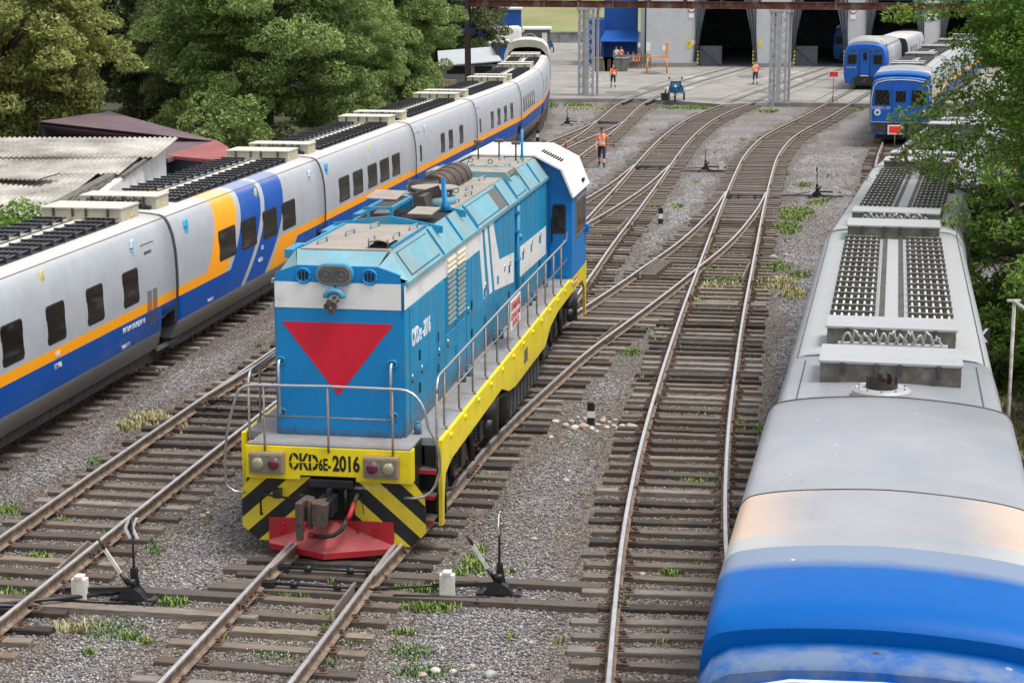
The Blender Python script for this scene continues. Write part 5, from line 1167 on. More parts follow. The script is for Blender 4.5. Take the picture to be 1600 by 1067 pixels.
G = [(10, 800, 32, 10, 130), (60, 873, 28, 8, 130), (95, 888, 12, 5, 30), (168, 830, 8, 5, 30), (12, 925, 18, 20, 130), (38, 930, 8, 10, 40), (272, 943, 32, 7, 260), (205, 998, 22, 6, 90), (230, 1005, 14, 6, 60), (140, 1022, 12, 4, 30),
     (505, 968, 24, 9, 160), (512, 990, 18, 12, 120), (352, 990, 10, 12, 60), (455, 935, 50, 4, 90), (520, 912, 8, 6, 40), (555, 1000, 20, 12, 90), (520, 930, 40, 5, 60), (660, 922, 60, 8, 420), (700, 915, 30, 8, 200), (668, 952, 60, 8, 380), (740, 885, 26, 20, 330), (712, 900, 18, 10, 130), (755, 858, 10, 10, 40), (632, 990, 30, 6, 60),
     (747, 738, 7, 14, 60), (770, 748, 12, 6, 20), (1047, 897, 22, 9, 190), (1085, 757, 30, 8, 170), (1126, 752, 14, 12, 120), (1156, 668, 14, 14, 150), (1190, 673, 16, 10, 130), (1100, 645, 16, 5, 50), (1075, 773, 26, 5, 50), (985, 552, 24, 7, 150), (1005, 516, 14, 8, 80), (1040, 512, 14, 6, 60), (1030, 530, 26, 6, 100), (1085, 473, 14, 12, 110), (1095, 470, 12, 9, 80), (1140, 478, 8, 8, 50), (1100, 530, 6, 4, 20),
     (1130, 441, 36, 7, 260), (1112, 418, 14, 14, 130), (1112, 392, 8, 12, 90), (1152, 437, 12, 14, 130), (1095, 400, 6, 8, 50), (1150, 402, 30, 5, 110), (1205, 418, 40, 9, 360), (1250, 430, 22, 8, 130), (1240, 335, 40, 14, 620), (1225, 355, 34, 8, 330), (1275, 318, 18, 5, 80), (1232, 363, 16, 6, 110), (1185, 450, 12, 12, 110), (1290, 312, 10, 5, 40),
     (966, 328, 9, 9, 90), (940, 334, 8, 6, 50), (934, 371, 16, 5, 110), (965, 360, 12, 7, 90), (1020, 322, 6, 14, 80), (1030, 318, 8, 6, 30), (995, 350, 5, 8, 40), (1058, 323, 12, 5, 40), (1010, 262, 10, 3, 40), (990, 254, 12, 3, 50), (1026, 241, 12, 4, 70), (958, 228, 6, 4, 20), (1085, 200, 6, 3, 24), (1000, 170, 12, 3, 60), (970, 166, 30, 3, 70),
     (1100, 169, 85, 3.5, 1000), (1200, 174, 20, 4, 150), (895, 158, 20, 8, 330), (862, 165, 14, 5, 90), (905, 165, 30, 3, 120), (1240, 200, 14, 3, 60), (1232, 218, 10, 3, 50), (1300, 176, 20, 2, 60), (1340, 172, 12, 4, 80), (1255, 290, 24, 6, 70), (1225, 272, 12, 4, 50), (655, 895, 10, 6, 20), (740, 650, 0, 0, 0)]
r_ = random.Random(4)
for _ in range(150):
    py = r_.choice([r_.uniform(180, 400), r_.uniform(400, 1060)]); px = r_.uniform(0, 1230 - (py - 200) * .12); G.append((px, py, r_.uniform(3, 14) * (.3 + py / 1000), r_.uniform(1.5, 5) * (.3 + py / 900), int(r_.uniform(3, 16))))
grass('grass', [g for g in G if g[4]], m_grass, .095, 3)
grass('dry_grass', [(235, 655, 40, 12, 420), (200, 668, 26, 8, 240), (285, 668, 8, 14, 60), (120, 985, 50, 9, 110), (1215, 445, 40, 14, 300), (1240, 460, 26, 12, 160), (1120, 448, 46, 8, 160), (1180, 222, 10, 3, 30), (920, 170, 40, 3, 160), (1584, 690, 24, 60, 900), (1570, 640, 20, 40, 420), (1590, 600, 14, 40, 300)], m_straw, .13, 4)
grass('weeds', [(165, 985, 60, 22, 420), (440, 1022, 60, 12, 420), (500, 1035, 40, 10, 160), (640, 1020, 50, 14, 320), (660, 1052, 60, 14, 320), (150, 722, 18, 7, 200), (240, 858, 20, 14, 110), (545, 1002, 30, 10, 110), (760, 760, 40, 16, 60), (1180, 560, 30, 30, 60)], m_palegr, .07, 5)
s = MB(); rr = random.Random(9)
for (px, py, hw, hh, c) in ((440, 1020, 60, 12, 40), (650, 1025, 60, 20, 45), (545, 1003, 25, 8, 24)):
    for _ in range(c):
        p = at(px + rr.uniform(-hw, hw), py + rr.uniform(-hh, hh), GZ); s.ball((p.x, p.y, GZ + .07), .010, 0, 5, 3)
tag(s.build('white_flowers', m_white, fixn=False), kind='stuff')
# ------------------------------------------------------------------ trees
def leaf_mat(name, dark, mid, light, tip, tr=.25):
    mt, n, b = nt(name); g = n.nodes.new('ShaderNodeNewGeometry'); tc = n.nodes.new('ShaderNodeTexCoord')
    nz = noise(n, .55, 3, tc.outputs['Object'])
    f = math_(n, 'ADD', math_(n, 'MULTIPLY', g.outputs['Random Per Island'], .55), math_(n, 'MULTIPLY', nz.outputs[0], .5))
    c = ramp(n, f, [(.25, dark), (.48, mid), (.66, light), (.86, tip)]).outputs[0]
    link(n, c, b.inputs['Base Color']); b.inputs['Roughness'].default_value = .55
    t = n.nodes.new('ShaderNodeBsdfTranslucent'); link(n, c, t.inputs[0]); m_ = n.nodes.new('ShaderNodeMixShader'); m_.inputs[0].default_value = tr
    link(n, b.outputs[0], m_.inputs[1]); link(n, t.outputs[0], m_.inputs[2]); link(n, m_.outputs[0], n.nodes['Material Output'].inputs[0])
    return mt
m_leafA = leaf_mat('leaf_light_green', (.085, .14, .045), (.18, .27, .07), (.30, .40, .115), (.48, .53, .19), .5)
m_leafB = leaf_mat('leaf_olive', (.085, .12, .03), (.20, .24, .06), (.38, .40, .11), (.58, .57, .20), .45)
m_leafC = leaf_mat('leaf_dark_green', (.055, .08, .03), (.10, .135, .05), (.15, .185, .065), (.22, .25, .09), .45)
m_leafD = leaf_mat('leaf_fresh_green', (.06, .13, .02), (.13, .25, .035), (.25, .40, .06), (.45, .58, .11), .55)
m_bark = M('bark', (.10, .08, .065), .9, 0, .3, 8, None, .4, 30)
def leaves(n_cl, per, rad, cl_r, leaf, seed, extra=(), shell=.55, squash=.6, lim=None):
    "crown: leaf sprays gathered in flattened clumps spread over the outer part of an ellipsoid"
    r = np.random.default_rng(seed); C_ = []
    for i in range(n_cl):
        d = r.normal(size=3); d /= np.linalg.norm(d); q = shell + (1 - shell) * r.random() ** .6
        k = 1 + .26 * math.sin(5 * d[0] + seed) * math.cos(5 * d[2] + seed * 2) + .15 * r.normal()
        C_.append((d * q * k * np.array(rad), cl_r * (.6 + .8 * r.random())))
    for e in extra: C_.append((np.array(e[:3], float), e[3]))
    out = []
    for c, cr in C_:
        n = int(per * (cr / cl_r) ** 2); d = r.normal(size=(n, 3)); d /= np.linalg.norm(d, axis=1)[:, None]
        q = (.45 + .55 * r.random(n) ** .5)[:, None]; p = c + d * q * cr * np.array([1, 1, squash]); p[:, 2] -= .25 * (np.linalg.norm(p[:, :2] - c[:2], axis=1) ** 2) / max(cr, .1)
        out.append(p)
    P_ = np.concatenate(out); n = len(P_)
    nrm = r.normal(size=(n, 3)) * .75 + np.array([0, 0, .8]) + P_ / np.array(rad) * .35; nrm /= np.linalg.norm(nrm, axis=1)[:, None]
    t = r.normal(size=(n, 3)); t -= (t * nrm).sum(1)[:, None] * nrm; t /= np.linalg.norm(t, axis=1)[:, None]; b = np.cross(nrm, t)
    s = leaf * (.5 + .9 * r.random(n))[:, None]
    V = np.stack([P_ - t * s, P_ - b * s * .42 - t * s * .1, P_ + t * s - nrm * s * .3, P_ + b * s * .42 - t * s * .1], 1).reshape(-1, 3)
    return V, np.arange(n * 4).reshape(-1, 4), [c for c, _ in C_]
def tree_proto(h_c, rad, n_cl, per, cl_r, leaf, mat, seed, extra=(), trunk=.28, lean=(0, 0)):
    V, F4, cs = leaves(n_cl, per, rad, cl_r, leaf, seed, extra); V[:, 2] += h_c; V[:, 0] += lean[0]; V[:, 1] += lean[1]
    V = V[:]
    root = empty('tree'); npmesh('crown', V, F4, mat, root)
    s = MB(); rr = random.Random(seed)
    tx = [(0, 0, -.2), (lean[0] * .2 + rr.uniform(-.2, .2), lean[1] * .2, h_c * .3), (lean[0] * .6 + rr.uniform(-.4, .4), lean[1] * .6, h_c * .65), (lean[0], lean[1], h_c + rad[2] * .55)]
    s.tube(tx, [trunk, trunk * .8, trunk * .55, .05], 10)
    for c in cs[:min(len(cs), 46)]:
        e = Vector((c[0] + lean[0], c[1] + lean[1], c[2] + h_c)); b_ = Vector(tx[1]).lerp(Vector(tx[3]), max(0., min(.9, .25 + (c[2] / rad[2]) * .35)))
        m_ = b_.lerp(e, .5) + Vector((rr.uniform(-.3, .3), rr.uniform(-.3, .3), -.2)); s.tube([b_, m_, e], [trunk * .32, trunk * .18, .015], 6)
    for k in range(len(cs[46:])):
        pass
    s.build('trunk', m_bark, root)
    return root
def place(o, x, y, rot, sc, label, cat='tree', group=None, z=0):
    o.location = (x, y, z); o.rotation_euler = (0, 0, rot); o.scale = (sc, sc, sc)
    tag(o, label, cat, group)
    return o
ch_cache = None
def dup(o, *a, **k):
    c = copy_tree(o, None, {o.name: [x for x in D.objects if x.parent == o]}); place(c, *a, **k)
    for q in ('group',):
        if q in c and not k.get('group'): pass
    return c
GT = 'trees behind the left train'
tA = tree_proto(6.6, (5.2, 4.6, 6.2), 330, 340, .85, .125, m_leafA, 11); place(tA, -12.6, 97, .4, 1, 'large light green tree standing right behind the middle of the grey train', group=GT)
tB = tree_proto(6.4, (4.6, 4.6, 5.4), 280, 330, .75, .11, m_leafB, 12, [(1.5, -1, -4.4, .8), (2.4, -1, -3.8, .8), (3.0, -1, -3.2, .8), (3.6, -1, -2.6, .8), (.5, -1, -4.6, .8), (-.6, -1, -4.6, .8), (2.9, -1, -4.3, .6), (-1.6, -1, -4.5, .8), (1.2, -1, -3.5, .9)]); place(tB, -21.9, 80, 0, 1, 'yellowish olive tree at the upper left corner behind the corrugated roof', group=GT)
tC = tree_proto(6.5, (5.0, 5.0, 6.5), 300, 320, .85, .13, m_leafC, 13); place(tC, -21.5, 116, 1, 1, 'dark green tree between the olive tree and the large light tree', group=GT)
dup(tA, -8.6, 124, 2.1, .82, 'mid-sized light green tree right of the largest light tree', group=GT)
dup(tC, -5.2, 158, 3, .9, 'dark tree behind the tall gantry post', group=GT)
dup(tC, -27, 134, 4, 1.1, 'tall dark tree far back, partly hidden by the olive tree', group=GT)
dup(tA, -16.5, 128, 5, 1.05, 'green tree filling the gap above the purple roof', group=GT)
dup(tC, -12.0, 148, 2, 1.1, 'dark tree behind the two light green trees', group=GT)
dup(tC, -17.5, 108, 5.6, .75, 'low dark tree leaning over the purple roof', group=GT)
dup(tC, -33, 118, .7, 1.2, 'dark tree behind the olive tree at the far left', group=GT)
dup(tA, -9.2, 112, 4.2, .55, 'small light tree beside the grey train, lowest of its row', group=GT)
tS = tree_proto(1.5, (1.5, 1.5, 1.6), 40, 160, .6, .10, m_leafA, 21, trunk=.08)
place(tS, -7.0, 121, 0, 1.1, 'round shrub behind the train near the green fence', 'shrub', 'shrubs behind the left train')
dup(tS, -9.6, 106, 1, 1.1, 'shrub at the foot of the large light tree', cat='shrub', group='shrubs behind the left train')
dup(tS, -14.2, 90, 2, 1.2, 'shrub beside the red roof', cat='shrub', group='shrubs behind the left train')
dup(tS, -6.6, 131, 3, 1.0, 'shrub left of the grey-roofed hut', cat='shrub', group='shrubs behind the left train')
tV = tree_proto(1.0, (2.6, 2.6, 1.6), 90, 220, .55, .085, m_leafD, 22, trunk=.06)
place(tV, -13.9, 48.2, 0, 1.0, 'bright green creeper heap in front of the corrugated roof', 'creeper')
# right-hand trees
V_ex = [(-4.4, -1, -2.9, .42), (-3.9, -1, -3.1, .5), (-3.3, -1, -3.0, .6), (-2.9, -1, -3.3, .6), (-3.6, -1, -1.6, .5), (-3.0, -1, -1.9, .6), (-4.0, -1, -2.0, .45), (-4.1, -1, -3.5, .36), (-2.6, -1, -2.6, .6), (-3.4, -1, -.9, .5), (-4.7, -1, -2.6, .36), (-4.2, -1, -2.45, .42), (-3.7, -1, -2.4, .5), (-3.1, -1, -2.2, .55), (-4.9, -1, -.35, .4), (-4.4, -1, -.3, .45), (-3.8, -1, -.2, .5), (-3.8, -1, -3.9, .36), (-3.3, -1, -3.8, .4), (-3.4, -1, .9, .6), (-2.7, -1, 1.2, .7), (-2.6, 0, -1.2, .7), (-2.4, 0, -3.6, .5), (-2.0, -1, -4.2, .5), (-1.4, -1, -4.6, .5), (-2.7, -1, -.4, .6), (-1.0, -1.4, -4.2, .7)]
tR = tree_proto(8.4, (3.0, 3.8, 4.2), 330, 330, .6, .062, m_leafD, 31, V_ex, .25, (-1.2, 0)); place(tR, 14.6, 42.5, 0, 1, 'bright green tree hanging over the right train from the upper right corner')
tR2 = tree_proto(4.6, (2.6, 2.8, 4.0), 150, 300, .6, .065, m_leafD, 32, (), .15); place(tR2, 13.6, 39.5, 1, 1, 'feathery green tree below the overhanging branches on the right edge', group='bushes along the right edge')
bR = tree_proto(2.2, (1.5, 1.9, 2.4), 100, 280, .5, .055, m_leafD, 33, (), .1)
place(bR, 11.4, 35.5, 0, 1, 'tall bush against the right train, level with its roof', 'bush', 'bushes along the right edge')
dup(bR, 11.3, 39.8, 2, 1.15, 'bush between the right train and the feathery tree', cat='bush', group='bushes along the right edge')
dup(bR, 11.0, 31.3, 4, .85, 'bush behind the black and white chevron board', cat='bush', group='bushes along the right edge')
dup(bR, 9.7, 27.6, 1, .5, 'low bush at the foot of the rusty white pole', cat='bush', group='bushes along the right edge')
dup(bR, 13.2, 34.0, 3, 1.2, 'bush behind the rusty white pole', cat='bush', group='bushes along the right edge')
bD = tree_proto(2.4, (2.0, 3.0, 2.8), 60, 300, .8, .10, m_leafC, 34, (), .1); place(bD, 12.6, 30, 0, 1, 'dark green bush at the right edge below the feathery tree', 'bush', 'bushes along the right edge')  # bush with dark green leaves
dup(bD, 13.4, 47, 1, 1.1, 'dark bush deep behind the overhanging branches', cat='bush', group='bushes along the right edge')
dup(tC, 27, 75, 1, .9, 'dark tree farther back behind the overhanging branches', group='bushes along the right edge')
dup(tA, 20.5, 58, 2, .8, 'green tree behind the overhanging branches', group='bushes along the right edge')
# far wood on the hill, one mass
def wood(n, seed):
    r = np.random.default_rng(seed); Vs = []; k = 0
    for i in range(n):
        x = -75 + 150 * r.random(); y = 262 + 60 * r.random(); z = max(0, (y - 238) * .09)
        if -5 < x < 22 and y < 285: continue
        V, _, _ = leaves(26, 60, (4, 4, 5), 1.8, .55, 100 + i % 9); Vs.append(V + np.array([x, y, z + 5]))
    for i in range(26):
        x = -80 + 62 * r.random(); y = 165 + 60 * r.random(); V, _, _ = leaves(40, 90, (5, 5, 6), 1.9, .40, 200 + i % 7); Vs.append(V + np.array([x, y, 6]))
    V = np.concatenate(Vs); return tag(npmesh('distant_wood', V, np.arange(len(V)).reshape(-1, 4), m_leafC), kind='stuff')
wood(110, 77)

m_verge = M('dark_soil_grass', (.055, .065, .03), .95, 0, .5, .8, ((.10, .075, .05), .5, .5), .5, 6)  # own colour of the verge: dark soil and grass
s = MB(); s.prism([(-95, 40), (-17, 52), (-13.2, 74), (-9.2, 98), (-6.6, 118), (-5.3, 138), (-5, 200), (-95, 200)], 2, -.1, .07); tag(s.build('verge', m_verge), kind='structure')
# ------------------------------------------------------------------ depot and far side of the yard
m_wall = M('depot_render', (.47, .48, .495), .8, 0, .05, 1.2, ((.38, .37, .36), .3, .8))
m_wallblue = M('blue_sheet', (.0, .075, .33), .6, 0, .08, 1.5, None)
m_curtain = M('grey_curtain', (.075, .085, .105), .8, 0, .2, 2)
m_inner = M('depot_inside', (.22, .24, .27), .9, 0, .3, 1)
m_concd = M('concrete_dark', (.22, .21, .2), .85, 0, .15, 2)
m_yellowp = M('yellow_sign', (.70, .52, .04), .5); m_orange = M('orange_steel', (.72, .27, .09), .6, 0, .15, 5)
dep = empty('depot_building', (17.3, 174.7, .29), 3.2, 'long light grey train depot with open dark gateways at the top right', 'depot')
# local x along the wall; openings measured along it
OP = [(0.0, 5.1), (8.9, 13.5), (15.7, 20.5), (22.5, 27.5), (29.5, 34.5), (36.5, 41.5)]
s = MB(); x = -4.8; HT_ = 9.5
for a, b in OP:
    s.box(x, a, 0, .5, 0, HT_); s.box(a, b, 0, .5, 6.2, HT_); x = b
s.box(x, 60, 0, .5, 0, HT_); s.box(-4.8, -4.4, .5, 45, 0, HT_); s.box(59.6, 60, .5, 45, 0, HT_); s.box(-4.4, 59.6, 44.5, 45, 0, HT_)
s.build('wall', m_wall, dep)
s = MB(); s.box(-5.2, 60.4, -.3, 45.4, HT_, HT_ + .4); s.build('roof', m_concd, dep)
s = MB(); s.box(-4.4, 59.6, .5, 44.5, .0, .03); s.box(-4.4, 59.6, 44.3, 44.45, 0, HT_); s.build('inner_lining', m_inner, dep)
x = -4.8
for a, b in OP: s = MB(); s.box(x - .0, a, -.25, 0, 0, .38); s.build('plinth', m_concd, dep); x = b
for i, (a, b) in enumerate(OP):
    for side in (0, 1):
        s = MB(); e = a if side == 0 else b; sg = 1 if side == 0 else -1; n = 7
        top = [(e + sg * (k * .19 - (.35 if side == 0 else .2)), -.12 + (.14 if k % 2 else 0)) for k in range(n)]; mid = [(e + sg * (k * .08 - .25), -.12 + (.12 if k % 2 else 0)) for k in range(n)]; bot = [(e + sg * (k * .05 - .42), -.16 + (.12 if k % 2 else 0)) for k in range(n)]
        vs = [(x_, y_, 6.2) for x_, y_ in top] + [(x_, y_, 3.2) for x_, y_ in mid] + [(x_, y_, .5) for x_, y_ in bot]
        vs += [(x_, y_ + .05, z_) for x_, y_, z_ in vs]; m_ = 3 * n
        fs = [(r_ * n + k, r_ * n + k + 1, (r_ + 1) * n + k + 1, (r_ + 1) * n + k) for r_ in range(2) for k in range(n - 1)]; fs += [tuple(q + m_ for q in f[::-1]) for f in fs]
        s.add(vs, fs); s.build('curtain', m_curtain, dep, fixn=False)
    s = MB(); s.box(a - .05, a + .06, -.35, -.25, 0, 1.5, 0); s.box(b - .06, b + .05, -.35, -.25, 0, 1.5, 0)
    for k in range(4): s.box(a - .052, a + .062, -.352, -.348, .15 + k * .35, .33 + k * .35, 1); s.box(b - .062, b + .052, -.352, -.348, .15 + k * .35, .33 + k * .35, 1)
    s.build('gate_guard', [m_yellowp, m_black], dep)
    s = MB(); s.box(a + .2, a + 2.3, 1.2, 1.3, 0, 1.9, 0); s.beam((a + .3, 1.15, 1.8), (a + 2.3, 1.15, .1), .08, .08, 1); s.build('inner_gate', [m_curtain, m_undergrey], dep)
def wsign(x, z, w, h, m, name='sign', y=-.03): s = MB(); s.box(x, x + w, y, y + .03, z, z + h); return s.build(name, m, dep)
a1 = wsign(-1.05, 1.75, .42, .7, m_yellowp); wsign(-.58, 2.1, .42, .35, m_white); t_ = wsign(-.58, 1.75, .42, .34, m_yellowp)
s = MB(); s.prism([(-.53, 1.78), (-.2, 1.78), (-.365, 2.06)], 1, -.04, -.03); s.build('warning_triangle', m_orange, t_)
s = MB(); s.prism([(-.43, 1.80), (-.3, 1.80), (-.34, 1.9), (-.31, 1.9), (-.4, 2.02), (-.37, 1.92), (-.41, 1.92)], 1, -.045, -.04); s.build('warning_triangle', m_black, t_)
s = MB(); s.beam((-.9, -.04, 1.85), (-.8, -.04, 2.3), .05, .01); s.cyl((-.84, -.045, 2.2), (-.84, -.03, 2.2), .06, 10); s.build('pictogram', m_black, a1)
for x, z in ((-.95, 5.05), (13.9, 4.95), (20.9, 5.0)):
    s = MB(); s.cyl((x + .3, -.06, z + .3), (x + .3, -.03, z + .3), .34, 24, 1); s.cyl((x + .3, -.075, z + .3), (x + .3, -.055, z + .3), .27, 24, 0); s.box(x + .05, x + .55, -.05, -.03, z - .55, z - .12, 0)
    s.box(x + .12, x + .48, -.085, -.07, z + .26, z + .34, 2); s.build('gate_sign', [m_white, m_red, m_black], dep)
wsign(5.6, 1.9, .3, .65, m_yellowp)
s = MB(); s.tube([(7.1, -.05, 2.2), (7.15, -.1, 1.6), (6.9, -.1, .9), (6.6, -.1, .3)], .05, 8); s.build('hose', m_rubber, dep)
# blue annex
ax = empty('blue_annex', (12.3, 177.6, .29), 3.2, 'blue metal annex with a sloping blue awning against the depot wall', 'annex')
s = MB(); s.box(-3.6, -.4, .6, 8, 0, 8.2); s.box(-5.2, -3.6, -.4, 8, 0, 4.3)
for k in range(16): s.box(-3.6 + k * .2, -3.57 + k * .2, .57, .6, 3.4, 8.2)
for k in range(8): s.box(-5.2 + k * .2, -5.17 + k * .2, -.43, -.4, 0, 4.3)
s.build('wall', m_wallblue, ax)
s = MB(); s.add([(-4.0, -2.2, 2.35), (-.35, -2.2, 2.35), (-.35, .58, 3.25), (-3.5, .58, 3.25), (-4.0, -2.2, 2.28), (-.35, -2.2, 2.28), (-.35, .58, 3.18), (-3.5, .58, 3.18)], [(0, 1, 2, 3), (7, 6, 5, 4), (0, 4, 5, 1), (1, 5, 6, 2), (3, 2, 6, 7), (0, 3, 7, 4)]); s.build('awning', m_wallblue, ax)
s = MB()
for x in (-3.9, -.45): s.tube([(x, -2.15, 0), (x, -2.15, 2.3)], .05, 8)
s.build('awning_post', m_undergrey, ax)
s = MB(); s.box(-.6, 1.0, -3.0, -1.4, 0, .35); s.build('step', m_concd, ax)
m_bin = M('rusty_bin', (.17, .14, .11), .8, 0, .35, 2, ((.2, .1, .05), .5, 1.5)); m_binb = M('grey_bin', (.16, .18, .17), .7, 0, .3, 2, ((.1, .09, .07), .5, 1.5))
for k, (px, m_, l) in enumerate(((941, m_bin, 'brown rusty waste bin at the left end of the row by the blue annex'), (962, m_binb, 'large grey waste bin right of the brown one by the blue annex'))):
    p = at(px, 113, .2); s = MB(); w = .95 if k == 0 else 1.1
    s.prism([(-w * .9, 0), (w * .9, 0), (w, 1.15), (-w, 1.15)], 1, -.8, .8); s.box(-w - .06, w + .06, -.86, .86, 1.1, 1.2)
    for q in (-.5, 0, .5): s.box(q * w - .03, q * w + .03, -.86, -.8, .05, 1.1)
    o = s.build('waste_bin', m_, loc=(p.x, p.y, .29)); tag(o, l, 'waste bin')
p = at(990, 110, .2); s = MB()
for k in range(12): s.box(-1.55 + k * .28, -1.50 + k * .28, -.05, .0, .05, 1.25)
for z in (.1, .65, 1.2): s.box(-1.6, 1.6, -.06, -.0, z, z + .06)
for y in (.6, 1.2):
    for k in range(12): s.box(-1.55 + k * .28, -1.50 + k * .28, y, y + .05, .05, 1.25)
    s.box(-1.6, 1.6, y, y + .06, 1.2, 1.26)
tag(s.build('scrap_cage', m_bin, loc=(p.x, p.y, .29)), 'barred rusty cage with scrap between the bins and the depot wall', 'cage')
# orange work stand
p = at(1011, 117, .2); s = MB(); W_ = 1.75
st = empty('work_stand', (p.x + .85, p.y, .29), 3, 'orange steel work platform on legs before the depot wall', 'work platform')
for x in (-.85, .85):
    for y in (-.3, .5): s.tube([(x * 1.05, y, 0), (x * .95, y * .6, 1.5)], .055, 8)
s.box(-.95, .95, -.25, .4, 1.42, 1.52)
for z in (.25, .6, 1.0): s.beam((-.85, .42, z), (.85, .42, z), .04, .04)
s.build('frame', m_orange, st); s = MB(); s.box(.68, .95, -.2, .35, 1.52, 2.55); s.box(.6, 1.0, -.22, .37, 2.5, 2.6); s.box(-.9, -.87, -.2, .2, 1.52, 2.4); s.build('backrest', m_orange, st)
s = MB(); s.box(-.95, -.6, -.27, -.25, 1.95, 2.7); s.box(.45, .7, -.27, -.25, 2.0, 2.45, 0); s.build('notice', m_white, st)
# ------------------------------------------------------------------ gantry
m_rust = M('rusty_beam', (.14, .05, .03), .85, 0, .35, 1.2, ((.42, .40, .38), .35, .9), .3)
m_lattice = M('grey_lattice', (.42, .43, .45), .6, 0, .08, 3, ((.30, .17, .09), .35, 2.2))
m_postb = M('brown_post', (.055, .04, .038), .8, 0, .25, 3)
m_teal = M('teal_pipe', (.05, .30, .27), .6, 0, .1, 3, ((.4, .42, .4), .4, 2))
gx0, gy0 = 5.45, 133.72; gdx, gdy = 12.74, -6.51; gl = math.hypot(gdx, gdy); gyaw = math.degrees(math.atan2(-gdy, gdx))
ga = empty('gantry', (gx0, gy0, .1), gyaw, 'rusty overhead gantry with pipes on two pale lattice columns and a dark post', 'gantry')
s = MB(); x0, x1 = -gl * .69, gl * 2.7
s.box(x0, x1, -.15, .15, 6.82, 6.86); s.box(x0, x1, -.15, .15, 6.38, 6.42); s.box(x0, x1, -.012, .012, 6.42, 6.82)
x = x0 + 1
while x < x1: s.box(x - .07, x + .07, -.14, -.0, 6.42, 6.82); s.box(x - .06, x + .06, -.25, .25, 6.86, 7.05); x += 2.7
s.box(x0, x1, 1.2, 1.45, 6.5, 6.85)
s.build('beam', m_rust, ga); s = MB()
for y, z, r in ((-.1, 7.12, .09), (.25, 7.14, .12), (.7, 7.2, .16), (1.3, 7.15, .12)): s.tube([(x0 - 1.8 if y < 0 else x0, y, z), (x1, y, z)], r, 10)
s.build('overhead_pipe', m_teal, ga)
s = MB(); s.tube([(x0 - 2.0, 0, 6.9), (x0, 0, 6.85)], .05, 8); s.build('side_arm', m_wall, ga)
for j, xc in enumerate((0, gl)):
    s = MB(); w = .54; zt = 6.38
    for sx in (-1, 1):
        for sy in (-1, 1): s.box(sx * w - .09, sx * w + .09, sy * .38 - .04, sy * .38 + .04, 0.05, zt)
    for sy in (-1,):
        for k in range(9):
            z = .25 + k * .68; s.beam((-w, sy * .40, z), (w, sy * .40, z), .03, .05)
            for c in (-.5, .5):
                pass
            s.beam((-w, sy * .41, z), (0, sy * .41, z + .34), .03, .07); s.beam((0, sy * .41, z + .34), (-w, sy * .41, z + .68), .03, .07)
        s.box(-.10, .19, sy * .40 - .04, sy * .40 + .04, .05, zt)
        for k in range(9): z = .25 + k * .68; s.beam((w, sy * .415, z), (0, sy * .415, z + .34), .03, .07); s.beam((0, sy * .415, z + .34), (w, sy * .415, z + .68), .03, .07)
    s.box(-.72, .72, -.5, .5, 6.2, 6.38); c_ = s.build('lattice_column', m_lattice, ga); c_.location = (xc, 0, 0)
    s = MB(); s.box(-.95, .95, -.75, .75, -.1, .16); f_ = s.build('footing', m_concd, ga); f_.location = (xc, 0, 0)
s = MB(); s.box(-.17, .17, -.17, -.13, 0, 7.4); s.box(-.17, .17, .13, .17, 0, 7.4); s.box(-.02, .02, -.13, .13, 0, 7.4); s.beam((.1, 0, 5.2), (1.0, 0, 6.4), .1, .1); b_ = s.build('post', m_postb, ga); b_.location = (x0 + .1, 0, 0)
# ------------------------------------------------------------------ far yard: road wall, hill, sheds, trucks
m_hill = M('hill_grass', (.16, .20, .055), .9, 0, .3, .12, ((.24, .19, .11), .5, .06), .5, 3)
s = MB(); N = 24; vs = []; 
for j in range(12):
    for i in range(N + 1):
        x = -120 + 280 * i / N; y = 240 + j * 10; z = -.2 + max(0, (j + .2)) * 1.15 + 1.1 * math.sin(i * 1.3) * min(1, j / 3) - (.0)
        vs.append((x, y, z))
s.add(vs, [(j * (N + 1) + i, j * (N + 1) + i + 1, (j + 1) * (N + 1) + i + 1, (j + 1) * (N + 1) + i) for j in range(11) for i in range(N)], 0, True)
tag(s.build('hill', m_hill), kind='structure')
s = MB(); s.box(-60, 40, 236, 236.4, 0, 1.5); s.box(-60, 40, 235.9, 236.5, 1.5, 1.65)
for k in range(34): s.box(-60 + k * 3, -59.8 + k * 3, 235.85, 236, 0, 1.6)
tag(s.build('concrete_wall', M('wall_weathered', (.25, .25, .25), .9, 0, .25, .8, ((.1, .1, .1), .5, .6))), 'low dark stained concrete wall at the foot of the grassy hill', 'wall')
def shed(name, px0, px1, y_px_top, Y, depth, mat, roofm, label, cat, z=None):
    xa = (px0 - 800) / FL * Y * 1.02; xb = (px1 - 800) / FL * Y * 1.02
    h = CH - Y * (y_px_top + 42) / FL * 1.04 if z is None else z
    r_ = empty(name, ((xa + xb) / 2, Y, .29), 0, label, cat); w = (xb - xa) / 2; s = MB(); s.box(-w, w, 0, depth, 0, h - .2)
    for k in range(int(w * 5)): s.box(-w + k * .4, -w + .05 + k * .4, -.03, 0, 0, h - .2)
    s.build('wall', mat, r_); s = MB(); s.box(-w - .15, w + .15, -.2, depth + .2, h - .2, h - .05); s.build('roof', roofm, r_); return r_, w, h
shed('blue_warehouse', 720, 814, 13, 205, 12, m_wallblue, m_wall, 'tall blue windowless warehouse behind the trees at the top', 'warehouse')
shed('blue_container', 768, 793, 62, 168, 5, m_wallblue, m_white, 'small blue container with a white top left of the train end', 'container')
r_, w, h = shed('box_truck', 819, 858, 42, 182, 6, M('khaki_truck', (.10, .11, .10), .6), m_white, 'dark boxy truck body with white top beyond the end of the grey train', 'truck')
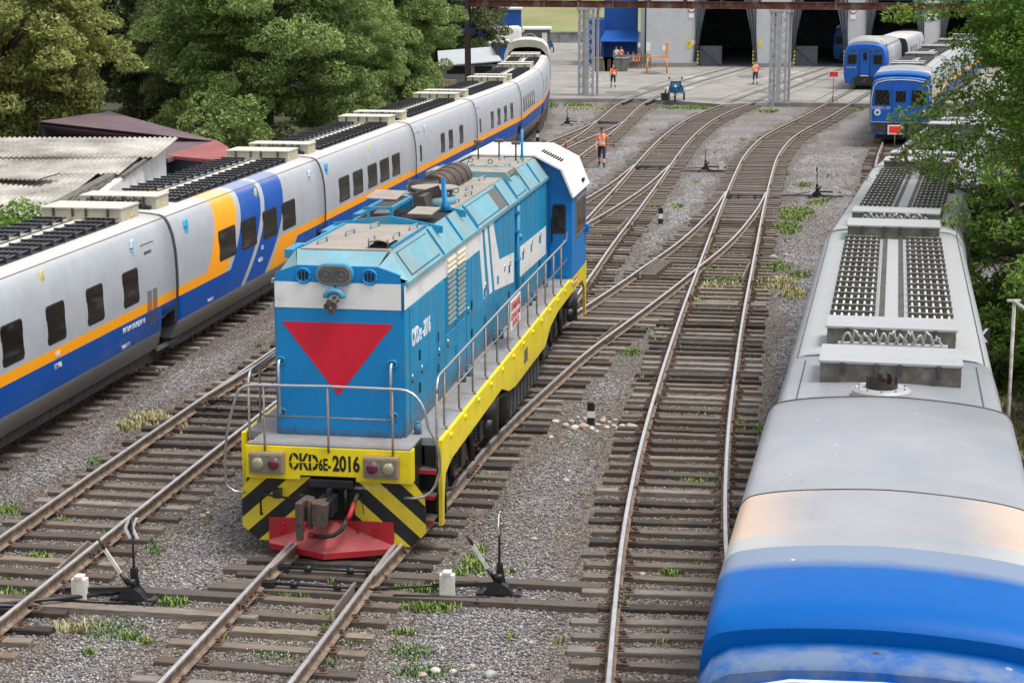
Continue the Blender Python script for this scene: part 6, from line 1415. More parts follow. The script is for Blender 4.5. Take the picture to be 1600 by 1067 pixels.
s = MB(); s.box(w * .35, w * .75, -.05, -.0, h - 2.0, h - .5); s.build('panel', m_white, r_); s = MB(); s.tube([(-w * .6 + .9 * math.cos(a), -.06, h - 1.7 + 1.1 * math.sin(a)) for a in [math.pi * k / 10 for k in range(11)]], .08, 6); s.build('hoop', m_lidgrey, r_)
s = MB()
for sx in (-1, 1):
    for y in (.8, 5): s.cyl((sx * w, y, .35), (sx * (w - .3), y, .35), .5, 18)
s.build('wheel', m_rubber, r_)
# white tarpaulin heap on a trailer
p = at(795, 95, .2); tr = empty('covered_trailer', (-.6, 176, .29), 0, 'trailer under a draped white tarpaulin in front of the blue warehouse', 'trailer')
s = MB(); s.bbox(-2.0, 1.5, 0, 4.5, .9, 2.6, .3); bm_v = []
s.v = [(x, y, z + (.9 if z > 2 else 0) + (.25 * math.sin(x * 2.1) if z > 2 else 0)) for x, y, z in s.v]; s.build('tarpaulin', m_white, tr); s = MB(); s.box(-1.8, 1.4, .2, 4.3, .5, .9)
for sx in (-1.6, 1.2):
    for y in (.8, 3.6): s.cyl((sx - .15, y, .3), (sx + .15, y, .3), .4, 16)
s.build('chassis', m_under, tr)
# grey-roofed hut by the gantry post
ht = empty('hut', (-3.1, 141, .1), -8, 'small grey plank hut with a light sloping roof beside the dark gantry post', 'hut')
s = MB(); s.box(-2.1, 2.0, 0, 3.5, 0, 2.0)
for k in range(10): s.box(-2.1, 2.0, -.04, 0, .05 + k * .12, .13 + k * .12)
s.build('wall', M('hut_planks', (.24, .25, .26), .8, 0, .12, 3), ht); s = MB()
for a, b in ((-1.8, -.3), (.3, 1.6)): s.box(a, b, -.06, -.0, 1.35, 1.9)
s.build('window', m_dark, ht); s = MB(); s.add([(-2.5, -.7, 2.0), (2.3, -.7, 2.35), (2.1, 4, 3.2), (-2.1, 4, 2.9), (-2.5, -.7, 1.93), (2.3, -.7, 2.28), (2.1, 4, 3.13), (-2.1, 4, 2.83)], [(0, 1, 2, 3), (7, 6, 5, 4), (0, 4, 5, 1), (1, 5, 6, 2), (2, 6, 7, 3), (3, 7, 4, 0)]); s.build('roof', M('hut_roof', (.42, .45, .47), .5, 0, .1, 2, ((.3, .3, .3), .3, 2)), ht)
s = MB(); s.box(2.15, 2.25, 1.0, 4.2, 0, 3.6); s.build('side_board', m_postb, ht)
# green mesh fence and pallets by the train
p0 = at(560, 170, .1); p1 = at(700, 128, .1)
fe = empty('mesh_fence', (0, 0, 0), 0, 'green wire mesh fence between the shrubs and the grey train', 'fence'); m_green = M('fence_green', (.015, .12, .07), .6)
a = Vector((-10.8, 100, .05)); b = Vector((-5.2, 136, .05)); s = MB(); n_ = 15
for k in range(n_ + 1): c = a.lerp(b, k / n_); s.beam((c.x, c.y, 0), (c.x, c.y, 2.0), .07, .07)
s.build('fence_post', m_green, fe); s = MB()
for k in range(9): z = .2 + k * .22; s.beam((a.x, a.y, z), (b.x, b.y, z), .015, .015)
for k in range(180): c = a.lerp(b, k / 180); s.beam((c.x, c.y, .1), (c.x, c.y, 1.95), .012, .012)
s.build('mesh', m_green, fe)
p = at(708, 139, .1); s = MB()
for k in range(9): s.box(-.6 + k * .14, -.52 + k * .14, -.05, .0, 0, 1.1)
for z in (.02, .5, 1.0): s.box(-.62, .62, .0, .08, z, z + .1)
o = tag(s.build('pallet', M('pallet_wood', (.45, .30, .18), .8, 0, .2, 5), loc=(-4.5, 130.5, 1.4 - .9)), 'pale wooden pallet standing upright behind the grey train near the hut', 'pallet')
# ------------------------------------------------------------------ corrugated roof shed, purple roof
m_slate = M('asbestos_sheet', (.43, .405, .365), .85, 0, .14, .7, ((.13, .118, .10), .75, .40), .3, 9)
m_whitewash = M('whitewash', (.66, .66, .65), .85, 0, .06, 2, ((.4, .38, .35), .35, 1.5))
cs_ = empty('shed', (-12.3, 66.5, 0), 0, 'low whitewashed shed with a wavy, partly broken corrugated sheet roof', 'shed')
def zr(y): return 2.95 + y * .052   # y negative towards the camera
def sheetrow(x0, x1, y0, y1, lift, sag=0., seed=0):
    s = MB(); rr = random.Random(seed); x = x1; cols = []; n = int((x1 - x0) / .045)
    ys = [y0 + (y1 - y0) * k / 4 for k in range(5)]; vs = []
    for y in ys:
        for i in range(n + 1):
            xx = x0 + (x1 - x0) * i / n
            vs.append((xx, y, zr(y) + lift + .032 * math.cos(xx * 2 * math.pi / .18) - sag * math.sin((xx - x0) / 3.0) ** 2 + .03 * (y - y0) / (y1 - y0)))
    m_ = len(vs); vs += [(a_, b_, c_ - .012) for a_, b_, c_ in vs]; w_ = n + 1
    fs = [(r_ * w_ + i, r_ * w_ + i + 1, (r_ + 1) * w_ + i + 1, (r_ + 1) * w_ + i) for r_ in range(4) for i in range(n)]
    fs += [tuple(q + m_ for q in f[::-1]) for f in fs]; fs += [(i, m_ + i, m_ + i + 1, i + 1) for i in range(n)]
    s.add(vs, fs, 0, True); return s
for k, (x0, x1, y0, y1, l, sg) in enumerate(((-19, .3, -4.2, .4, .10, .0), (-19, -.2, -7.4, -3.9, .05, .03), (-19, -1.0, -10.8, -7.2, .01, .06), (-19, -.9, -14.5, -10.6, -.02, .02))):
    o = sheetrow(x0, x1, y0, y1, l, sg, k).build('roof_sheets', m_slate, cs_, fixn=False)
for k, (x, y, a) in enumerate(((-8.4, -2.0, 12), (-9.2, -4.6, 8), (-3.0, -8.6, -5), (-6.5, -9.5, 4), (-12, -7, 10))):
    o = sheetrow(-1.1, 1.1, -.55, .55, .0, 0, k); o.v = [(x_, y_, z_ - 2.95 - y_ * .052) for x_, y_, z_ in o.v]; q = o.build('loose_sheet', m_slate if k > 1 else m_white, cs_, fixn=False); q.location = (x, y, zr(y) + .17); q.rotation_euler = (R(4), R(a * .3), R(a - 20))
s = MB(); s.prism([(-.1 + 0, 0), (-.1, 0)][:0] or [(-13.2, 0), (0, 0), (0, 2.85), (-13.2, 2.2)], 0, -.35, -.1); s.box(-18.8, -.35, -.25, 0, 0, 2.8); s.box(-18.8, -.35, -13.2, -12.95, 0, 2.1)
s.build('wall', m_whitewash, cs_); s = MB(); s.beam((.1, .3, 2.98), (-.1, -7.5, 2.54), .12, .1); s.beam((-.5, -7.2, 2.5), (-1.1, -13.4, 2.15), .3, .25)
for k in range(8): s.beam((-.2 - k * .05, -6.5 - k * .9, 2.5), (-.7, -7.4 - k * .9, 2.2), .06, .05)
s.build('eave_board', M('old_timber', (.13, .115, .10), .9, 0, .3, 4), cs_)
def slabroof(name, pts, z, th, mat, wallm, label, cat, zl=None):
    r_ = empty(name, (0, 0, 0), 0, label, cat); P_ = [at(x, y, zz) for (x, y, zz) in pts]; n = len(P_)
    s = MB(); s.add([tuple(p) for p in P_] + [(p.x, p.y, p.z - th) for p in P_], [tuple(range(n)), tuple(range(n, 2 * n))[::-1]] + [(i, n + i, n + (i + 1) % n, (i + 1) % n) for i in range(n)])
    s.build('roof', mat, r_); c = sum(P_, Vector()) / n; Q = [c.lerp(p, .95) for p in P_]; s = MB()
    s.add([(p.x, p.y, p.z - th) for p in Q] + [(p.x, p.y, 0) for p in Q], [(i, n + i, n + (i + 1) % n, (i + 1) % n) for i in range(n)]); s.build('wall', wallm, r_); return r_
def ribbed(name, c):
    mt = M(name, c, .6, 0, .1, 1.2, (tuple(x * .6 for x in c), .4, .5)); n = mt.node_tree; b = n.nodes['Principled BSDF']; tc = n.nodes.new('ShaderNodeTexCoord'); w = n.nodes.new('ShaderNodeTexWave'); w.inputs['Scale'].default_value = 1.6
    mp = n.nodes.new('ShaderNodeMapping'); mp.inputs['Rotation'].default_value = (0, 0, R(-58)); link(n, tc.outputs['Object'], mp.inputs[0]); link(n, mp.outputs[0], w.inputs['Vector'])
    bp = n.nodes.new('ShaderNodeBump'); bp.inputs['Strength'].default_value = .6; bp.inputs['Distance'].default_value = .05; link(n, w.outputs[0], bp.inputs['Height']); link(n, bp.outputs[0], b.inputs['Normal']); return mt
m_purple = ribbed('purple_roof', (.135, .088, .10)); m_redroof = ribbed('red_roof', (.30, .09, .085)); m_siding = M('dark_siding', (.035, .05, .075), .6, 0, .1, 2)
slabroof('house', [(60, 215, 2.3), (262, 248, 2.3), (345, 222, 2.3), (170, 174, 3.1), (60, 190, 3.1)], 0, .15, m_purple, m_siding, 'building with a broad dull purple ribbed roof under the trees', 'building')
slabroof('lean_to', [(257, 243, 2.32), (360, 252, 2.32), (357, 230, 2.5), (338, 219, 2.6)], 0, .12, m_redroof, m_siding, 'dark-sided lean-to with a faded red roof behind the banded coach', 'lean-to')
# ------------------------------------------------------------------ yard furniture
def marker(px, py, h, w, label):
    p = at(px, py, GZ); r_ = empty('marker_post', (p.x, p.y, GZ), 0, label, 'marker post', 'black and white marker posts'); s = MB()
    for z0, z1, m_ in ((0, h * .36, 0), (h * .36, h * .68, 1), (h * .68, h, 0)): s.bbox(-w / 2, w / 2, -w / 2, w / 2, z0, z1, .01 if z0 else .005, m_)
    s.build('post', [m_black, m_white], r_)
    s = MB(); s.prism([(-w / 2, h - .01), (w / 2, h - .01), (w * .3, h + .04), (-w * .3, h + .04)], 1, -w / 2, w / 2); s.build('post_cap', m_black, r_)
marker(923, 663, .42, .15, 'black and white marker post ringed by stones, nearest to the camera')
marker(1032, 350, .55, .16, 'black and white marker post on gravel behind the locomotive cab')
marker(840, 221, .6, .18, 'black and white marker post beside the grey train, farthest away')
m_weight = M('white_weight', (.62, .60, .54), .7, 0, .12, 7, ((.35, .27, .17), .3, 8))
def lever(px, py, yaw, label, arrows=True, side=-1, sc=1.):
    p = at(px, py, GZ + .05); r_ = empty('switch_lever', (p.x, p.y, GZ + .06), yaw, label, 'switch lever', 'hand levers of the turnouts'); r_.scale = (sc, sc, sc)
    s = MB()
    for x in (-.28, .28):
        s.box(x - .045, x + .045, -.42, .30, .0, .025)
        for y in (-.36, -.24, .2): s.cyl((x, y, .025), (x, y, .05), .022, 6)
    s.box(-.32, .32, -.12, -.04, .025, .05)
    s.prism([(-.22, .05), (.22, .05), (.14, .16), (.05, .22), (-.05, .22), (-.14, .16)], 1, -.16, -.02); s.tube([(.0, .05, .1), (.02, .05, .22)], [.16, .06], 14)
    s.box(-.04, .05, -.02, .07, .1, .48); s.beam((.08, .0, .12), (.02, .02, .46), .05, .05); s.cyl((-.06, -.09, .3), (.06, -.09, .3), .05, 12)
    s.build('stand', m_black, r_)
    s = MB(); s.tube([(.0, .03, .3), (.0, .03, 1.22)], .018, 8); s.build('rod', m_black, r_)
    s = MB(); A_ = 0 if arrows else 90
    for dx in (-.065, .065): s.prism([(dx - .04, .86), (dx + .03, .86), (dx + .10, 1.03), (dx + .03, 1.2), (dx - .04, 1.2), (dx + .03, 1.03)][::1] if False else [(dx + .0, .84), (dx + .05, .84), (dx - .03, 1.02), (dx + .05, 1.2), (dx, 1.2), (dx - .09, 1.02)], 1, -.008, .008, 1)
    s.prism([(.0, .86), (.05, .84), (-.03, 1.02), (.05, 1.2), (-.02, 1.2), (-.09, 1.02)], 1, -.004, .004, 0)
    if not arrows: s.v = [(-(y - .0) * 1, x, z) for x, y, z in s.v]
    s.v = [(x * .8, y + .03, (z - 1.03) * .85 + 1.03 + .04) for x, y, z in s.v]; s.build('arrow_plate', [m_black, m_white], r_)
    s = MB(); s.tube([(side * .05, -.06, .24), (side * .16, -.08, .42)], .03, 8, 1); s.beam((side * .16, -.08, .42), (side * .38, -.10, .78), .035, .05, 0); s.tube([(side * .37, -.10, .77), (side * .45, -.11, .92)], .022, 8, 1)
    s.build('hand_lever', [m_weight, m_black], r_)
    s = MB(); s.beam((0, -.1, .2), (side * .95, -.2, .18), .035, .06); s.tube([(side * .1, -.25, .04), (side * 1.5, -.3, .05)], .018, 6); s.build('weight_arm', m_black, r_)
    s = MB(); a_ = side * .62; s.bbox(min(a_, a_ - side * -.22), max(a_, a_ - side * -.22), -.26, -.12, .04, .36, .02); s.box(min(a_, a_ + side * .22) + .05, max(a_, a_ + side * .22) - .05, -.27, -.11, .36, .40)
    s.build('weight', m_weight, r_)
    return r_
lever(210, 938, 8, 'near-left switch lever with a white weight and a black-white arrow plate facing the camera')
lever(780, 930, 5, 'near switch lever right of the locomotive front, its arrow plate seen edge-on', arrows=False)
lever(1102, 267, 5, 'switch lever on gravel between the two curving tracks in the middle distance', arrows=False, side=1)
lever(1276, 307, 5, 'switch lever by the green patch near the right train, round-looking arrow plate', side=1)
lever(886, 195, 5, 'farthest switch lever, beside the grey train below the lattice column', arrows=False, side=1)
def flagboard(px, py, h, w, label, tripod):
    p = at(px, py, GZ); r_ = empty('stop_board', (p.x, p.y, GZ if p.y < 126 else .29), 0, label, 'stop board', 'red stop boards'); s = MB()
    s.tube([(0, 0, 0 if tripod else -.0), (0, 0, h)], .022, 8)
    if tripod:
        for a_ in (90, 210, 330): s.tube([(0, 0, .45), (.4 * math.cos(R(a_)), .4 * math.sin(R(a_)), 0)], .018, 6)
    s.build('stand', m_undergrey, r_); s = MB(); s.box(-w / 2, w / 2, -.03, -.005, h - .1, h + w * .5); s.build('board', m_white, r_)
    s = MB(); s.box(-w / 2 + .07, w / 2 - .07, -.036, -.03, h - .03, h + w * .5 - .07); s.build('red_field', M('board_red', (.85, .03, .02), .5) if 'board_red' not in D.materials else D.materials['board_red'], r_)
flagboard(1301, 166, 1.75, .72, 'red and white stop board on a tripod before the rounded blue train', True)
flagboard(1397, 240, 1.05, .75, 'red and white stop board close in front of the far coach with white lamps', False)
p = at(884, 243, GZ); s = MB(); s.tube([(0, 0, 0), (0, 0, .75)], .03, 8, 0); s.tube([(0, 0, .4), (0, 0, .72)], .04, 8, 1); tag(s.build('stake', [m_undergrey, m_red], loc=(p.x, p.y, GZ)), 'thin stake with a red tip behind the white cab roof', 'stake')
# tripod with hoses by the grey train
p = at(800, 226, GZ); r_ = empty('hose_stand', (p.x, p.y, GZ), 0, 'orange stand with a disc and hanging hoses beside the grey train', 'hose stand'); s = MB(); s.tube([(0, 0, 0), (0, 0, 1.35)], .06, 8); s.build('post', m_orange, r_)
s = MB(); s.cyl((0, 0, 1.33), (0, 0, 1.38), .38, 20); s.build('disc', m_lampframe, r_)
for k in range(8):
    a_ = k * .785; s = MB(); s.tube([(.1 * math.cos(a_), .1 * math.sin(a_), 1.3), (.25 * math.cos(a_), .25 * math.sin(a_), .9), (.35 * math.cos(a_), .35 * math.sin(a_), .3), (.5 * math.cos(a_), .5 * math.sin(a_), .02)], .02, 6); s.build('hose', m_plowred if k % 2 else m_rubber, r_)
# guard planks beside the rails
m_plank = M('plank_pale_end', (.42, .37, .28), .85, 0, .2, 6)
for k, (a_, b_, l) in enumerate((((92, 893), (138, 852), 'old plank lying along the left track near its right rail'), ((521, 960), (555, 917), 'split grey plank leaning at the right rail in front of the locomotive'), ((935, 534), (973, 504), 'dark plank with a pale end beside the rail behind the locomotive'), ((1160, 437), (1172, 412), 'weathered plank upright inside the weedy middle track'), ((966, 360), (982, 343), 'plank beside the rail near the second marker post'), ((1000, 431), (1029, 408), 'toothed dark guard timber with a white end on the connecting track'))):
    A_ = at(*a_, .2); B_ = at(*b_, .2); s = MB(); wd = .035 if k != 5 else .05; s.beam(A_, B_, wd, .16, 0)
    d_ = (A_ - B_).normalized(); s.beam(A_ + d_ * .01, A_ + d_ * .04, wd * 1.05, .165, 1)
    if k == 5:
        for q in range(7): c = A_.lerp(B_, (q + .5) / 7); s.box(c.x, c.x + .45, c.y - .12, c.y + .12, .05, .24)
    tag(s.build('guard_plank', [m_sleeper, m_plank]), l, 'plank')
# chevron board and rusty pole at the right edge
r_ = empty('chevron_board', (7.75, 30.2, GZ), 0, 'black board with two white chevrons on a thin post beside the right train', 'signboard'); s = MB(); s.tube([(0, 0, 0), (0, 0, 3.1)], .025, 8); s.build('post', m_black, r_)
s = MB(); s.box(-.17, .17, -.03, -.01, 2.85, 3.12, 0)
for dx in (-.08, .06): s.prism([(dx + .03, 2.87), (dx + .075, 2.87), (dx - .01, 2.985), (dx + .075, 3.1), (dx + .03, 3.1), (dx - .06, 2.985)], 1, -.036, -.03, 1)
s.build('board', [m_black, m_white], r_)
s = MB(); s.tube([(0, 0, 0), (0, 0, 3.55)], .03, 8); s.tube([(0, 0, 3.55), (.35, -1.2, 3.3), (.5, -2.0, 3.1)], .03, 8); s.box(-.12, .1, -.04, .04, 3.55, 3.58); tag(s.build('pole', M('pole_white_rusty', (.5, .48, .45), .7, 0, .1, 6, (RUST, .5, 6)), loc=(8.3, 30.2, GZ)), 'rusty white pole with a sloping arm at the right edge', 'pole')
# ------------------------------------------------------------------ cargo trike
m_tblue = M('trike_blue', (.02, .16, .36), .4, 0, .1, 4, coat=.2)
def trike(px, py, yaw, label, bucket=True):
    p = at(px, py, .2); r_ = empty('cargo_trike', (p.x, p.y, .29), yaw, label, 'cargo trike', 'blue cargo trikes')
    s = MB(); s.prism([(-.95, .55), (-.3, .5), (-.25, .95), (-.5, 1.1), (-.9, 1.25), (-1.0, 1.0)], 0, -.16, .16); s.bbox(-.28, .28, -1.0, -.86, .95, 1.25, .04); s.build('body', m_tblue, r_)
    s = MB(); s.bbox(-.5, .5, -.15, 1.15, .55, .62, .02); s.box(-.5, -.46, -.15, 1.15, .6, .95); s.box(.46, .5, -.15, 1.15, .6, .95); s.box(-.5, .5, 1.1, 1.15, .6, .95); s.box(-.42, .42, -.15, -.1, .6, 1.1); s.build('cargo_box', m_tblue, r_)
    s = MB(); s.bbox(-.35, .35, -.5, -.1, 1.0, 1.35, .05); s.build('seat', m_black, r_)
    for x, y, q in ((0, -1.1, 0), (-.52, .7, 1), (.52, .7, 1)):
        s = MB(); s.tube([(x, y + .26 * math.cos(a_), .3 + .26 * math.sin(a_)) for a_ in [2 * math.pi * k / 20 for k in range(21)]], .055, 8); s.cyl((x - .04, y, .3), (x + .04, y, .3), .12, 12, 1); s.build('wheel', [m_rubber, m_undergrey], r_)
    s = MB(); s.tube([(-.38, -.85, 1.3), (0, -.95, 1.22), (.38, -.85, 1.3)], .02, 8)
    for sx in (-1, 1): s.tube([(sx * .3, -.9, 1.3), (sx * .42, -.9, 1.55)], .01, 6); s.ball((sx * .43, -.9, 1.6), .07, 0, 10, 8, (1, .4, 1))
    s.tube([(0, -1.1, .3), (0, -.95, 1.2)], .03, 8); s.build('handlebar', m_black, r_)
    s = MB(); s.ball((0, -1.05, 1.05), .09, 0, 14, 10, (1, .5, 1)); s.build('headlight', m_lampwhite, r_)
    if bucket: s = MB(); s.bbox(-.95, -.45, -1.1, -.6, .1, .55, .04); s.box(-1.0, -.4, -1.15, -.55, .5, .58); s.tube([(-.7, -.85, .55), (-.65, -.85, .85)], .05, 8); s.build('side_crate', m_black, r_)
    return r_
trike(1056, 160, 8, 'blue three-wheeled cargo bike parked at the edge of the concrete')
trike(857, 84, 4, 'blue cargo bike far away just right of the grey train end', False)
# ------------------------------------------------------------------ rounded blue train and coach inside the depot
m_roofgrey = M('train_roof_dusty', (.33, .33, .32), .7, 0, .08, 1.2, ((.24, .23, .21), .4, 1))
def round_train(pos, yaw, label, L=16):
    r_ = empty('railcar', pos, yaw, label, 'railcar', 'rounded blue railcars'); b = [(1.45, .75), (1.6, 1.3), (1.62, 2.4), (1.56, 3.1), (1.42, 3.45), (1.2, 3.62), (.7, 3.72), (0, 3.75)]
    def sc(k, dy=0): return [(x * k, .75 + (z - .75) * (1 - (1 - k) * .35)) for x, z in ring(b)]
    s = MB(); loft(s, [(0, sc(.90)), (.08, sc(.95)), (.3, sc(.985)), (.9, sc(1)), (2.2, sc(1))]); s.build('front_shell', m_navy, r_)
    s = MB(); loft(s, [(2.2, sc(1)), (2.7, sc(1))]); s.build('orange_band', M('rail_orange', ORANGE, .5) if 'rail_orange' not in D.materials else D.materials['rail_orange'], r_)
    s = MB(); loft(s, [(2.7, sc(1)), (L, sc(1))]); s.build('body', m_coach, r_)
    s = MB(); d = ring([(1.42, 3.46), (1.30, 3.75), (1.05, 4.02), (.6, 4.18), (0, 4.22)]); loft(s, [(.35, [(x * .9, 3.46 + (z - 3.46) * .55) for x, z in d]), (.9, d), (3.2, d), (3.8, [(x, 3.46 + (z - 3.46) * .5) for x, z in d]), (L, [(x, 3.46 + (z - 3.46) * .45) for x, z in d])]); s.build('roof', m_roofgrey, r_)
    s = MB(); s.box(-.36, .36, -.05, .02, 1.35, 3.25); dd = s.build('door', m_navy, r_); s = MB(); s.box(-.14, .14, -.07, -.04, 2.5, 3.05); s.build('pane', m_glass, dd)
    s = MB(); s.tube([(-.38, -.06, 1.35), (-.38, -.06, 3.15), (-.3, -.06, 3.27), (.3, -.06, 3.27), (.38, -.06, 3.15), (.38, -.06, 1.35)], .02, 6); s.build('door_seal', m_black, dd)
    for sx in (-1, 1):
        s = MB(); s.bbox(sx * .95 - .34, sx * .95 + .34, -.06, .1, 2.2, 2.92, .05); w_ = s.build('window', m_seal, r_); s = MB(); s.bbox(sx * .95 - .29, sx * .95 + .29, -.08, -.04, 2.25, 2.87, .03); s.build('pane', m_glass, w_)
        s = MB(); s.bbox(sx * .88 - .14, sx * .88 + .14, -.03, .1, 3.15, 3.3, .02); s.build('lamp', m_lens, r_)
        s = MB(); s.prism([(sx * .95, 3.72), (sx * 1.35, 3.55), (sx * 1.3, 3.8), (sx * 1.05, 3.98)], 1, .6, .75); s.build('roof_lamp', m_white, r_)
    s = MB(); s.box(-.6, .6, -.1, .3, .62, 1.3, 0); s.cyl((0, -.45, .95), (0, 0, .95), .16, 12, 1)
    for x in (-.75, .75): s.box(x - .1, x + .1, -.15, .4, .45, 1.25, 1)
    s.box(-.3, .3, -.12, -.05, 1.3, 1.36, 2); s.build('coupler', [m_black, m_under, m_white], r_); wheelset(r_, 3); wheelset(r_, L - 3)
    text('KZ735A-108', .17, m_txtw, r_, Matrix.Translation((-1.35, -.03, 1.88)) @ Matrix.Rotation(R(90), 4, 'X'), sx=.8)
    return r_
pc = PATH['centre']; q, t_ = pc.at(pc.sY(140)); round_train((q.x, q.y, .0), 15.5, 'rounded blue railcar with a centre door and two windows, coming out of the third gate')
q2 = q + Vector((math.sin(R(15.5)), math.cos(R(15.5)), 0)) * 16; d_ = pc.sY(q2.y)
coach(pc.at(d_)[0], pc.at(d_ + 13)[0], 'grey coach coupled behind the rounded blue railcar', W4, boxes=False); coach(pc.at(d_ + 13)[0], pc.at(d_ + 26)[0], 'grey coach inside the third depot gate', W4, boxes=False)
pl_ = PATH['loco']; q, t_ = pl_.at(pl_.sY(181)); round_train((q.x, q.y, .0), 14, 'dark blue railcar standing in the shade inside the second gate')
# ------------------------------------------------------------------ people
m_skin = M('skin', (.45, .25, .17), .6, 0, .05); m_hiviz = M('hiviz_orange', (.95, .16, .015), .7, 0, .08, 10); m_nav = M('navy_cloth', (.012, .016, .04), .85, 0, .2, 10); m_refl = M('reflective_band', (.62, .64, .60), .5); m_cap = M('cap_navy', (.012, .02, .06), .8); m_boot = M('boot', (.015, .015, .015), .6)
def person(pos, yaw, label, stride=.25, arm=.12, shirt=None, sit=False, back=False, grp=None, hat=None):
    shirt = shirt or m_hiviz; o = empty('person', pos, yaw, label, 'person', grp); o.scale = (1.08,) * 3
    V = []; E_ = []; Rr = []
    def add(p, r, par=None):
        V.append(p); Rr.append(r)
        if par is not None: E_.append((par, len(V) - 1))
        return len(V) - 1
    hz = .92 if not sit else .5
    pel = add((0, 0, hz), .135); wa = add((0, .0, hz + .16), .12, pel); ch = add((0, .0, hz + .38), .145, wa); nk = add((0, .0, hz + .53), .06, ch); hd0 = add((0, -.01, hz + .62), .075, nk); hd = add((0, -.015, hz + .70), .092, hd0); add((0, -.01, hz + .78), .07, hd)
    for sx in (-1, 1):
        st_ = stride * sx
        hp = add((sx * .09, 0, hz - .04), .095, pel)
        if sit: kn = add((sx * .12, -.42, hz), .065, hp); an = add((sx * .12, -.42, .1), .045, kn); add((sx * .12, -.57, .05), .035, an)
        else:
            kn = add((sx * .10, -st_ * .5 - .03, .50), .066, hp); lift = .06 if sx * stride < 0 else 0
            an = add((sx * .10, -st_ + (.05 if sx < 0 else 0), .10 + lift), .046, kn); add((sx * .11, -st_ - .16, .045 + lift * .3), .036, an)
        sh = add((sx * .17, 0, hz + .45), .06, ch); el = add((sx * .235, .04 + arm * sx, hz + .18), .045, sh); wr = add((sx * .25, -.06 + arm * sx * 2, hz - .06), .030, el); pa = add((sx * .252, -.08 + arm * sx * 2, hz - .12), .034, wr)
        for f_ in range(4): b0 = add((sx * .255, -.105 + arm * sx * 2 + f_ * .022, hz - .165), .010, pa); add((sx * .245, -.105 + arm * sx * 2 + f_ * .022, hz - .215 + abs(f_ - 1.5) * .006), .008, b0)
        b0 = add((sx * .235, -.125 + arm * sx * 2, hz - .135), .011, pa); add((sx * .23, -.14 + arm * sx * 2, hz - .17), .009, b0)
    me = D.meshes.new('body'); me.from_pydata(V, E_, []); ob = D.objects.new('body', me); COL.objects.link(ob)
    md = ob.modifiers.new('s', 'SKIN'); sv = me.skin_vertices[0].data
    for i, r in enumerate(Rr): sv[i].radius = (r, r * (.72 if i in (0, 1, 2) else 1))
    sv[0].use_root = True; md2 = ob.modifiers.new('u', 'SUBSURF'); md2.levels = 1; md2.render_levels = 1
    dg = bpy.context.evaluated_depsgraph_get(); dg.update(); m2 = D.meshes.new_from_object(ob.evaluated_get(dg)); D.objects.remove(ob)
    ms = [m_skin, shirt, m_nav, m_refl, m_boot, m_hiviz]; m2.materials.clear()
    for m_ in ms: m2.materials.append(m_)
    for f in m2.polygons:
        c = f.center; x, y, z = abs(c.x), c.y, c.z; f.use_smooth = True
        if z > hz + .53: i = 0
        elif x > .185 and z < hz + .25: i = 0
        elif z > hz + .02 and x < .30: i = 1; i = 3 if (hz + .1 < z < hz + .17 and x < .17) else i; i = 2 if (back and z > hz + .42) else i; i = 3 if (not back and .06 < x < .11 and z > hz + .17 and x < .16) else i
        elif z < .12 and (not sit or y < -.3): i = 4
        elif x > .205: i = 0
        else: i = 2; i = 3 if (.24 < z < .30 or .36 < z < .40) and not sit else i; i = 5 if .30 < z < .36 and not sit else i
        f.material_index = i
    b_ = D.objects.new('body', m2); COL.objects.link(b_); b_.parent = o
    s = MB(); s.ball((0, .0, hz + .775), .098, 0, 16, 8, (1, 1.05, .62)); 
    if not back: s.bbox(-.07, .07, -.19, -.08, hz + .765, hz + .78, .005)
    s.build('cap', hat or m_cap, o)
    s = MB()
    for sx in (-1, 1): s.ball((sx * .034, -.098, hz + .715), .011, 0, 8, 6); s.ball((sx * .094, -.005, hz + .70), .022, 1, 8, 6, (.4, 1, 1.3))
    s.ball((0, -.112, hz + .69), .016, 1, 8, 6, (.8, 1, 1.5)); s.ball((0, -.098, hz + .655), .022, 2, 8, 6, (1.3, .5, .4)); s.build('face', [m_black, m_skin, M('lips', (.35, .13, .11), .6) if 'lips' not in D.materials else D.materials['lips']], o)
    return o
def pp(px, py, z=0.): p = at(px, py, z); return (p.x, p.y, z)
person(pp(940, 262, GZ), 3, 'person in orange vest with braces and navy trousers walking towards the camera on gravel')
person(pp(958, 138, .29), 175, 'person in orange shirt and navy trousers walking away beside the left lattice column', back=True, stride=.3)
person(pp(1180, 133, .29), 172, 'person in orange shirt walking away towards the first gate, left of right lattice column', stride=.15, back=False)
m_blueshirt = M('pale_blue_shirt', (.25, .45, .55), .8); m_white2 = M('white_shirt', (.65, .6, .6), .8); m_pinkv = M('pink_vest', (.75, .25, .25), .8)
for k, (px, sh, l, st_) in enumerate(((955, m_white2, 'person in a white shirt standing under the blue awning, leftmost', False), (962, m_hiviz, 'person in a bright orange jacket bending under the blue awning', False), (972, m_blueshirt, 'person in a pale blue top sitting under the blue awning', True), (980, m_pinkv, 'person in a pinkish vest sitting in the middle under the blue awning', True), (987, m_hiviz, 'person in an orange vest sitting at the right under the blue awning', True))):
    Y = 174.6 if st_ else 175.2; x = (px - 800) / FL * Y * 1.04
    person((x, Y, .3 if st_ else .3), 10, l, stride=.05, arm=.02, shirt=sh, sit=st_)
s = MB(); s.box(-1.9, 2.2, -.3, 1.6, 0, .12); tag(s.build('platform', m_concd, loc=(10.4, 174.6, .29)), 'low concrete platform with seated workers under the blue awning', 'platform')
s = MB(); s.box(-1.4, 1.7, -.2, .5, .38, .45)
for x in (-1.3, 1.55): s.box(x, x + .08, -.15, .45, 0, .38)
tag(s.build('bench', m_sleeper, loc=(11.1, 174.9, .29)), 'bench the workers sit on under the blue awning', 'bench')

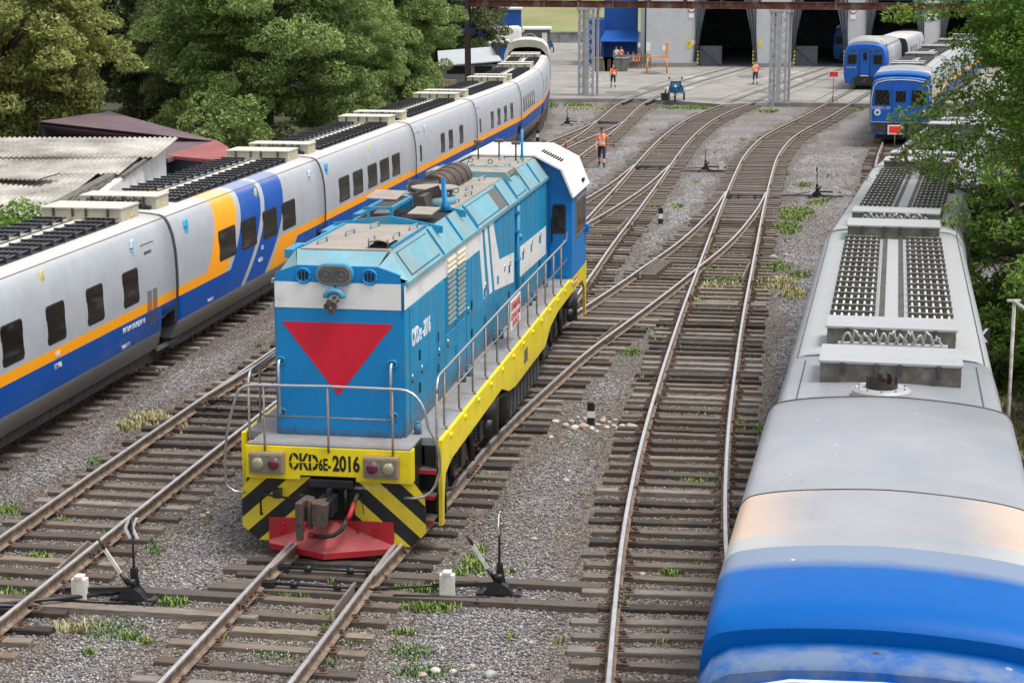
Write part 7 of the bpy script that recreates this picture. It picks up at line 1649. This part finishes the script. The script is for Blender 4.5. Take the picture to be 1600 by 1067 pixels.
# grooves and grassy joints beside the rails let into the concrete
m_groove = M('groove_dirt', (.065, .058, .05), .95, 0, .3, 2, ((.09, .14, .04), .55, .5))
m_patchc = M('worn_concrete', (.33, .315, .29), .9, 0, .1, 1, ((.4, .34, .2), .4, .8)); m_oil = M('oil_stain', (.13, .12, .11), .8, 0, .2, 1)
for k, nm in enumerate(('left', 'loco', 'centre')):
    P_ = PATH[nm]; s = MB(); d = P_.sY(126); vs = {}
    offs = (-1.9, -.93, -.66, .66, .93, 1.9)
    rows = []
    while d < P_.sY(173):
        p, t_ = P_.at(d); x = Vector((t_.y, -t_.x, 0)); rows.append((p, x)); d += 1.
    for o in offs:
        w = .05 if abs(o) > 1.5 else .10; v = []
        for p, x in rows: a = p + x * (o - w); b = p + x * (o + w); v += [(a.x, a.y, .294 + .001 * k), (b.x, b.y, .294 + .001 * k)]
        s.add(v, [(2 * i, 2 * i + 1, 2 * i + 3, 2 * i + 2) for i in range(len(rows) - 1)])
    tag(s.build('rail_groove', m_groove), kind='structure')
rr = random.Random(3); 
for k in range(26):
    x = rr.uniform(-2, 34); y = rr.uniform(134, 172); s = MB(); n = 14; rx, ry = rr.uniform(.4, 1.6), rr.uniform(.5, 3.2)
    s.add([(x + rx * math.cos(6.283 * i / n) * rr.uniform(.7, 1.2), y + ry * math.sin(6.283 * i / n) * rr.uniform(.7, 1.2), .2932 - .00012 * k) for i in range(n)], [tuple(range(n))]); tag(s.build('pavement_patch', m_oil if k % 3 else m_patchc), kind='structure')

# ------------------------------------------------------------------ one object per loose piece
def split_loose(names):
    for o in [o for o in D.objects if o.type == 'MESH' and o.name.split('.')[0] in names]:
        me = o.data; n = len(me.vertices); par = list(range(n))
        def find(a):
            while par[a] != a: par[a] = par[par[a]]; a = par[a]
            return a
        for e in me.edges:
            a, b = find(e.vertices[0]), find(e.vertices[1])
            if a != b: par[a] = b
        gr = {}
        for f in me.polygons: gr.setdefault(find(f.vertices[0]), []).append(f)
        if len(gr) < 2: continue
        for k, fs in enumerate(gr.values()):
            vi = sorted({v for f in fs for v in f.vertices}); mp = {v: i for i, v in enumerate(vi)}
            m2 = D.meshes.new(o.name.split('.')[0]); m2.from_pydata([me.vertices[v].co[:] for v in vi], [], [[mp[v] for v in f.vertices] for f in fs])
            for m_ in me.materials: m2.materials.append(m_)
            for i, f in enumerate(fs): m2.polygons[i].material_index = f.material_index; m2.polygons[i].use_smooth = f.use_smooth
            if k == 0: first = m2
            else:
                c = D.objects.new(o.name.split('.')[0], m2); COL.objects.link(c); c.parent = o.parent; c.matrix_local = o.matrix_local.copy()
        o.data = first
split_loose({'hatch_beam', 'roof_seam', 'roof_rail', 'hinge', 'lifting_eye', 'rivet', 'air_tank', 'fence_post', 'pane_bar', 'awning_post', 'gutter', 'latch', 'notice', 'roof_slot', 'white_slash'})
